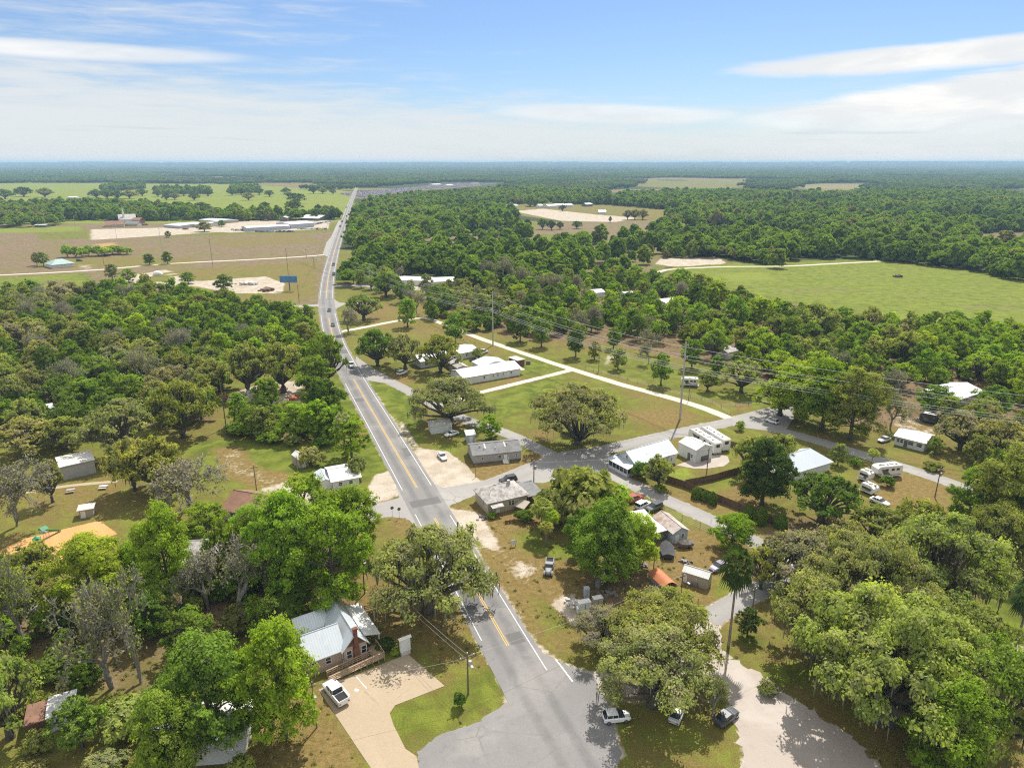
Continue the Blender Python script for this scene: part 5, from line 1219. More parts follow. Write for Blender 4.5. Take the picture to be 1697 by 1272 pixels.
for lab, bx, by in [('small dark road sign on the corner apron by the tall trees', 650.5, 856), ('second small road sign beside the corner apron', 662, 858)]:
    e = empty('road_sign', P(bx, by), .4, lab, 'sign'); MB().tube([(0, 0, 0), (0, 0, 2.2)], .04, 5).build('post', 'steel', e)
    n = 8; MB().prism([(.42 * math.cos(math.pi * (2 * i + 1) / n), 2.35 + .42 * math.sin(math.pi * (2 * i + 1) / n)) for i in range(n)], 1, -.055, -.042).build('plate', 'wall_dark', e)
e = empty('lot_sign', P(851, 905), .25, 'small pale board sign leaning on two posts in the grass', 'sign'); MB().box(-.6, -.03, .5, .6, .03, 1.6).build('board', 'wall_white', e)
for x in (-.5, .5): MB().box(x - .05, .034, 0, x + .05, .12, 1.7).build('post', 'wood_brown', e)
b = P(480, 482); e = empty('billboard', b, R_(-4), 'blue billboard on one dark post beside the far road', 'billboard'); h = height_at(b, 457)
MB().box(-5.6, -.25, h - 4.0, 5.6, .25, h).build('panel', 'sign_blue', e); MB().tube([(0, .6, 0), (0, .6, h - .5)], .38, 8).build('post', 'wall_dark', e); MB().box(-5.7, -.3, h - 4.35, 5.7, .3, h - 4.01).build('catwalk', 'steel', e)

# transmission line: tall grey poles and the wires between them
TP = []
for bx, by, ty, lab in [(614, 481, 437, 'far tall grey power pole near the road and the big spreading tree'), (817, 572, 483, 'tall grey power pole beside the dirt track behind the motel'), (1126.5, 695, 567, 'tallest grey power pole, at the corner of the grass block')]:
    e, b, h = pole(lab, bx, by, ty, .33, 'pole_grey', arm=0, name='power_pole', group='tall power poles', rz=0)
    d = (P(1126, 695) - P(817, 572)).normalized(); s = Vector((d.y, -d.x, 0)); ang = math.atan2(s.y, s.x); e.rotation_euler = (0, 0, ang)
    m = MB()
    for k in range(3):
        m.tube([(0, 0, h - 1.2 - k * 1.9), ((1.3 if k % 2 else -1.3), 0, h - .9 - k * 1.9)], .07, 5)
        m.tube([((1.3 if k % 2 else -1.3), 0, h - .9 - k * 1.9), ((1.3 if k % 2 else -1.3), 0, h - 1.9 - k * 1.9)], .09, 6)
    m.build('insulator_arm', 'pole_grey', e); m = MB()
    for k in range(3): m.tube([(0, 0, h - 7.4 - k * .7), (.7, 0, h - 7.4 - k * .7)], .05, 5)
    m.build('lower_bracket', 'steel', e); TP.append((b, h, s))
dlast = TP[2][0] - TP[1][0]; dprev = TP[1][0] - TP[0][0]
ends = [(TP[0][0] - dprev * 1.0, TP[0][1], TP[0][2])] + TP + [(TP[2][0] + Vector((150, -62, 0)), TP[2][1] - 3, TP[2][2])]
WIRES = [(-1.3, -1.9), (1.3, -3.8), (-1.3, -5.7), (.7, -7.4), (.7, -8.1), (.7, -8.8)]
ORD = ['topmost', 'second', 'third', 'fourth', 'fifth', 'lowest']
for k, (off, dz) in enumerate(WIRES):
    m = MB()
    for (b0, h0, s0), (b1, h1, s1) in zip(ends[:-1], ends[1:]):
        p0 = b0 + s0 * off + Vector((0, 0, h0 + dz)); p1 = b1 + s1 * off + Vector((0, 0, h1 + dz)); sag = (p1 - p0).length * .016
        m.tube([p0.lerp(p1, i / 24) - Vector((0, 0, 4 * sag * (i / 24) * (1 - i / 24))) for i in range(25)], .045, 4, False)
    tag(m.build('power_wire', 'wire_metal'), ORD[k] + ' of the six wires strung between the tall grey power poles', 'power line', 'wires on the tall power poles')
def wire(label, pts, r=.018):
    m = MB()
    for p0, p1 in zip(pts[:-1], pts[1:]):
        sag = (p1 - p0).length * .02
        m.tube([p0.lerp(p1, i / 14) - Vector((0, 0, 4 * sag * (i / 14) * (1 - i / 14))) for i in range(15)], r, 4, False)
    tag(m.build('service_wire', 'wire_metal'), label, 'wire')
def top(bx, by, ty, d=.3):
    b = P(bx, by); return Vector((b.x, b.y, height_at(b, ty) - d))
wire('thin wires from the bare-lot pole to the car park pole, upper one', [top(604.5, 983, 921, .2), top(776, 1150, 1082, .2)]); wire('lower wire from the bare-lot pole to the car park pole', [top(604.5, 983, 921, 1.2), top(776, 1150, 1082, 1.2)])
wire('wire from the car park pole across the main road', [top(776, 1150, 1082, .4), top(1128, 993, 949, .3)]); wire('wire from the car park pole to the thin pole under the bright tree', [top(776, 1150, 1082, .8), top(525, 1205, 1130, .3)])
wire('wire from the junction pole to the porch-side pole', [top(884.5, 807, 763, .3), top(1069.5, 775, 751, .2), top(1171, 783, 741, .2)])

# ------------------------------------------------------------------ vehicles (x forward)
def ring(x, hw, z0, z1, c=.12):
    return [(x, -hw, z0 + c), (x, -hw + c * .6, z0), (x, hw - c * .6, z0), (x, hw, z0 + c), (x, hw, z1 - c * 1.2), (x, hw - c * 1.3, z1), (x, -hw + c * 1.3, z1), (x, -hw, z1 - c * 1.2)]
def car_meshes(kind):
    body = MB(); glass = MB(); roof = MB()
    if kind == 'sedan':
        st = [(-2.25, .74, .38, .78), (-2.1, .85, .28, .92), (-1.5, .90, .24, .96), (0, .91, .22, .95), (1.1, .90, .24, .93), (1.9, .84, .28, .82), (2.25, .70, .36, .66)]
        gl = [(-1.75, .66, .90, .93), (-1.05, .70, .90, 1.36), (.15, .70, .90, 1.38), (1.05, .66, .88, .92)]; rf = (-1.05, .20, .60, 1.385); wl = (-1.38, 1.38); r = .32
    elif kind == 'suv':
        st = [(-2.35, .82, .45, .95), (-2.25, .92, .32, 1.06), (-1.4, .95, .28, 1.10), (0, .96, .28, 1.10), (1.2, .95, .28, 1.08), (2.1, .90, .32, 1.00), (2.4, .78, .42, .84)]
        gl = [(-2.20, .74, 1.05, 1.12), (-1.95, .76, 1.05, 1.68), (.30, .76, 1.05, 1.72), (1.20, .72, 1.02, 1.10)]; rf = (-1.98, .34, .68, 1.725); wl = (-1.42, 1.45); r = .38
    elif kind == 'hatch':
        st = [(-2.0, .76, .42, .86), (-1.9, .86, .30, .98), (-1.2, .90, .26, 1.02), (0, .90, .26, 1.0), (1.0, .89, .26, .97), (1.75, .84, .30, .86), (2.05, .70, .38, .70)]
        gl = [(-1.9, .68, .96, 1.0), (-1.45, .70, .96, 1.46), (.1, .70, .95, 1.50), (1.15, .66, .92, .97)]; rf = (-1.48, .14, .62, 1.505); wl = (-1.28, 1.28); r = .32
    elif kind == 'pickup':
        st = [(-2.9, .88, .52, 1.02), (-2.8, .97, .42, 1.08), (-1.4, .98, .38, 1.08), (0, .98, .36, 1.12), (1.4, .98, .38, 1.14), (2.5, .94, .42, 1.06), (2.85, .82, .5, .92)]
        gl = [(-.78, .80, 1.08, 1.18), (-.58, .80, 1.08, 1.80), (1.0, .80, 1.08, 1.84), (1.75, .76, 1.08, 1.16)]; rf = (-.60, 1.03, .72, 1.845); wl = (-1.75, 1.85); r = .42
    else:                                                              # old rounded pickup
        st = [(-2.6, .80, .5, 1.0), (-2.5, .88, .42, 1.10), (-.6, .88, .40, 1.12), (0.2, .84, .40, 1.15), (.9, .66, .42, 1.22), (2.1, .48, .45, 1.18), (2.35, .40, .5, .95)]
        gl = [(-.72, .68, 1.1, 1.2), (-.5, .70, 1.1, 1.72), (.35, .70, 1.12, 1.76), (.78, .62, 1.15, 1.22)]; rf = (-.55, .42, .66, 1.765); wl = (-1.55, 1.65); r = .40
    body.loft([ring(*s) for s in st])
    if kind in ('pickup', 'old'):
        x1 = -.85 if kind == 'pickup' else -.8; zt = st[1][3]
        w = .98 if kind == 'pickup' else .86
        body.box(-2.78, -w + .02, zt, x1, -w + .16, zt + .26); body.box(-2.78, w - .16, zt, x1, w - .02, zt + .26); body.box(-2.85, -w + .02, zt, -2.781, w - .02, zt + .26)
    if kind == 'old':
        for s in (-1, 1):
            for xc in wl: body.loft([[(xc + .62 * math.cos(a) * 1.0, s * y, .42 + .55 * math.sin(a)) for a in (0, .6, 1.2, 1.9, 2.5, math.pi)] for y in (.60, .92)])
    glass.loft([[(x, -hw - .06, z0), (x, hw + .06, z0), (x, hw, z1), (x, -hw, z1)] for x, hw, z0, z1 in gl])
    roof.slab([(rf[0], -rf[2] - .1, rf[3] + .04), (rf[1], -rf[2] - .1, rf[3] + .04), (rf[1], rf[2] + .1, rf[3] + .04), (rf[0], rf[2] + .1, rf[3] + .04)], .07)
    for s in (-1, 1):                                                  # pillars
        for i, x in enumerate((gl[1][0], (gl[1][0] + gl[2][0]) / 2, gl[2][0] - .02)):
            roof.tube([(x - (.10 if i == 0 else 0) + (.08 if i == 2 else 0), s * (gl[1][1] + .065), gl[1][2]), (x, s * (gl[1][1] + .012), gl[1][3])], .045, 4)
    tyre = MB(); tyre.tube([(0, -.12, 0), (0, .12, 0)], r, 14); rim = MB(); rim.tube([(0, -.125, 0), (0, .125, 0)], r * .58, 10)
    bed = MB()
    if kind in ('pickup', 'old'):
        bed.box(-2.72, -.78, st[1][3] + .004, -.9, .78, st[1][3] + .03)
    hl = MB(); hl.box(0, -.16, -.09, .05, .16, .09)
    M = dict(body=recalc(body.mesh('body', 'car_paint')), cabin_glass=recalc(glass.mesh('cabin_glass', 'window_glass')), roof_panel=roof.mesh('roof_panel', 'car_paint'), tyre=tyre.mesh('wheel', 'black_rubber'), rim=rim.mesh('rim', 'chrome'),
             head=hl.mesh('headlight', 'lens_clear'), tail=hl.mesh('taillight', 'lens_red'), bed=bed.mesh('cargo_bed', 'black_rubber') if bed.v else None)
    return M, wl, r, st
CARS = {k: car_meshes(k) for k in ('sedan', 'suv', 'hatch', 'pickup', 'old')}
PAINT = {'white': (.80, .80, .79), 'silver': (.48, .49, .50), 'black': (.018, .018, .02), 'dark': (.05, .055, .065), 'grey': (.24, .25, .26), 'red': (.34, .03, .03), 'maroon': (.12, .03, .03), 'blue': (.06, .12, .25), 'plum': (.22, .19, .27)}
def car(kind, color, name, label, tail, head, group=None, loc=None, rz=None, scale=1.0, cat=None):
    if loc is None:
        a, b = P(*tail), P(*head); loc = (a + b) / 2; rz = math.atan2(b.y - a.y, b.x - a.x)
    M, wl, r, st = CARS[kind]; c = PAINT[color]; e = empty(name, (loc[0], loc[1], .05), rz, label, cat or ('truck' if 'pickup' in name else 'car'), group); e.scale = (scale,) * 3
    put('body', M['body'], e, color=c); put('cabin_glass', M['cabin_glass'], e); put('roof_panel', M['roof_panel'], e, color=c)
    if M['bed']: put('cargo_bed', M['bed'], e)
    hw = .80 if kind != 'old' else .78
    for x in wl:
        for s in (-1, 1):
            w = put('wheel', M['tyre'], e, (x, s * hw, r)); put('rim', M['rim'], w)
    f, b = st[-1], st[0]
    for s in (-1, 1):
        put('headlight', M['head'], e, (f[0] - .02 if kind != 'old' else 1.9, s * (f[1] - .14 if kind != 'old' else .62), (f[2] + f[3]) / 2 + .04)); put('taillight', M['tail'], e, (b[0] - .035, s * (b[1] - .16), (b[2] + b[3]) / 2 + .08))
    return e
car('pickup', 'white', 'pickup_truck', 'white crew-cab pickup parked on the pale car park', (571, 1170), (543.5, 1137))
car('hatch', 'white', 'parked_car', 'white hatchback at the bottom edge in the oak shade', (1001, 1194), (1040, 1190))
car('old', 'grey', 'vintage_pickup', 'old rounded pickup with bare metal bonnet on dry grass', (911.5, 934), (908, 957))
car('suv', 'black', 'parked_car', 'black sport utility vehicle at the side street mouth', (854, 796), (830, 801))
car('sedan', 'white', 'parked_car', 'white sedan on the sandy lot beside the main road', (727.5, 752), (739, 766))
car('sedan', 'white', 'parked_car', 'white sedan in tree shade beside the white shed', (757, 719), (739.5, 724))
car('pickup', 'white', 'pickup_truck', 'white pickup driving near the motel turn-off', (581, 602), (584, 612))
car('suv', 'grey', 'parked_car', 'grey vehicle off the left edge of the main road', (559, 594), (563, 602))
car('sedan', 'dark', 'moving_car', 'dark car just past the motel bend, closer of two', (551, 537), (553, 543)); car('sedan', 'dark', 'moving_car', 'dark car at the crossroads centre on the main road', (546.5, 513), (545, 518))
i = near(561, 402)
for k, (px, py, lab, col) in enumerate([(553.5, 456, 'dark car turning out beside the far woods', 'dark'), (553, 440, 'dark car on the right lane below the turning lane', 'dark'), (566, 393, 'dark car beside the turning lane', 'black'), (564, 376, 'dark car on the far stretch, fourth from the top', 'dark'), (567, 368, 'dark car on the far stretch, third from the top', 'dark'), (574.5, 359, 'dark car on the far stretch by the wood edge', 'black'), (574, 344.5, 'topmost dark car on the far stretch', 'dark'), (570, 386, 'dark car leaving the wood edge drive', 'black')]):
    q = P(px, py); j = near(px, py); d = L_MAIN[min(j + 1, len(L_MAIN) - 1)] - L_MAIN[j - 1]
    car('suv', col, 'moving_car', lab, None, None, 'dark cars on the far main road', q, math.atan2(d.y, d.x), 1.15)
car('suv', 'white', 'parked_car', 'white van nose to the old trees on the cluttered lot', (1060, 843), (1070, 838), cat='van')
car('suv', 'dark', 'parked_car', 'dark sport utility vehicle beside the rusty-roofed house', (1092, 841), (1076, 848)); car('suv', 'red', 'parked_car', 'red car half hidden by the bamboo clump', (1045, 832), (1057, 828))
car('sedan', 'silver', 'parked_car', 'silver car on the drive of the long white cottage', (1471, 729), (1458, 733)); car('sedan', 'maroon', 'parked_car', 'dark red car on the bare patch beyond the fence', (1024, 587), (1034, 585))
car('sedan', 'plum', 'parked_car', 'dusty plum car with a white roof behind the beige shed', (1199, 938), (1182, 946)); car('hatch', 'white', 'parked_car', 'white car at the bend under the tall right-hand trees', (1284, 702), (1275, 699))
car('pickup', 'white', 'pickup_truck', 'white pickup parked behind the short motel block', (794, 588), (806, 584)); car('suv', 'white', 'parked_car', 'white van parked under the left motel oak', (661, 622), (672, 618), cat='van')
car('sedan', 'dark', 'parked_car', 'dark car behind the covered motel walk', (781, 597), (790, 600)); car('sedan', 'dark', 'parked_car', 'dark car at the bottom edge in oak shade by the gravel', (1198, 1196), (1208, 1188))
car('sedan', 'silver', 'parked_car', 'silver car hidden in shade right of the white hatchback', (1120, 1190), (1124, 1180)); car('suv', 'dark', 'parked_car', 'dark vehicle parked in the shop lot by the road', (633, 479), (640, 477))
car('sedan', 'white', 'parked_car', 'white car under branches in the left-hand wood', (192, 716), (200, 712)); car('sedan', 'silver', 'parked_car', 'pale car beside the white-roofed wood edge house', (1645, 668), (1660, 664))
car('sedan', 'white', 'parked_car', 'white car by the bushes below the two travel trailers lawn', (1452, 832), (1462, 836)); car('suv', 'black', 'parked_car', 'black vehicle on the drive of the green-roofed house', (129, 433), (135, 433))
# dealer yard rows
rv = random.Random(21); n = 0
DL = [(x, 384.5 + rv.uniform(-.2, .2)) for x in np.linspace(426, 486, 17)] + [(x, 382 + rv.uniform(-.5, .5)) for x in np.linspace(386, 405, 7)] + [(x, 380.2) for x in np.linspace(495, 540, 11)] + [(x, 373 - (x - 520) * .2) for x in np.linspace(520, 548, 8)]
for (x, y) in DL:
    car(rv.choice(('sedan', 'suv', 'pickup')), rv.choice(('white', 'white', 'silver', 'black', 'dark', 'red', 'blue')), 'lot_car', 'car parked in the crowded yard of the long white-roofed sales building', None, None, 'cars in the far sales yard', P(x, y), rv.choice((1.2, 1.2, .3)), 1.0)
for (x, y) in [(232, 373), (238, 373.5), (243, 373.2), (306, 380.5), (310, 380.6)]:
    car('suv', rv.choice(('dark', 'white', 'red')), 'lot_car', 'car on the sandy yard before the far church', None, None, 'cars by the far church', P(x, y), .4, 1.0)

def trailer(label, A, B, w, h, nose=True, stripe='wall_dark', name='travel_trailer', dark=False, low=False):
    """a caravan: A rear, B front, as seen on the ground"""
    a, b = P(*A), P(*B); L = (b - a).length; rz = math.atan2(b.y - a.y, b.x - a.x); e = empty(name, a, rz, label, 'trailer'); hw = w / 2; z0 = .55
    prof = [(0, z0), (L - (1.6 if nose else .5), z0), (L - (1.5 if nose else .1), z0 + (1.0 if nose else .5)), (L, z0 + (1.15 if nose else .9)), (L - .15, h - .45), (L - .8, h), (.25, h), (0, h - .25)]
    m = MB(); m.prism(prof, 1, -hw, hw); recalc(m.build('body', 'tarp_black' if dark else 'trim_white', e).data)
    m = MB(); m.slab([(.3, -hw + .05, h + .05), (L - .85, -hw + .05, h + .05), (L - .85, hw - .05, h + .05), (.3, hw - .05, h + .05)], .046); m.build('roof', 'roof_flat', e)
    am = MB(); am.box(-.38, -.35, 0, .38, .35, .30); am = am.mesh('roof_cooler', 'wall_white'); hm = MB(); hm.box(-.22, -.22, 0, .22, .22, .14); hm = hm.mesh('roof_hatch', 'wall_dark')
    for u in ((.35, .7) if L > 7 else (.5,)): put('roof_cooler', am, e, (u * L, 0, h + .051))
    for u in (.18, .52, .82): put('roof_hatch', hm, e, (u * L, .25, h + .051))
    for s in (-1, 1):
        m = MB(); y0, y1 = (s * hw, s * (hw + .012)) if s > 0 else (s * (hw + .012), s * hw)
        y0 += .002 * s; y1 += .002 * s
        m.box(.3, y0, z0 + .35, L * .72, y1, z0 + .52); m.add([(L * .45, s * (hw + .016), z0 + .6), (L * .72, s * (hw + .016), z0 + .6), (L * .85, s * (hw + .016), h - .7), (L * .66, s * (hw + .016), h - .7)], [(0, 1, 2, 3)]); m.build('stripe', stripe, e)
        for u in (.12, .32, .56):
            g = MB(); g.box(u * L, y0 + .004 * s, h - 1.25, u * L + .9, y1 + .012 * s, h - .65); g.build('window', 'window_glass', e)
    g = MB(); g.box(-.03, -.6, h - 1.45, -.003, .6, h - .6); g.build('window', 'window_glass', e)
    tm = MB().tube([(0, -.12, 0), (0, .12, 0)], .36, 12).mesh('wheel', 'black_rubber')
    for x in ((L * .36, L * .46) if L > 6 else (L * .4,)):
        for s in (-1, 1): put('wheel', tm, e, (x, s * (hw - .2), .36))
    m = MB(); m.tube([(L - 1.9, 0, 0), (L - 1.9, 0, z0)], .07, 6); m.box(-.25, -hw + .1, .40, -.03, hw - .1, .52); m.build('jack_and_bumper', 'steel', e)
    return e
trailer('longer white travel trailer nearest the white garage', (1188.5, 753), (1146, 727), 2.6, 3.6); trailer('white travel trailer with dark rear window, outer of the pair', (1203, 748), (1165, 724), 2.6, 3.7)
trailer('white fifth-wheel trailer with dark nose beside a palm bush', (1487.5, 787), (1446, 791), 2.5, 3.4); trailer('white camper van among trees behind the dark-nosed trailer', (1425, 793), (1443, 800), 2.4, 3.0, False)
trailer('white motor boat shaped caravan below the camper van', (1429, 812), (1451, 822), 2.3, 2.5, False); trailer('white trailer with grey stripes under trees beyond the wire fence', (1156, 640), (1128, 638), 2.5, 3.1)
trailer('black-sided cargo trailer with white top on the sandy patch', (1552, 703), (1523, 697), 2.5, 3.2, False, dark=True)
def boat(label, A, B, w, cover='tarp_black'):
    a, b = P(*A), P(*B); L = (b - a).length; e = empty('covered_boat', a, math.atan2(b.y - a.y, b.x - a.x), label, 'boat')
    m = MB(); m.loft([[(x, -hw, 1.1 + dz), (x, -hw * .75, .5), (x, hw * .75, .5), (x, hw, 1.1 + dz), (x, 0, 1.5 + dz + dc)] for x, hw, dz, dc in ((0, w * .42, 0, 0), (L * .3, w * .5, 0, .3), (L * .65, w * .48, .1, .4), (L * .88, w * .30, .2, .1), (L, .06, .25, -.2))]); recalc(m.build('cover', cover, e).data)
    m = MB(); m.box(.1, -w * .35, .30, L * .8, -w * .27, .38); m.box(.1, w * .27, .30, L * .8, w * .35, .38); m.tube([(L * .78, 0, .34), (L + .8, 0, .40)], .05, 5); m.build('trailer_frame', 'steel', e)
    tm = MB().tube([(0, -.1, 0), (0, .1, 0)], .30, 10).mesh('wheel', 'black_rubber')
    for s in (-1, 1): put('wheel', tm, e, (L * .3, s * w * .42, .30))
    return e
boat('black tarpaulin-covered boat on a trailer on the cluttered lot', (1107, 928), (1103, 904), 3.0); boat('long cluttered open boat hull beside the rusty-roofed house', (1147, 905), (1122, 908), 1.7, 'junk_metal')

# scattered yard things: each is a thing of its own
def junk(name, label, cat, px, py, kind, mat, s=1.0, rz=0.0):
    e = empty(name, P(px, py), rz, label, cat); m = MB()
    if kind == 'wheels':
        for i in range(3): m.tube([(-.9 * s + i * .8 * s, -.08, .4 * s), (-.9 * s + i * .8 * s, .08, .4 * s)], .4 * s, 12)
        m.box(-1.1 * s, -.1, .55 * s, 1.0 * s, .1, .7 * s); m.build('frame', mat, e)
    elif kind == 'drum': m.cyl((0, 0, 0), .35 * s, 2, .95 * s, 12); m.cyl((0, 0, .96 * s), .36 * s, 2, .05, 12); m.build('body', mat, e)
    elif kind == 'slide':
        m.slab([(0, -.3, 1.6), (2.8, -.3, .2), (2.8, .3, .2), (0, .3, 1.6)], .06); m.slab([(0, -.34, 1.8), (2.8, -.34, .4), (2.8, -.305, .4), (0, -.305, 1.8)], .3); m.slab([(0, .305, 1.8), (2.8, .305, .4), (2.8, .34, .4), (0, .34, 1.8)], .3); m.build('chute', mat, e)
        q = MB(); [q.tube([(x, y, 0), (x, y, 2.4)], .05, 5) for x in (-1.2, 0) for y in (-.55, .55)]; q.box(-1.25, -.6, 1.55, -.01, .6, 1.62); q.build('frame', 'steel', e)
        q = MB(); q.prism([(-.75, 2.4), (.75, 2.4), (0, 3.0)], 0, -1.35, .1); recalc(q.build('canopy', mat, e).data)
    elif kind == 'table':
        m.box(-.9, -.38, .72, .9, .38, .78); m.box(-.9, -.85, .42, .9, -.55, .47); m.box(-.9, .55, .42, .9, .85, .47); m.build('table_top', mat, e)
        q = MB(); [q.tube([(x, -.8, 0), (x, 0, .74), (x, .8, 0)], .04, 4) for x in (-.6, .6)]; q.build('frame', 'steel', e)
    elif kind == 'heap':
        rr = random.Random(int(px * 7 + py))
        for i in range(14):
            x, y = rr.gauss(0, .8 * s), rr.gauss(0, .6 * s); a, b_, c = rr.uniform(.15, .6) * s, rr.uniform(.15, .5) * s, rr.uniform(.2, .7) * s
            m.slab([(x - a, y - b_ * .6, c), (x + a * .7, y - b_, c * .8), (x + a, y + b_ * .7, c * .9), (x - a * .8, y + b_, c * 1.1)], c * .8)
        m.build('pieces', mat, e)
    elif kind == 'tarp':
        rr = random.Random(9); m.loft([[(x * s, -.9 * s * q, 0), (x * s, -.6 * s * q, .9 * s * q), (x * s, .1, 1.25 * s * q + rr.uniform(-.1, .1)), (x * s, .6 * s * q, .8 * s * q), (x * s, .9 * s * q, 0)] for x, q in ((-1.3, .4), (-.8, .9), (0, 1.0), (.8, .85), (1.3, .35))]); recalc(m.build('cover', mat, e, smooth=True).data)
    return e
junk('playground_slide', 'green slide with a canopy on the orange playground sand', 'slide', 66, 912, 'slide', 'plastic_green', .8, -.8)
junk('playground_slide', 'small green climbing toy at the far end of the orange sand', 'slide', 80, 890, 'slide', 'plastic_green', .6, 1.2)
junk('park_table', 'pale picnic table by the footpath near the kiosk', 'table', 118, 815, 'table', 'wall_grey', 1, .4); junk('park_table', 'dark-legged picnic table on the grass by the footpath bend', 'table', 172, 809, 'table', 'wall_white', 1, .2)
junk('farm_cart', 'rusty wheeled farm frame before the old cream house', 'cart', 846, 866, 'wheels', 'rust_steel', 1.1, .3); junk('farm_cart', 'second rusty wheeled frame near the palm clump', 'cart', 866, 858, 'wheels', 'rust_steel', .9, -.3)
junk('scrap_heap', 'heap of scrap at the corner of the old cream house', 'scrap', 803, 858, 'heap', 'junk_metal', .8); junk('scrap_heap', 'scrap heap in the shade beside the cream cabinet', 'scrap', 1012, 985, 'heap', 'junk_metal', 1.0)
junk('scrap_heap', 'pale rubble heap on the white rubble patch', 'rubble', 945, 1000, 'heap', 'concrete_pale', .9); junk('scrap_heap', 'scrap heap between tree shade and the slanted pole', 'scrap', 1066, 938, 'heap', 'junk_metal', .8)
junk('scrap_heap', 'scrap heap behind the beige shed', 'scrap', 1137, 931, 'heap', 'junk_metal', .8); junk('oil_drum', 'grey drum standing in the shade on the cluttered lot', 'drum', 991, 973, 'drum', 'steel', 1.6)
junk('red_machine', 'red machine in the shade of the leafy lot tree', 'machine', 1047, 942, 'wheels', 'tarp_orange', .9); junk('covered_heap', 'blue tarpaulin over a heap among the bare trees', 'tarpaulin', 306, 1012, 'tarp', 'tarp_blue', 1.5, .6)
junk('scrap_heap', 'burnt stump pile in the middle of the big green field', 'stumps', 1488, 459, 'heap', 'bark', 2.6); junk('scrap_heap', 'pile of cut branches in the left clearing', 'debris', 420, 655, 'heap', 'concrete_pale', 2.2)
junk('scrap_heap', 'long debris pile on the sandy left clearing', 'debris', 455, 648, 'heap', 'wood_pale', 2.4); junk('scrap_heap', 'orange-red debris at the left clearing edge', 'debris', 488, 660, 'heap', 'tarp_orange', 1.4)
junk('scrap_heap', 'pale debris under the dark-barked tree of the left clearing', 'debris', 390, 668, 'heap', 'concrete_pale', 1.8); junk('scrap_heap', 'red-brown debris beside the dark pole clearing', 'debris', 372, 662, 'heap', 'rust_steel', 1.6)
junk('scrap_heap', 'white sand heaps in the sandy yard beside the far road', 'sand heap', 410, 472, 'heap', 'concrete_pale', 3.5); junk('scrap_heap', 'dark spoil heap at the sandy yard edge', 'soil heap', 440, 482, 'heap', 'wood_brown', 3.0)
junk('white_tank', 'white trailer body parked in the paved yard', 'trailer', 262, 456, 'tarp', 'trim_white', 2.6, .1)

# ------------------------------------------------------------------ single trees one can point to
TR('hero_oak', 745, 703, 622, 64, 'greyish', 'big mossy live oak between motel and white shed', var=0)
TR('sprawl_oak', 958, 736, 632, 80, 'greyish', 'many-stemmed sprawling oak alone on the grass block corner', var=0)
TR('live_oak', 626, 606, 544, 37, 'deep', 'dark oak at the motel turn-off beside the main road'); TR('live_oak', 672, 612, 550, 30, 'greyish', 'grey mossy oak by the motel end wall')
TR('live_oak', 730, 617, 553, 38, 'olive', 'oak with bare forked trunk in front of the motel wing'); TR('live_oak', 793, 596, 575, 12, 'sage', 'low grey-green tree at the covered motel walk')
TR('leafy_tree', 812, 729, 689, 20, 'bright', 'round bright green tree behind the grey manufactured home')
TR('hero_oak', 712, 1012, 872, 104, 'greyish', 'large mossy oak leaning over the main road by the rail fence', var=1)
TR('hero_oak', 1098, 1092, 988, 92, 'olive', 'wide oak over the lane end beside the gravel', var=2); TR('hero_oak', 1082, 1168, 1045, 95, 'greyish', 'gaunt mossy oak above the white hatchback', var=0)
TR('giant_oak', 1462, 1190, 985, 170, 'sage', 'huge oak with a pale trunk in the lower right grove', var=1); TR('giant_oak', 1430, 1040, 880, 110, 'greyish', 'broad grey-green oak behind the huge oak', var=0)
TR('hero_oak', 1335, 985, 885, 80, 'moss', 'mossy grey oak at the left side of the lower right grove', var=2); TR('hero_oak', 1555, 1010, 855, 100, 'olive', 'wide oak at the upper side of the lower right grove', var=1)
TR('hero_oak', 1612, 1240, 1050, 95, 'mid', 'green oak filling the bottom right grove corner', var=2); TR('hero_oak', 1640, 940, 830, 60, 'olive', 'oak beside the park road in the right grove', var=0)
TR('live_oak', 1530, 900, 830, 55, 'olive', 'oak crown between the wooden pole and the right grove'); TR('live_oak', 1450, 900, 835, 50, 'sage', 'oak crown below the dry lawn of parked trailers'); TR('hero_leafy', 1560, 1290, 1130, 75, 'bright', 'bright leafy tree at the foot of the huge oak')
TR('live_oak', 1390, 950, 860, 50, 'greyish', 'small mossy oak in the notch of the right grove'); TR('live_oak', 1290, 960, 882, 38, 'moss', 'pale twiggy oak beside the back lane')
TR('hero_leafy', 1212, 908, 852, 34, 'bright', 'green tree at the end of the back street'); TR('live_oak', 1260, 975, 905, 34, 'olive', 'oak over the back lane behind the tall palm')
TR('hero_leafy', 1655, 905, 742, 62, 'olive', 'tall mossy-green tree beside the residential street end', var=1); TR('hero_leafy', 1600, 880, 775, 36, 'mid', 'tree next to the tall mossy-green tree', var=0); TR('hero_leafy', 1715, 900, 755, 50, 'mid', 'leafy tree cut by the right picture edge above the park road')
TR('hero_leafy', 356, 1240, 1056, 84, 'mid', 'bright tree over the white-roofed house, darker of the two at the bottom', var=0); TR('hero_leafy', 472, 1222, 1030, 72, 'bright', 'light green tree left of the parked white pickup', var=1)
TR('hero_leafy', 555, 1006, 838, 66, 'bright', 'tall forked leafy tree behind the brick cottage', var=2); TR('hero_leafy', 478, 1000, 812, 60, 'bright', 'tall dense tree left of the forked leafy tree', var=0); TR('hero_leafy', 590, 918, 805, 48, 'bright', 'leafy tree above the corner apron', var=1)
TR('hero_leafy', 515, 935, 792, 60, 'bright', 'spreading bright tree below the roadside shop', var=2); TR('hero_leafy', 430, 960, 845, 45, 'deep', 'dark tree beside the brown-roofed house', var=0); TR('hero_leafy', 448, 905, 840, 32, 'yellow', 'yellow-green tree in front of the brown roof')
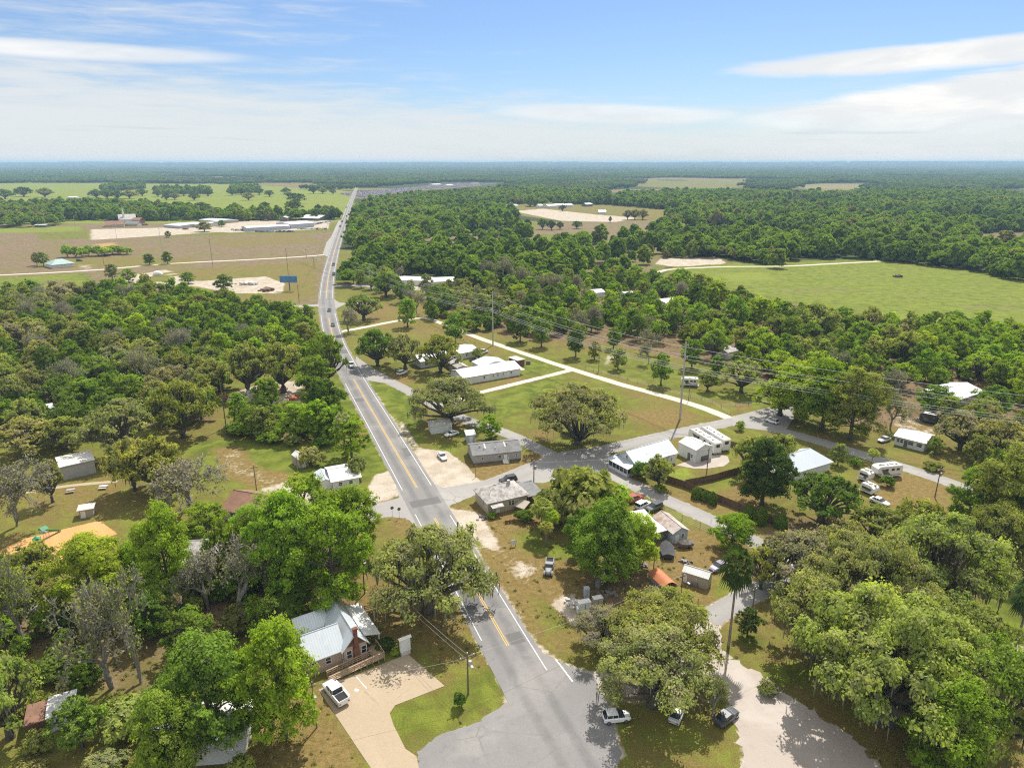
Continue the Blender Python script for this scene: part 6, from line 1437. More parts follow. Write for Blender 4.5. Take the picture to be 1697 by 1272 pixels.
TR('hero_leafy', 160, 1018, 888, 62, 'yellow', 'bright round tree below the playground sand', var=0); TR('hero_leafy', 285, 1000, 838, 48, 'bright', 'tall dark-stemmed tree right of the playground', var=1); TR('hero_leafy', 345, 905, 835, 38, 'bright', 'bright tree between bare oak and brown roof', var=2)
TR('hero_leafy', 225, 985, 898, 30, 'bright', 'smaller bright tree touching the round tree by the playground'); TR('live_oak', 380, 960, 850, 35, 'mid', 'mid-green tree over the grey chapel roof')
TR('bare_tree', 186, 1140, 962, 84, 'moss', 'bare grey tree with a leaning crown above the bottom brush'); TR('bare_tree', 234, 1132, 935, 55, 'greyish', 'slim bare tree with hanging moss beside the leaning bare tree'); TR('bare_tree', 42, 1082, 900, 50, 'olive', 'dark half-bare tree at the left edge below the playground')
TR('bare_tree', 400, 1030, 905, 72, 'moss', 'wide bare grey tree before the chapel roof'); TR('bare_tree', 345, 1010, 915, 45, 'moss', 'bare grey tree over the chapel roof end'); TR('bare_tree', 312, 843, 742, 75, 'moss', 'big grey half-bare oak between block building and brown house'); TR('bare_tree', 28, 872, 752, 58, 'moss', 'grey bare tree at the left picture edge by the park')
TR('live_oak', 88, 832, 754, 24, 'greyish', 'leaning grey-green tree over the park footpath'); TR('live_oak', 224, 812, 718, 42, 'greyish', 'mossy oak right of the block building'); TR('live_oak', 262, 818, 722, 55, 'olive', 'oak beside the big grey half-bare oak')
TR('live_oak', 205, 752, 655, 58, 'greyish', 'grey-brown oak behind the block building roof'); TR('live_oak', 50, 752, 692, 55, 'greyish', 'grey oak before the park side house'); TR('live_oak', 110, 745, 690, 40, 'olive', 'oak next to the grey oak before the park side house'); TR('live_oak', 305, 725, 628, 52, 'olive', 'green-grey oak at the clearing edge'); TR('leafy_tree', 150, 700, 625, 38, 'mid', 'deep green tree beside the park side house')
TR('live_oak', 412, 650, 562, 45, 'olive', 'dark-trunked oak in the left clearing'); TR('live_oak', 470, 650, 560, 42, 'olive', 'oak right of the dark-trunked oak'); TR('leafy_tree', 525, 660, 590, 34, 'mid', 'leafy tree at the roadside end of the left clearing'); TR('live_oak', 545, 640, 545, 34, 'mid', 'oak hanging over the left road edge'); TR('leafy_tree', 540, 700, 628, 32, 'deep', 'dark leafy tree of the roadside thicket')
TR('leafy_tree', 583, 760, 690, 32, 'bright', 'dense bright tree behind the roadside palm'); TR('palm_tree', 573, 757, 688, 13, 'moss', 'roadside palm in front of the dense bright tree'); TR('shrub', 515, 770, 736, 20, 'greyish', 'tall dry shrub beside the beige metal shed'); TR('shrub', 590, 795, 748, 16, 'greyish', 'fan-leaved shrub at the roadside shop')
TR('hero_leafy', 1005, 965, 828, 58, 'mid', 'dense bright tree shading the cluttered lot', var=1); TR('hero_leafy', 1050, 940, 850, 40, 'yellow', 'yellow-green tree beside the rusty-roofed house', var=0); TR('hero_leafy', 970, 930, 845, 36, 'mid', 'tree at the left side of the cluttered lot', var=2)
TR('shrub', 958, 858, 764, 62, 'olive', 'huge feathery bamboo-like clump beside the side street', var=0); TR('shrub', 930, 868, 800, 38, 'olive', 'lower front part of the feathery clump by the carport', var=1); TR('shrub', 1000, 850, 792, 36, 'bright', 'feathery clump end at the back street', var=2)
TR('palm_tree', 897, 885, 832, 18, 'olive', 'ragged palm beside the old cream house carport'); TR('palm_tree', 912, 892, 848, 13, 'yellow', 'low dry palm right of the ragged palm'); TR('palm_tree', 905, 905, 868, 12, 'olive', 'short palm in front of the ragged palm'); TR('shrub', 868, 862, 842, 14, 'deep', 'dark shrub before the old cream house'); TR('shrub', 815, 858, 846, 7, 'bright', 'small bright bush at the cream house door')
TR('live_oak', 1091, 806, 752, 27, 'olive', 'small oak with thin pale trunk beside the porch house'); TR('shrub', 1060, 792, 760, 15, 'deep', 'dark bush at the porch house wall'); TR('shrub', 1094, 815, 800, 9, 'mid', 'round bush at the back street edge')
TR('hero_leafy', 1262, 838, 728, 48, 'dark', 'dark magnolia-like tree beside the board fence', var=1); TR('live_oak', 1250, 790, 722, 42, 'olive', 'light crown above the dark magnolia-like tree'); TR('live_oak', 1290, 770, 715, 28, 'sage', 'pale tree between street corner and blue roof')
TR('live_oak', 1360, 864, 782, 58, 'deep', 'round dark oak before the blue hipped roof'); TR('leafy_tree', 1226, 713, 697, 9, 'bright', 'little umbrella-shaped tree at the street junction'); TR('leafy_tree', 1388, 770, 735, 14, 'sage', 'small pale tree on the residential street verge'); TR('palm_tree', 1442, 778, 746, 9, 'sage', 'small street palm before the dark-nosed trailer')
TR('shrub', 1470, 806, 785, 11, 'deep', 'dark bush beside the dark-nosed trailer'); TR('shrub', 1418, 772, 755, 8, 'mid', 'thin bushes on the street verge'); TR('shrub', 1545, 778, 762, 14, 'olive', 'low bush on the lawn of the long white cottage'); TR('leafy_tree', 1548, 752, 722, 12, 'bright', 'small light tree at the end of the long white cottage')
TR('palm_tree', 1207, 1072, 922, 26, 'palm', 'tall palm beside the back lane'); TR('palm_tree', 1668, 1120, 972, 26, 'palm', 'tall palm by the park road at the right edge'); TR('leafy_tree', 1238, 1053, 1008, 20, 'dark', 'dark round evergreen beside the tall lane palm')
for (x, y, t, h, l) in [(1154, 825, 806, 8.5, 'leftmost clipped cone shrub of the three before the board fence'), (1167.5, 829.5, 812, 6.5, 'middle clipped cone shrub of the three before the board fence'), (1180, 835, 814, 7.5, 'third clipped cone shrub at the board fence'), (1240, 860, 836, 10, 'clipped cone shrub near the board fence end'), (1259, 867, 839, 12, 'largest clipped cone shrub beside the fence end'), (1293, 873, 852, 11, 'lone clipped round shrub past the fence end')]:
    TR('cone_shrub', x, y, t, h, 'deep', l, 'clipped shrubs along the board fence')
TR('shrub', 645, 1005, 980, 14, 'dark', 'dark shrub at the rail fence end'); TR('shrub', 640, 1075, 1055, 14, 'dark', 'dark shrub beside the ramp corner'); TR('shrub', 592, 1030, 1015, 10, 'mid', 'green shrub behind the cottage porch'); TR('shrub', 655, 1085, 1072, 8, 'yellow', 'yellow shrub by the white cabinet sign'); TR('shrub', 762, 1170, 1142, 10, 'deep', 'dark shrub at the foot of the lamp pole')
TR('bare_tree', 1180, 1195, 1120, 26, 'olive', 'thin bare tree beside the gravel road'); TR('shrub', 1270, 1148, 1128, 16, 'greyish', 'dry brush at the gravel road side')
TR('leafy_tree', 676, 542, 492, 18, 'bright', 'bright upright tree on the verge past the dirt track'); TR('leafy_tree', 714, 525, 488, 12, 'mid', 'upright tree beside the bright upright tree'); TR('live_oak', 603, 530, 482, 30, 'sage', 'grey-green weeping tree beside the crossroads'); TR('bare_tree', 577, 551, 508, 20, 'moss', 'purple-grey bare tree beside the main road')
TR('hero_oak', 640, 492, 445, 26, 'mid', 'umbrella-shaped spreading tree by the flat white shop'); TR('leafy_tree', 755, 570, 518, 20, 'mid', 'tree left of the second tall grey pole'); TR('leafy_tree', 954, 592, 540, 16, 'deep', 'dark tree on the meadow beyond the dirt track'); TR('leafy_tree', 985, 596, 566, 11, 'olive', 'thin tree by the bare patch'); TR('leafy_tree', 1095, 638, 584, 18, 'mid', 'tall tree before the parked trailer with grey stripes')
TR('live_oak', 1228, 650, 590, 34, 'sage', 'wide pale tree over the dry corner meadow'); TR('live_oak', 1172, 648, 612, 18, 'olive', 'low tree beside the striped trailer'); TR('leafy_tree', 897, 575, 525, 16, 'mid', 'tree at the near edge of the middle wood'); TR('leafy_tree', 862, 566, 520, 18, 'deep', 'dark tree beside the second tall grey pole')
TR('hero_leafy', 1318, 700, 604, 50, 'yellow', 'tall tree group at the street bend, left one', var=0); TR('hero_leafy', 1362, 712, 598, 52, 'bright', 'tall tree group at the street bend, middle one', var=1); TR('hero_leafy', 1408, 728, 610, 50, 'olive', 'tall tree group at the street bend, right one', var=2); TR('bare_tree', 1475, 712, 648, 28, 'olive', 'leaning bare-limbed tree behind the long white cottage')
TR('live_oak', 1590, 745, 680, 45, 'moss', 'mossy grey tree behind the power wires at the cottage end'); TR('live_oak', 1650, 760, 690, 42, 'greyish', 'grey mossy tree under the power wires on the right')
TR('leafy_tree', 1545, 690, 638, 28, 'mid', 'tree beside the black-sided trailer'); TR('leafy_tree', 1640, 690, 640, 30, 'deep', 'dark tree before the wood edge house')
for (x, y, t, h, tint, l) in [(1185, 520, 462, 24, 'yellow', 'yellowest tree at the near end of the big field'), (1255, 545, 490, 28, 'yellow', 'yellow-green tree right of the yellowest field-end tree'), (1215, 548, 490, 24, 'bright', 'bright tree between the two yellow field-end trees'), (1150, 520, 470, 22, 'deep', 'dark tree left of the yellowest field-end tree'), (1350, 560, 500, 40, 'olive', 'wide grey-green tree at the field corner'), (1395, 545, 508, 20, 'bright', 'bright small tree poking above the field corner wood'), (1578, 552, 515, 22, 'bright', 'upright bright tree at the near field edge')]:
    TR('leafy_tree' if h < 40 else 'live_oak', x, y, t, h, tint, l)
for (x, y, t, h, tint, l) in [(73, 441, 416, 9, 'mid', 'upright tree at the green-roofed house'), (62, 440, 418, 7, 'greyish', 'smaller grey tree at the green-roofed house'), (187, 463, 436, 12, 'greyish', 'bushy tree by the paved yard gate'), (214, 468, 446, 13, 'bright', 'bright tree before the paved yard'), (248, 439, 420, 10, 'deep', 'dark round bush tree beside the farm road'), (278, 437, 417, 9, 'deep', 'second dark bush tree beside the farm road'), (372, 482, 455, 16, 'deep', 'dark tree at the sandy yard edge'), (312, 470, 450, 14, 'mid', 'green tree before the sandy yard'), (279, 394, 383, 5, 'deep', 'lone round bush in the brown field'), (339, 384, 366, 14, 'greyish', 'grey spreading tree by the storage rows'), (368, 376, 364, 7, 'mid', 'small tree at the left end of the sales yard')]:
    TR('leafy_tree', x, y, t, h, tint, l)
for i, (x, h) in enumerate([(112, 9), (126, 10), (136, 9), (148, 8), (163, 11), (174, 12), (187, 12), (199, 11), (211, 9)]):
    TR('shrub', x, 426 - i * .8 + (i % 3), 403 + (i % 3) * 2, h, ('bright', 'mid', 'yellow')[i % 3], 'bush in the overgrown row behind the green-roofed house', 'bushes behind the green-roofed house')
for i, (x, y, t, h) in enumerate([(9, 330, 312, 14), (40, 326, 308, 15), (75, 327, 310, 14), (160, 328, 313, 12), (178, 329, 314, 12), (196, 330, 315, 12), (215, 329, 314, 14), (236, 325, 312, 10), (262, 326, 314, 8), (276, 332, 318, 8), (290, 331, 319, 9), (305, 325, 313, 10), (322, 332, 318, 10), (345, 325, 314, 9), (300, 346, 332, 12), (336, 350, 333, 14), (385, 324, 311, 9), (400, 323, 311, 9), (412, 332, 318, 10), (430, 323, 310, 9), (447, 326, 314, 8), (440, 346, 334, 9), (478, 327, 316, 8), (492, 338, 318, 15), (488, 352, 330, 15), (528, 352, 338, 7), (540, 353, 338, 8), (550, 352, 340, 6), (475, 322, 310, 9), (520, 321, 309, 8), (535, 321, 310, 8), (552, 322, 311, 6)]):
    TR('live_oak', x, y, t, h, ('deep', 'dark', 'greyish', 'deep')[i % 4], ('dark', 'very dark', 'grey-brown', 'deep green')[i % 4] + ' oak dotted on the far green pasture', 'oaks dotted on the far pasture')

TR('live_oak', 18, 1222, 1078, 62, 'sage', 'pale willow-like tree at the bottom left edge'); TR('shrub', 215, 1215, 1158, 42, 'sage', 'pale silvery brush before the white-roofed house'); TR('shrub', 105, 1115, 1075, 38, 'deep', 'dark leafy undergrowth clump below the park lane'); TR('shrub', 140, 1135, 1095, 30, 'deep', 'dark leafy clump at the foot of the leaning bare tree')
TR('live_oak', 60, 985, 900, 50, 'olive', 'olive tree at the left edge below the orange sand'); TR('live_oak', 25, 1035, 945, 50, 'olive', 'olive tree beside the park lane at the left edge'); TR('leafy_tree', 250, 1060, 985, 32, 'deep', 'dark tree behind the slim bare tree'); TR('live_oak', 320, 1085, 1010, 45, 'mid', 'mid-green tree at the foot of the wide bare tree'); TR('live_oak', 450, 1065, 985, 40, 'deep', 'dark tree at the left wall of the brick cottage')
for (x, y, t, h, tint, l) in [(858, 380, 359, 8, 'deep', 'dark tree at the left end of the gravel field hedge'), (874, 379, 362, 7, 'dark', 'second tree of the gravel field hedge'), (899, 380, 361, 9, 'deep', 'dark tree in the middle of the gravel field hedge'), (914, 381, 364, 9, 'dark', 'tree beside the middle hedge tree'), (928, 380, 366, 7, 'deep', 'low tree near the end of the gravel field hedge'), (956, 379, 365, 9, 'deep', 'last dark tree of the gravel field hedge'),
                              (925, 407, 386, 11, 'dark', 'dark tree at the left of the meadow group'), (945, 407, 388, 9, 'mid', 'mid-green tree of the meadow group'), (966, 404, 384, 9, 'olive', 'olive tree of the meadow group'), (987, 402, 384, 8, 'deep', 'tree at the end of the meadow group'), (1061, 411, 388, 10, 'dark', 'round dark tree alone short of the brown field'), (1011, 369, 358, 3, 'deep', 'tiny dark conifer on the gravel'), (932, 350, 338, 6, 'dark', 'dark tree before the white barns'),
                              (1040, 364, 346, 8, 'moss', 'left end of the bare purple-grey thicket'), (1052, 364, 345, 9, 'moss', 'middle of the bare purple-grey thicket'), (1065, 364, 346, 9, 'moss', 'right end of the bare purple-grey thicket'), (1120, 372, 354, 12, 'olive', 'olive tree past the purple-grey thicket'), (1150, 374, 355, 14, 'deep', 'dark tree past the purple-grey thicket'), (687, 411, 386, 14, 'deep', 'big dark oak alone beside the grey brush field')]:
    TR('live_oak', x, y, t, h, tint, l)

TR('live_oak', 1292, 688, 622, 42, 'yellow', 'yellow-green oak where the corner wire fence ends'); TR('bare_tree', 815, 474, 428, 18, 'moss', 'bare purple-grey tree behind the flat shop roofs'); TR('bare_tree', 836, 480, 424, 21, 'moss', 'tallest bare grey tree in the middle wood'); TR('bare_tree', 868, 487, 440, 18, 'moss', 'bare tree right of the tallest bare grey tree'); TR('bare_tree', 926, 492, 452, 17, 'moss', 'grey bare tree left of the grey-white wooded roof'); TR('bare_tree', 980, 548, 505, 18, 'moss', 'bare grey tree on the meadow wood edge')
TR('bare_tree', 235, 640, 575, 32, 'moss', 'grey leafless crown in the left-hand wood'); TR('bare_tree', 120, 655, 590, 30, 'moss', 'brown-grey leafless crown near the left picture edge'); TR('bare_tree', 300, 600, 545, 26, 'moss', 'small leafless crown amid the left-hand wood'); TR('bare_tree', 60, 610, 552, 28, 'moss', 'leafless crown beside the yellow-leaved trees on the left')
TR('shrub', 402, 1305, 1252, 34, 'olive', 'olive bush at the bottom edge under the light green tree'); TR('hero_leafy', 290, 1310, 1150, 60, 'mid', 'mid-green tree at the bottom edge before the white-roofed house'); TR('hero_oak', 1345, 1085, 945, 78, 'greyish', 'mossy oak at the near left side of the lower right grove'); TR('hero_oak', 1570, 1130, 985, 90, 'olive', 'oak behind the corner oak of the right grove'); TR('hero_leafy', 418, 912, 838, 36, 'bright', 'bright tree before the end of the brown roof'); TR('hero_oak', 1000, 1075, 1010, 52, 'moss', 'thin grey-crowned oak between main road and rubble patch')
# ------------------------------------------------------------------ woods near enough to count: each tree on its own
from mathutils.kdtree import KDTree
def inside(p, poly):
    c = False; n = len(poly)
    for i in range(n):
        a, b = poly[i], poly[(i + 1) % n]
        if (a[1] > p[1]) != (b[1] > p[1]) and p[0] < (b[0] - a[0]) * (p[1] - a[1]) / (b[1] - a[1]) + a[0]: c = not c
    return c
RP = []
for ln, half in ROADS: RP += [(q.x, q.y, half) for q in ln[::2]]
RPA = np.array(RP)
def clear(x, y, r):
    d = np.hypot(RPA[:, 0] - x, RPA[:, 1] - y) - RPA[:, 2]
    if d.min() < min(r * .45, 3.5): return False
    for fx, fy, fr in FOOT:
        if abs(fx - x) < fr + 3 and math.hypot(fx - x, fy - y) < fr + r * .35: return False
    return True
KINDW = {'live_oak': 'spreading oak', 'leafy_tree': 'leafy tree', 'bare_tree': 'half-bare tree', 'shrub': 'shrub'}
TW = {'bright': 'bright green', 'yellow': 'yellow-green', 'mid': 'mid-green', 'deep': 'deep green', 'olive': 'olive-green', 'greyish': 'grey-green', 'moss': 'grey', 'dark': 'very dark', 'sage': 'pale grey-green'}
def wood(where, px, gap, mix, tints, hr, seed, limit=200, keep=1.0):
    rnd = random.Random(seed); poly = [P(x, y) for x, y in px]; xs = [p.x for p in poly]; ys = [p.y for p in poly]; pts = [(x, y) for x, y, r in TREES]; new = []
    kinds, kw = zip(*mix.items()); tn, tw = zip(*tints.items())
    for _ in range(9000):
        if len(new) >= limit: break
        x, y = rnd.uniform(min(xs), max(xs)), rnd.uniform(min(ys), max(ys))
        if not inside((x, y), poly): continue
        q = pix(Vector((x, y, 8.0)))
        if not (-30 < q[0] < 1727 and q[1] < 1330): continue
        if any((x - a) ** 2 + (y - b) ** 2 < gap * gap for a, b in pts): continue
        k = rnd.choices(kinds, kw)[0]; H = rnd.uniform(*hr); R = H * {'live_oak': rnd.uniform(.48, .66), 'leafy_tree': rnd.uniform(.34, .46), 'bare_tree': rnd.uniform(.40, .52), 'shrub': rnd.uniform(.6, .8)}[k]
        if k == 'shrub': H *= .38; R = H * rnd.uniform(.6, .9)
        if not clear(x, y, R): continue
        t = rnd.choices(tn, tw)[0]
        if k == 'bare_tree': t = 'moss'
        pts.append((x, y)); new.append(1)
        lab = TW[t] + ' ' + KINDW[k] + ' ' + where
        tree(k, (x, y), H, R, t, lab, 'trees ' + where if k != 'shrub' else 'shrubs ' + where)
    return len(new)
GREEN = {'bright': 4, 'mid': 3, 'deep': 1.3, 'yellow': 1.8, 'olive': 1.3}; GREY = {'olive': 3, 'greyish': 3, 'mid': 1.5, 'moss': 1, 'deep': 1.2, 'sage': 1}
wood('in the left-hand wood behind the clearing', [(160, 498), (260, 492), (330, 502), (420, 518), (500, 531), (536, 560), (543, 610), (380, 618), (240, 600), (150, 560)], 8.2, {'live_oak': 3, 'leafy_tree': 5, 'bare_tree': .5}, GREEN, (11, 15), 1, 75)
wood('in the left-hand wood towards the picture edge', [(-120, 520), (0, 503), (60, 500), (160, 496), (150, 560), (230, 600), (120, 640), (-120, 640)], 8.5, {'live_oak': 4, 'leafy_tree': 3, 'bare_tree': .7}, GREY, (11, 14.5), 2, 55)
wood('in the mossy wood above the block building', [(-90, 640), (120, 640), (240, 600), (370, 620), (350, 700), (200, 715), (-90, 740)], 9.5, {'live_oak': 5, 'leafy_tree': 1.6, 'bare_tree': .5}, GREY, (10, 13), 3, 30)
wood('in the roadside thicket below the clearing', [(390, 700), (440, 680), (545, 666), (575, 700), (548, 740), (470, 738), (395, 730)], 3.4, {'leafy_tree': .7, 'shrub': 5}, {'mid': 3, 'olive': 2, 'bright': 2, 'deep': 1}, (9, 13), 4, 44)
wood('in the shaded grove left of the brick cottage', [(-60, 985), (60, 960), (120, 1020), (260, 1005), (340, 965), (430, 945), (520, 985), (500, 1030), (300, 1100), (150, 1080), (-60, 1110)], 8.0, {'leafy_tree': 2, 'live_oak': 2, 'shrub': 3, 'bare_tree': .6}, {'deep': 2, 'mid': 2, 'olive': 2, 'greyish': 1}, (9, 12), 5, 26)
wood('in the brush at the bottom edge', [(-40, 1120), (120, 1110), (300, 1120), (330, 1200), (230, 1300), (-40, 1300)], 5.0, {'shrub': 5, 'leafy_tree': .6}, {'olive': 2, 'greyish': 2, 'sage': 1, 'mid': 1}, (7, 9), 6, 24)
wood('in the middle wood beyond the dirt track', [(840, 545), (900, 515), (1010, 500), (1120, 505), (1180, 530), (1160, 575), (1100, 570), (1010, 560), (930, 560), (870, 560)], 9.6, {'leafy_tree': 4, 'live_oak': 3, 'bare_tree': .5}, GREEN, (10, 14), 7, 60)
wood('around the wooded yard behind the motel', [(690, 520), (760, 500), (850, 500), (900, 515), (830, 545), (790, 560), (740, 545)], 9.5, {'leafy_tree': 3, 'live_oak': 3, 'bare_tree': .8}, GREY, (9, 13), 8, 22)
wood('in the bright wood right of the dry meadow', [(1130, 575), (1170, 540), (1300, 530), (1420, 545), (1560, 560), (1560, 640), (1450, 680), (1300, 655), (1240, 620)], 8.0, {'leafy_tree': 3.5, 'live_oak': 4, 'bare_tree': .4}, {'bright': 3, 'yellow': 3, 'mid': 3, 'olive': 1.5, 'sage': .7}, (10, 14), 9, 62)
wood('in the bright wood at the right edge below the big field', [(1540, 560), (1640, 560), (1780, 590), (1850, 700), (1700, 690), (1640, 640), (1560, 625)], 8.2, {'leafy_tree': 3, 'live_oak': 3}, {'bright': 4, 'yellow': 3.5, 'mid': 2, 'deep': .6}, (10, 14), 10, 40)
wood('on the meadow beside the wire fence', [(930, 575), (1010, 570), (1130, 600), (1250, 610), (1290, 655), (1180, 655), (1040, 620)], 15, {'leafy_tree': 2, 'live_oak': 2, 'bare_tree': .4}, {'mid': 2, 'deep': 2, 'olive': 2}, (8, 12), 11, 14)
wood('near the shops and shop drive', [(580, 470), (640, 455), (760, 480), (840, 500), (760, 510), (690, 512), (640, 500)], 9.5, {'leafy_tree': 2, 'live_oak': 3, 'bare_tree': 1.4}, GREY, (9, 13), 12, 24)
wood('in the yards under the power wires', [(1560, 700), (1640, 700), (1780, 760), (1780, 860), (1700, 860), (1620, 800), (1570, 755)], 9.0, {'live_oak': 3, 'leafy_tree': 2, 'shrub': 1}, GREY, (8, 12), 13, 14)
wood('in the lower right grove', [(1290, 960), (1400, 900), (1560, 890), (1640, 960), (1590, 1060), (1600, 1180), (1520, 1130), (1420, 1010), (1330, 990)], 11.0, {'live_oak': 4}, {'olive': 2, 'sage': 2, 'mid': 1}, (9, 12), 14, 10)
wood('along the far bank of the middle wood', [(770, 480), (900, 468), (1090, 472), (1180, 480), (1170, 505), (1020, 502), (900, 512), (850, 500)], 9.6, {'leafy_tree': 4, 'live_oak': 3, 'bare_tree': .9}, GREEN, (9, 14), 15, 50)

# ------------------------------------------------------------------ the woods nobody could count
def far_proto(seed, H, R, style, pl, pc, leaf):
    tm, cm, _ = lobed_tree(seed, H, R, style, pl, pc, leaf, 'leaf_far')
    return put_hidden('wood_tree', cm)
WOODCOL = bpy.data.collections.new('wood_sources')
def put_hidden(name, me):
    o = bpy.data.objects.new(name, me); WOODCOL.objects.link(o); return o
for i in range(4): far_proto(700 + i, 13.0, 5.6, 'leafy', 14, 9, 0.95)
for i in range(3): far_proto(720 + i, 11.5, 6.6, 'oak', 13, 10, 0.95)
GROVECOL = bpy.data.collections.new('grove_sources')
def grove(seed):
    rng = np.random.default_rng(seed); V = []; T = []; rnd = random.Random(seed)
    import bmesh
    b = bmesh.new(); bmesh.ops.create_icosphere(b, subdivisions=1, radius=1.0); base = np.array([tuple(v.co) for v in b.verts]); fac = np.array([[v.index for v in f.verts] for f in b.faces]); b.free()
    F = []; k = 0
    for i in range(150):
        x, y = rng.uniform(-60, 60, 2); r = rng.uniform(4.0, 7.5); z = rng.uniform(5.5, 9.5)
        v = base * np.array([r, r, r * .8]) * rng.uniform(.75, 1.25, (len(base), 1)) + np.array([x, y, z]); V.append(v); F.append(fac + k); k += len(base); T.append(np.full(len(base), rng.uniform(0, 1)) + rng.normal(0, .12, len(base)))
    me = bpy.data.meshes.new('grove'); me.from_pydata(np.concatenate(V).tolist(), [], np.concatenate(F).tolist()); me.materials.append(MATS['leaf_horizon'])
    a = me.attributes.new('tint', 'FLOAT', 'POINT'); a.data.foreach_set('value', np.clip(np.concatenate(T), 0, 1).astype(np.float32)); me.update()
    o = bpy.data.objects.new('grove', me); GROVECOL.objects.link(o)
for i in range(4): grove(800 + i)
def scatter(name, label, cat, pts, scl, rot, col):
    me = bpy.data.meshes.new(name); me.from_pydata([(x, y, float(hill(x, y))) for x, y in pts], [], [])
    zt = [0.5 + 0.5 * math.sin(x * .021 + 1.6 * math.sin(y * .013)) * math.sin(y * .017 + 1.2 * math.sin(x * .009) + .8) for x, y in pts]
    for nm, arr in (('sc', scl), ('rz', rot), ('zt', zt)):
        a = me.attributes.new(nm, 'FLOAT', 'POINT'); a.data.foreach_set('value', np.array(arr, np.float32))
    o = put(name, me); tag(o, label, cat, None, 'stuff')
    t = bpy.data.node_groups.new(name + '_scatter', 'GeometryNodeTree')
    t.interface.new_socket('Geometry', in_out='INPUT', socket_type='NodeSocketGeometry'); t.interface.new_socket('Geometry', in_out='OUTPUT', socket_type='NodeSocketGeometry')
    n = t.nodes; l = t.links; gi = n.new('NodeGroupInput'); go = n.new('NodeGroupOutput'); iop = n.new('GeometryNodeInstanceOnPoints'); ci = n.new('GeometryNodeCollectionInfo')
    ci.inputs['Collection'].default_value = col; ci.inputs['Separate Children'].default_value = True; ci.inputs['Reset Children'].default_value = True
    l.new(gi.outputs[0], iop.inputs['Points']); l.new(ci.outputs[0], iop.inputs['Instance']); iop.inputs['Pick Instance'].default_value = True
    na = n.new('GeometryNodeInputNamedAttribute'); na.data_type = 'FLOAT'; na.inputs[0].default_value = 'sc'; nb = n.new('GeometryNodeInputNamedAttribute'); nb.data_type = 'FLOAT'; nb.inputs[0].default_value = 'rz'
    cx = n.new('ShaderNodeCombineXYZ'); l.new(nb.outputs[0], cx.inputs[2]); e2r = n.new('FunctionNodeEulerToRotation'); l.new(cx.outputs[0], e2r.inputs[0]); l.new(e2r.outputs[0], iop.inputs['Rotation'])
    cs = n.new('ShaderNodeCombineXYZ')
    for i in range(3): l.new(na.outputs[0], cs.inputs[i])
    l.new(cs.outputs[0], iop.inputs['Scale']); l.new(iop.outputs[0], go.inputs[0])
    md = o.modifiers.new('scatter', 'NODES'); md.node_group = t; return o
def region(px): return [P(x, y) for x, y in px]
def fill(polys, holes, step, seed, jitter=.45, prob=1.0, gaps=0):
    rnd = random.Random(seed); out = []
    xs = [p.x for q in polys for p in q]; ys = [p.y for q in polys for p in q]; y = min(ys)
    while y < max(ys):
        x = min(xs)
        while x < max(xs):
            a, b = x + rnd.uniform(-jitter, jitter) * step, y + rnd.uniform(-jitter, jitter) * step; x += step
            if abs(a) > b * .86 + 25: continue
            if rnd.random() > prob: continue
            if gaps and gap(a, b, gaps) > rnd.uniform(.2, .6): continue
            if any(inside((a, b), q) for q in polys) and not any(inside((a, b), q) for q in holes): out.append((a, b))
        y += step
    return out
FIELDS = [region(q) for q in ([(835, 344), (1000, 339), (1150, 352), (1110, 364), (1090, 380), (1010, 398), (960, 420), (890, 416), (868, 388), (700, 402), (690, 394), (850, 378), (860, 368), (845, 354)],
    [(1090, 472), (1112, 450), (1090, 440), (1085, 430), (1190, 426), (1290, 446), (1290, 431), (1460, 432), (1560, 444), (1900, 500), (1900, 600), (1560, 545), (1300, 508), (1180, 476)],
    [(1000, 318), (1060, 298), (1265, 299), (1265, 323), (1130, 323)], [(1255, 322), (1330, 303), (1460, 302), (1450, 321)], [(1540, 320), (1900, 301), (1900, 324)], [(1600, 388), (1750, 382), (1750, 416), (1630, 416)], [(690, 394), (860, 378), (880, 412), (700, 424)], [(870, 400), (1000, 396), (1090, 387), (1105, 425), (1085, 455), (1000, 462), (900, 455), (845, 428)], [(555, 324), (560, 314), (700, 303), (760, 301), (860, 302), (860, 316), (760, 322), (660, 331), (600, 342)],
    [(920, 296), (935, 289), (940, 290), (930, 299)], [(650, 460), (706, 460), (760, 464), (760, 476), (640, 478)])]
MAINP = [p for p in L_MAIN]; mr = [Vector((p.x - 9, p.y, 0)) for p in MAINP if p.y > 150][::-1] + [Vector((p.x + 9, p.y, 0)) for p in MAINP if p.y > 150]
right_wood = [region([(576, 475), (580, 440), (583, 400), (588, 356), (612, 341), (660, 331), (760, 322), (900, 317), (1020, 323), (1260, 323), (1460, 322), (2100, 324), (2100, 520), (1697, 480), (1180, 478), (1090, 474), (900, 470), (760, 482), (650, 458)])]
pts = fill(right_wood, FIELDS + [mr], 9.2, 31, gaps=1.0)
pts = [(a, b) for a, b in pts if not any(abs(fx - a) < fr and math.hypot(fx - a, fy - b) < fr + 3 for fx, fy, fr in FOOT)]
pts += fill([region([(-500, 366), (-500, 350), (60, 346), (140, 342), (250, 346), (330, 357), (430, 362), (560, 362), (560, 365), (440, 366), (330, 367), (200, 366)])], [mr], 9.5, 32)
pts += fill([region([(-500, 375), (-300, 360), (60, 360), (110, 368), (100, 374), (40, 378)])], [], 11, 33, prob=.6)
pts += fill([region([(800, 418), (1000, 402), (1100, 380), (1180, 380), (1090, 440), (1000, 470), (800, 470)]), region([(690, 394), (860, 378), (880, 412), (700, 424)])], [], 12, 35, prob=.34)
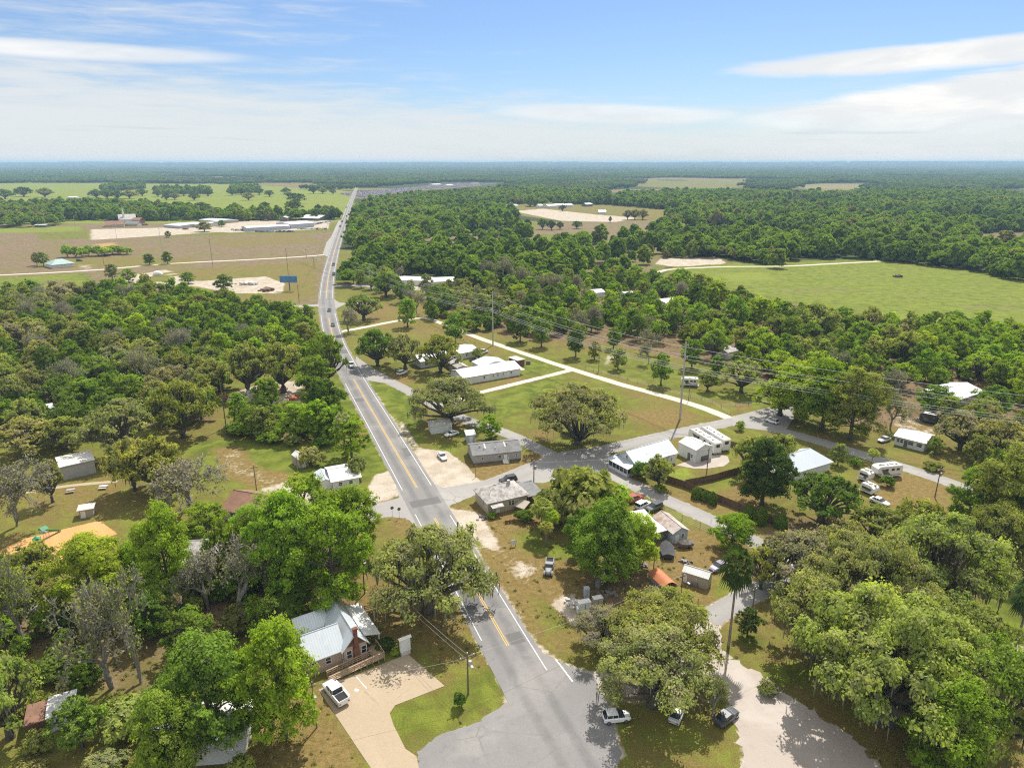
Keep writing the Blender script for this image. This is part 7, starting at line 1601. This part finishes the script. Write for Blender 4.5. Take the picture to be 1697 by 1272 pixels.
pts += fill([region([(170, 318), (240, 314), (240, 310), (170, 312)]), region([(258, 322), (350, 322), (350, 316), (258, 316)]), region([(380, 322), (430, 320), (430, 313), (380, 314)])], [], 10, 36, prob=.7)
NEARW = {'left': [region(q) for q in ([(-120, 520), (0, 503), (160, 496), (260, 492), (330, 502), (420, 518), (500, 531), (536, 560), (543, 610), (380, 618), (350, 700), (200, 712), (-90, 735)],)],
         'right': [region(q) for q in ([(840, 550), (850, 500), (900, 475), (1090, 472), (1180, 480), (1300, 512), (1420, 545), (1560, 560), (1850, 620), (1850, 700), (1640, 660), (1560, 640), (1450, 680), (1300, 655), (1180, 580), (1010, 562), (930, 560)], [(690, 520), (760, 480), (850, 500), (850, 540), (790, 558)])]}
def under(polys, step, seed, prob):
    out = []
    for (x, y) in fill(polys, [], step, seed, .5, prob):
        if clear(x, y, 3.0): out.append((x, y))
    return out
up = under(NEARW['left'], 5.2, 61, .8) + under(NEARW['right'], 5.8, 62, .42) + under([region([(-60, 985), (60, 960), (120, 1020), (260, 1005), (340, 965), (430, 945), (520, 985), (500, 1030), (300, 1100), (150, 1080), (-60, 1110)])], 4.5, 63, .5)
rnd = random.Random(4)
scatter('undergrowth', 'tangled green undergrowth filling the gaps between the near woodland trees', 'undergrowth', up, [rnd.uniform(.30, .62) for _ in up], [rnd.uniform(0, 6.28) for _ in up], WOODCOL)
rnd = random.Random(3)
scatter('woodland', 'broad woodland of green crowns stretching beyond the counted trees', 'woodland', pts, [rnd.choice((.55, .75, .9, 1.0, 1.1, 1.25, 1.4)) * rnd.uniform(.9, 1.1) for _ in pts], [rnd.uniform(0, 6.28) for _ in pts], WOODCOL)
holes = FIELDS + [region([(-700, 352), (-700, 306), (150, 303), (330, 304), (590, 319), (583, 336), (562, 362)]), mr]
g1 = fill([region([(-600, 309), (-600, 285), (2300, 285), (2300, 322), (1697, 321), (1100, 321), (900, 315), (760, 318), (600, 320), (400, 305), (150, 303)])], holes, 78, 41, .5, gaps=4.0)
far = []
rnd = random.Random(6); y = 4800.0
while y < 15900:
    st = 80 + (y - 4800) * .016; x = -y * .92
    while x < y * .92:
        if gap(x, y, 4.0) < rnd.uniform(.3, .9): far.append((x + rnd.uniform(-.5, .5) * st, y + rnd.uniform(-.5, .5) * st, st / 92))
        x += st
    y += st * 1.5
gpts = g1 + [(a, b) for a, b, c in far]; gs = [rnd.uniform(.8, 1.15) for _ in g1] + [min(c, 1.45) * rnd.uniform(.65, 1.15) for a, b, c in far]
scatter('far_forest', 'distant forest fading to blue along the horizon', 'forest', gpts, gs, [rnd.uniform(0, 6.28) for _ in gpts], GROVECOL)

# ------------------------------------------------------------------ salvage yard far up the road: a grey mass of vehicles
rnd = random.Random(8); m = MB()
for (x, y) in fill([region([(562, 321), (760, 304), (826, 305.5), (700, 314), (600, 328)])], [mr], 9.0, 51):
    a = rnd.uniform(0, 3.1); c, s = math.cos(a), math.sin(a); w, l, h = 1.1, 2.6, rnd.uniform(1.5, 2.6); k = len(m.v)
    for z, f in ((0, 1.0), (h * .55, 1.0), (h, .62)): m.v += [(x + (c * sx * l - s * sy * w) * f, y + (s * sx * l + c * sy * w) * f, z) for sx, sy in ((-1, -1), (1, -1), (1, 1), (-1, 1))]
    for r in (0, 4): m.f += [(k + r, k + r + 1, k + r + 5, k + r + 4), (k + r + 1, k + r + 2, k + r + 6, k + r + 5), (k + r + 2, k + r + 3, k + r + 7, k + r + 6), (k + r + 3, k + r, k + r + 4, k + r + 7)]
    m.f.append((k + 8, k + 9, k + 10, k + 11))
weathered('salvage_grey', (0.33, 0.31, 0.36), (0.22, 0.19, 0.23), .12, .6, fine=.4, amt=1.0)
tag(m.build('salvage_vehicles', 'salvage_grey'), 'lilac-grey mass of vehicles in the far salvage yard', 'salvage yard', None, 'stuff')

# ------------------------------------------------------------------ weeds and rough grass close by
tuft = bpy.data.collections.new('tuft_sources'); rng = np.random.default_rng(5)
m_leaf('weed_leaf', False, .3)
_g = MATS['weed_leaf'].node_tree
_oi = [q for q in _g.nodes if q.type == 'OBJECT_INFO'][0]; _rp = _g.nodes.new('ShaderNodeValToRGB'); _rp.color_ramp.elements[0].color = (0.30, 0.25, 0.11, 1); _rp.color_ramp.elements[1].color = (0.13, 0.19, 0.045, 1)
_g.links.new(_oi.outputs['Random'], _rp.inputs[0])
for _l in [q for q in _g.links if q.from_node == _oi and q.from_socket.name == 'Color']:
    _s = _l.to_socket; _g.links.remove(_l); _g.links.new(_rp.outputs[0], _s)
for i in range(3):
    n = 60; a = rng.uniform(0, 6.28, n); r = rng.uniform(0, .45, n); c = np.stack([np.cos(a) * r, np.sin(a) * r, rng.uniform(.05, .38, n)], 1)
    o = bpy.data.objects.new('tuft', leaf_mesh('tuft', c, np.stack([np.cos(a), np.sin(a), np.full(n, .8)], 1), .11, rng.uniform(0, 1, n), 'weed_leaf', rng)); tuft.objects.link(o)
rnd = random.Random(15); tp = []
gi_sand = None
for _ in range(26000):
    px, py = rnd.uniform(-60, 1757), rnd.uniform(560, 1300); q = P(px, py)
    d = (np.hypot(RPA[:, 0] - q.x, RPA[:, 1] - q.y) - RPA[:, 2]).min()
    if d < 1.2: continue
    ix = min(max(int(np.searchsorted(gx, q.x)), 0), nx - 1); iy = min(max(int(np.searchsorted(gy, q.y)), 0), ny - 1); kk = iy * nx + ix
    if CH['sand'][kk] > .35 or CH['orange'][kk] > .3: continue
    if any(math.hypot(fx - q.x, fy - q.y) < fr * .8 for fx, fy, fr in FOOT): continue
    if inside((q.x, q.y), LOT) or inside((q.x, q.y), APR): continue
    w = CH['brown'][kk] * .9 - .05
    if rnd.random() < w: tp.append((q.x, q.y))
scatter('rough_weeds', 'low weeds and rough grass tufts on the open ground', 'weeds', tp, [rnd.uniform(.35, .95) for _ in tp], [rnd.uniform(0, 6.28) for _ in tp], tuft)

# ------------------------------------------------------------------ haze over the whole country
m, g, o = new_mat('haze_air'); pv = g.node('ShaderNodeVolumePrincipled'); pv.inputs['Color'].default_value = (0.52, 0.77, 1.0, 1); pv.inputs['Density'].default_value = 0.00010; pv.inputs['Anisotropy'].default_value = 0.0
g.l.new(pv.outputs[0], o.inputs['Volume'])
hz = MB().box(-19500, -350, -1.2, 19500, 16900, 99).build('haze', 'haze_air'); tag(hz, 'pale blue air thickening towards the horizon', 'haze', None, 'stuff')

_c = {}
for _o in COL.objects:
    if _o.parent is None and 'category' in _o: _k = _o.name.split('.')[0]; _c[_k] = _c.get(_k, 0) + 1
open("/tmp/counts.txt","w").write(str(sorted(_c.items(), key=lambda q: -q[1])[:14]))
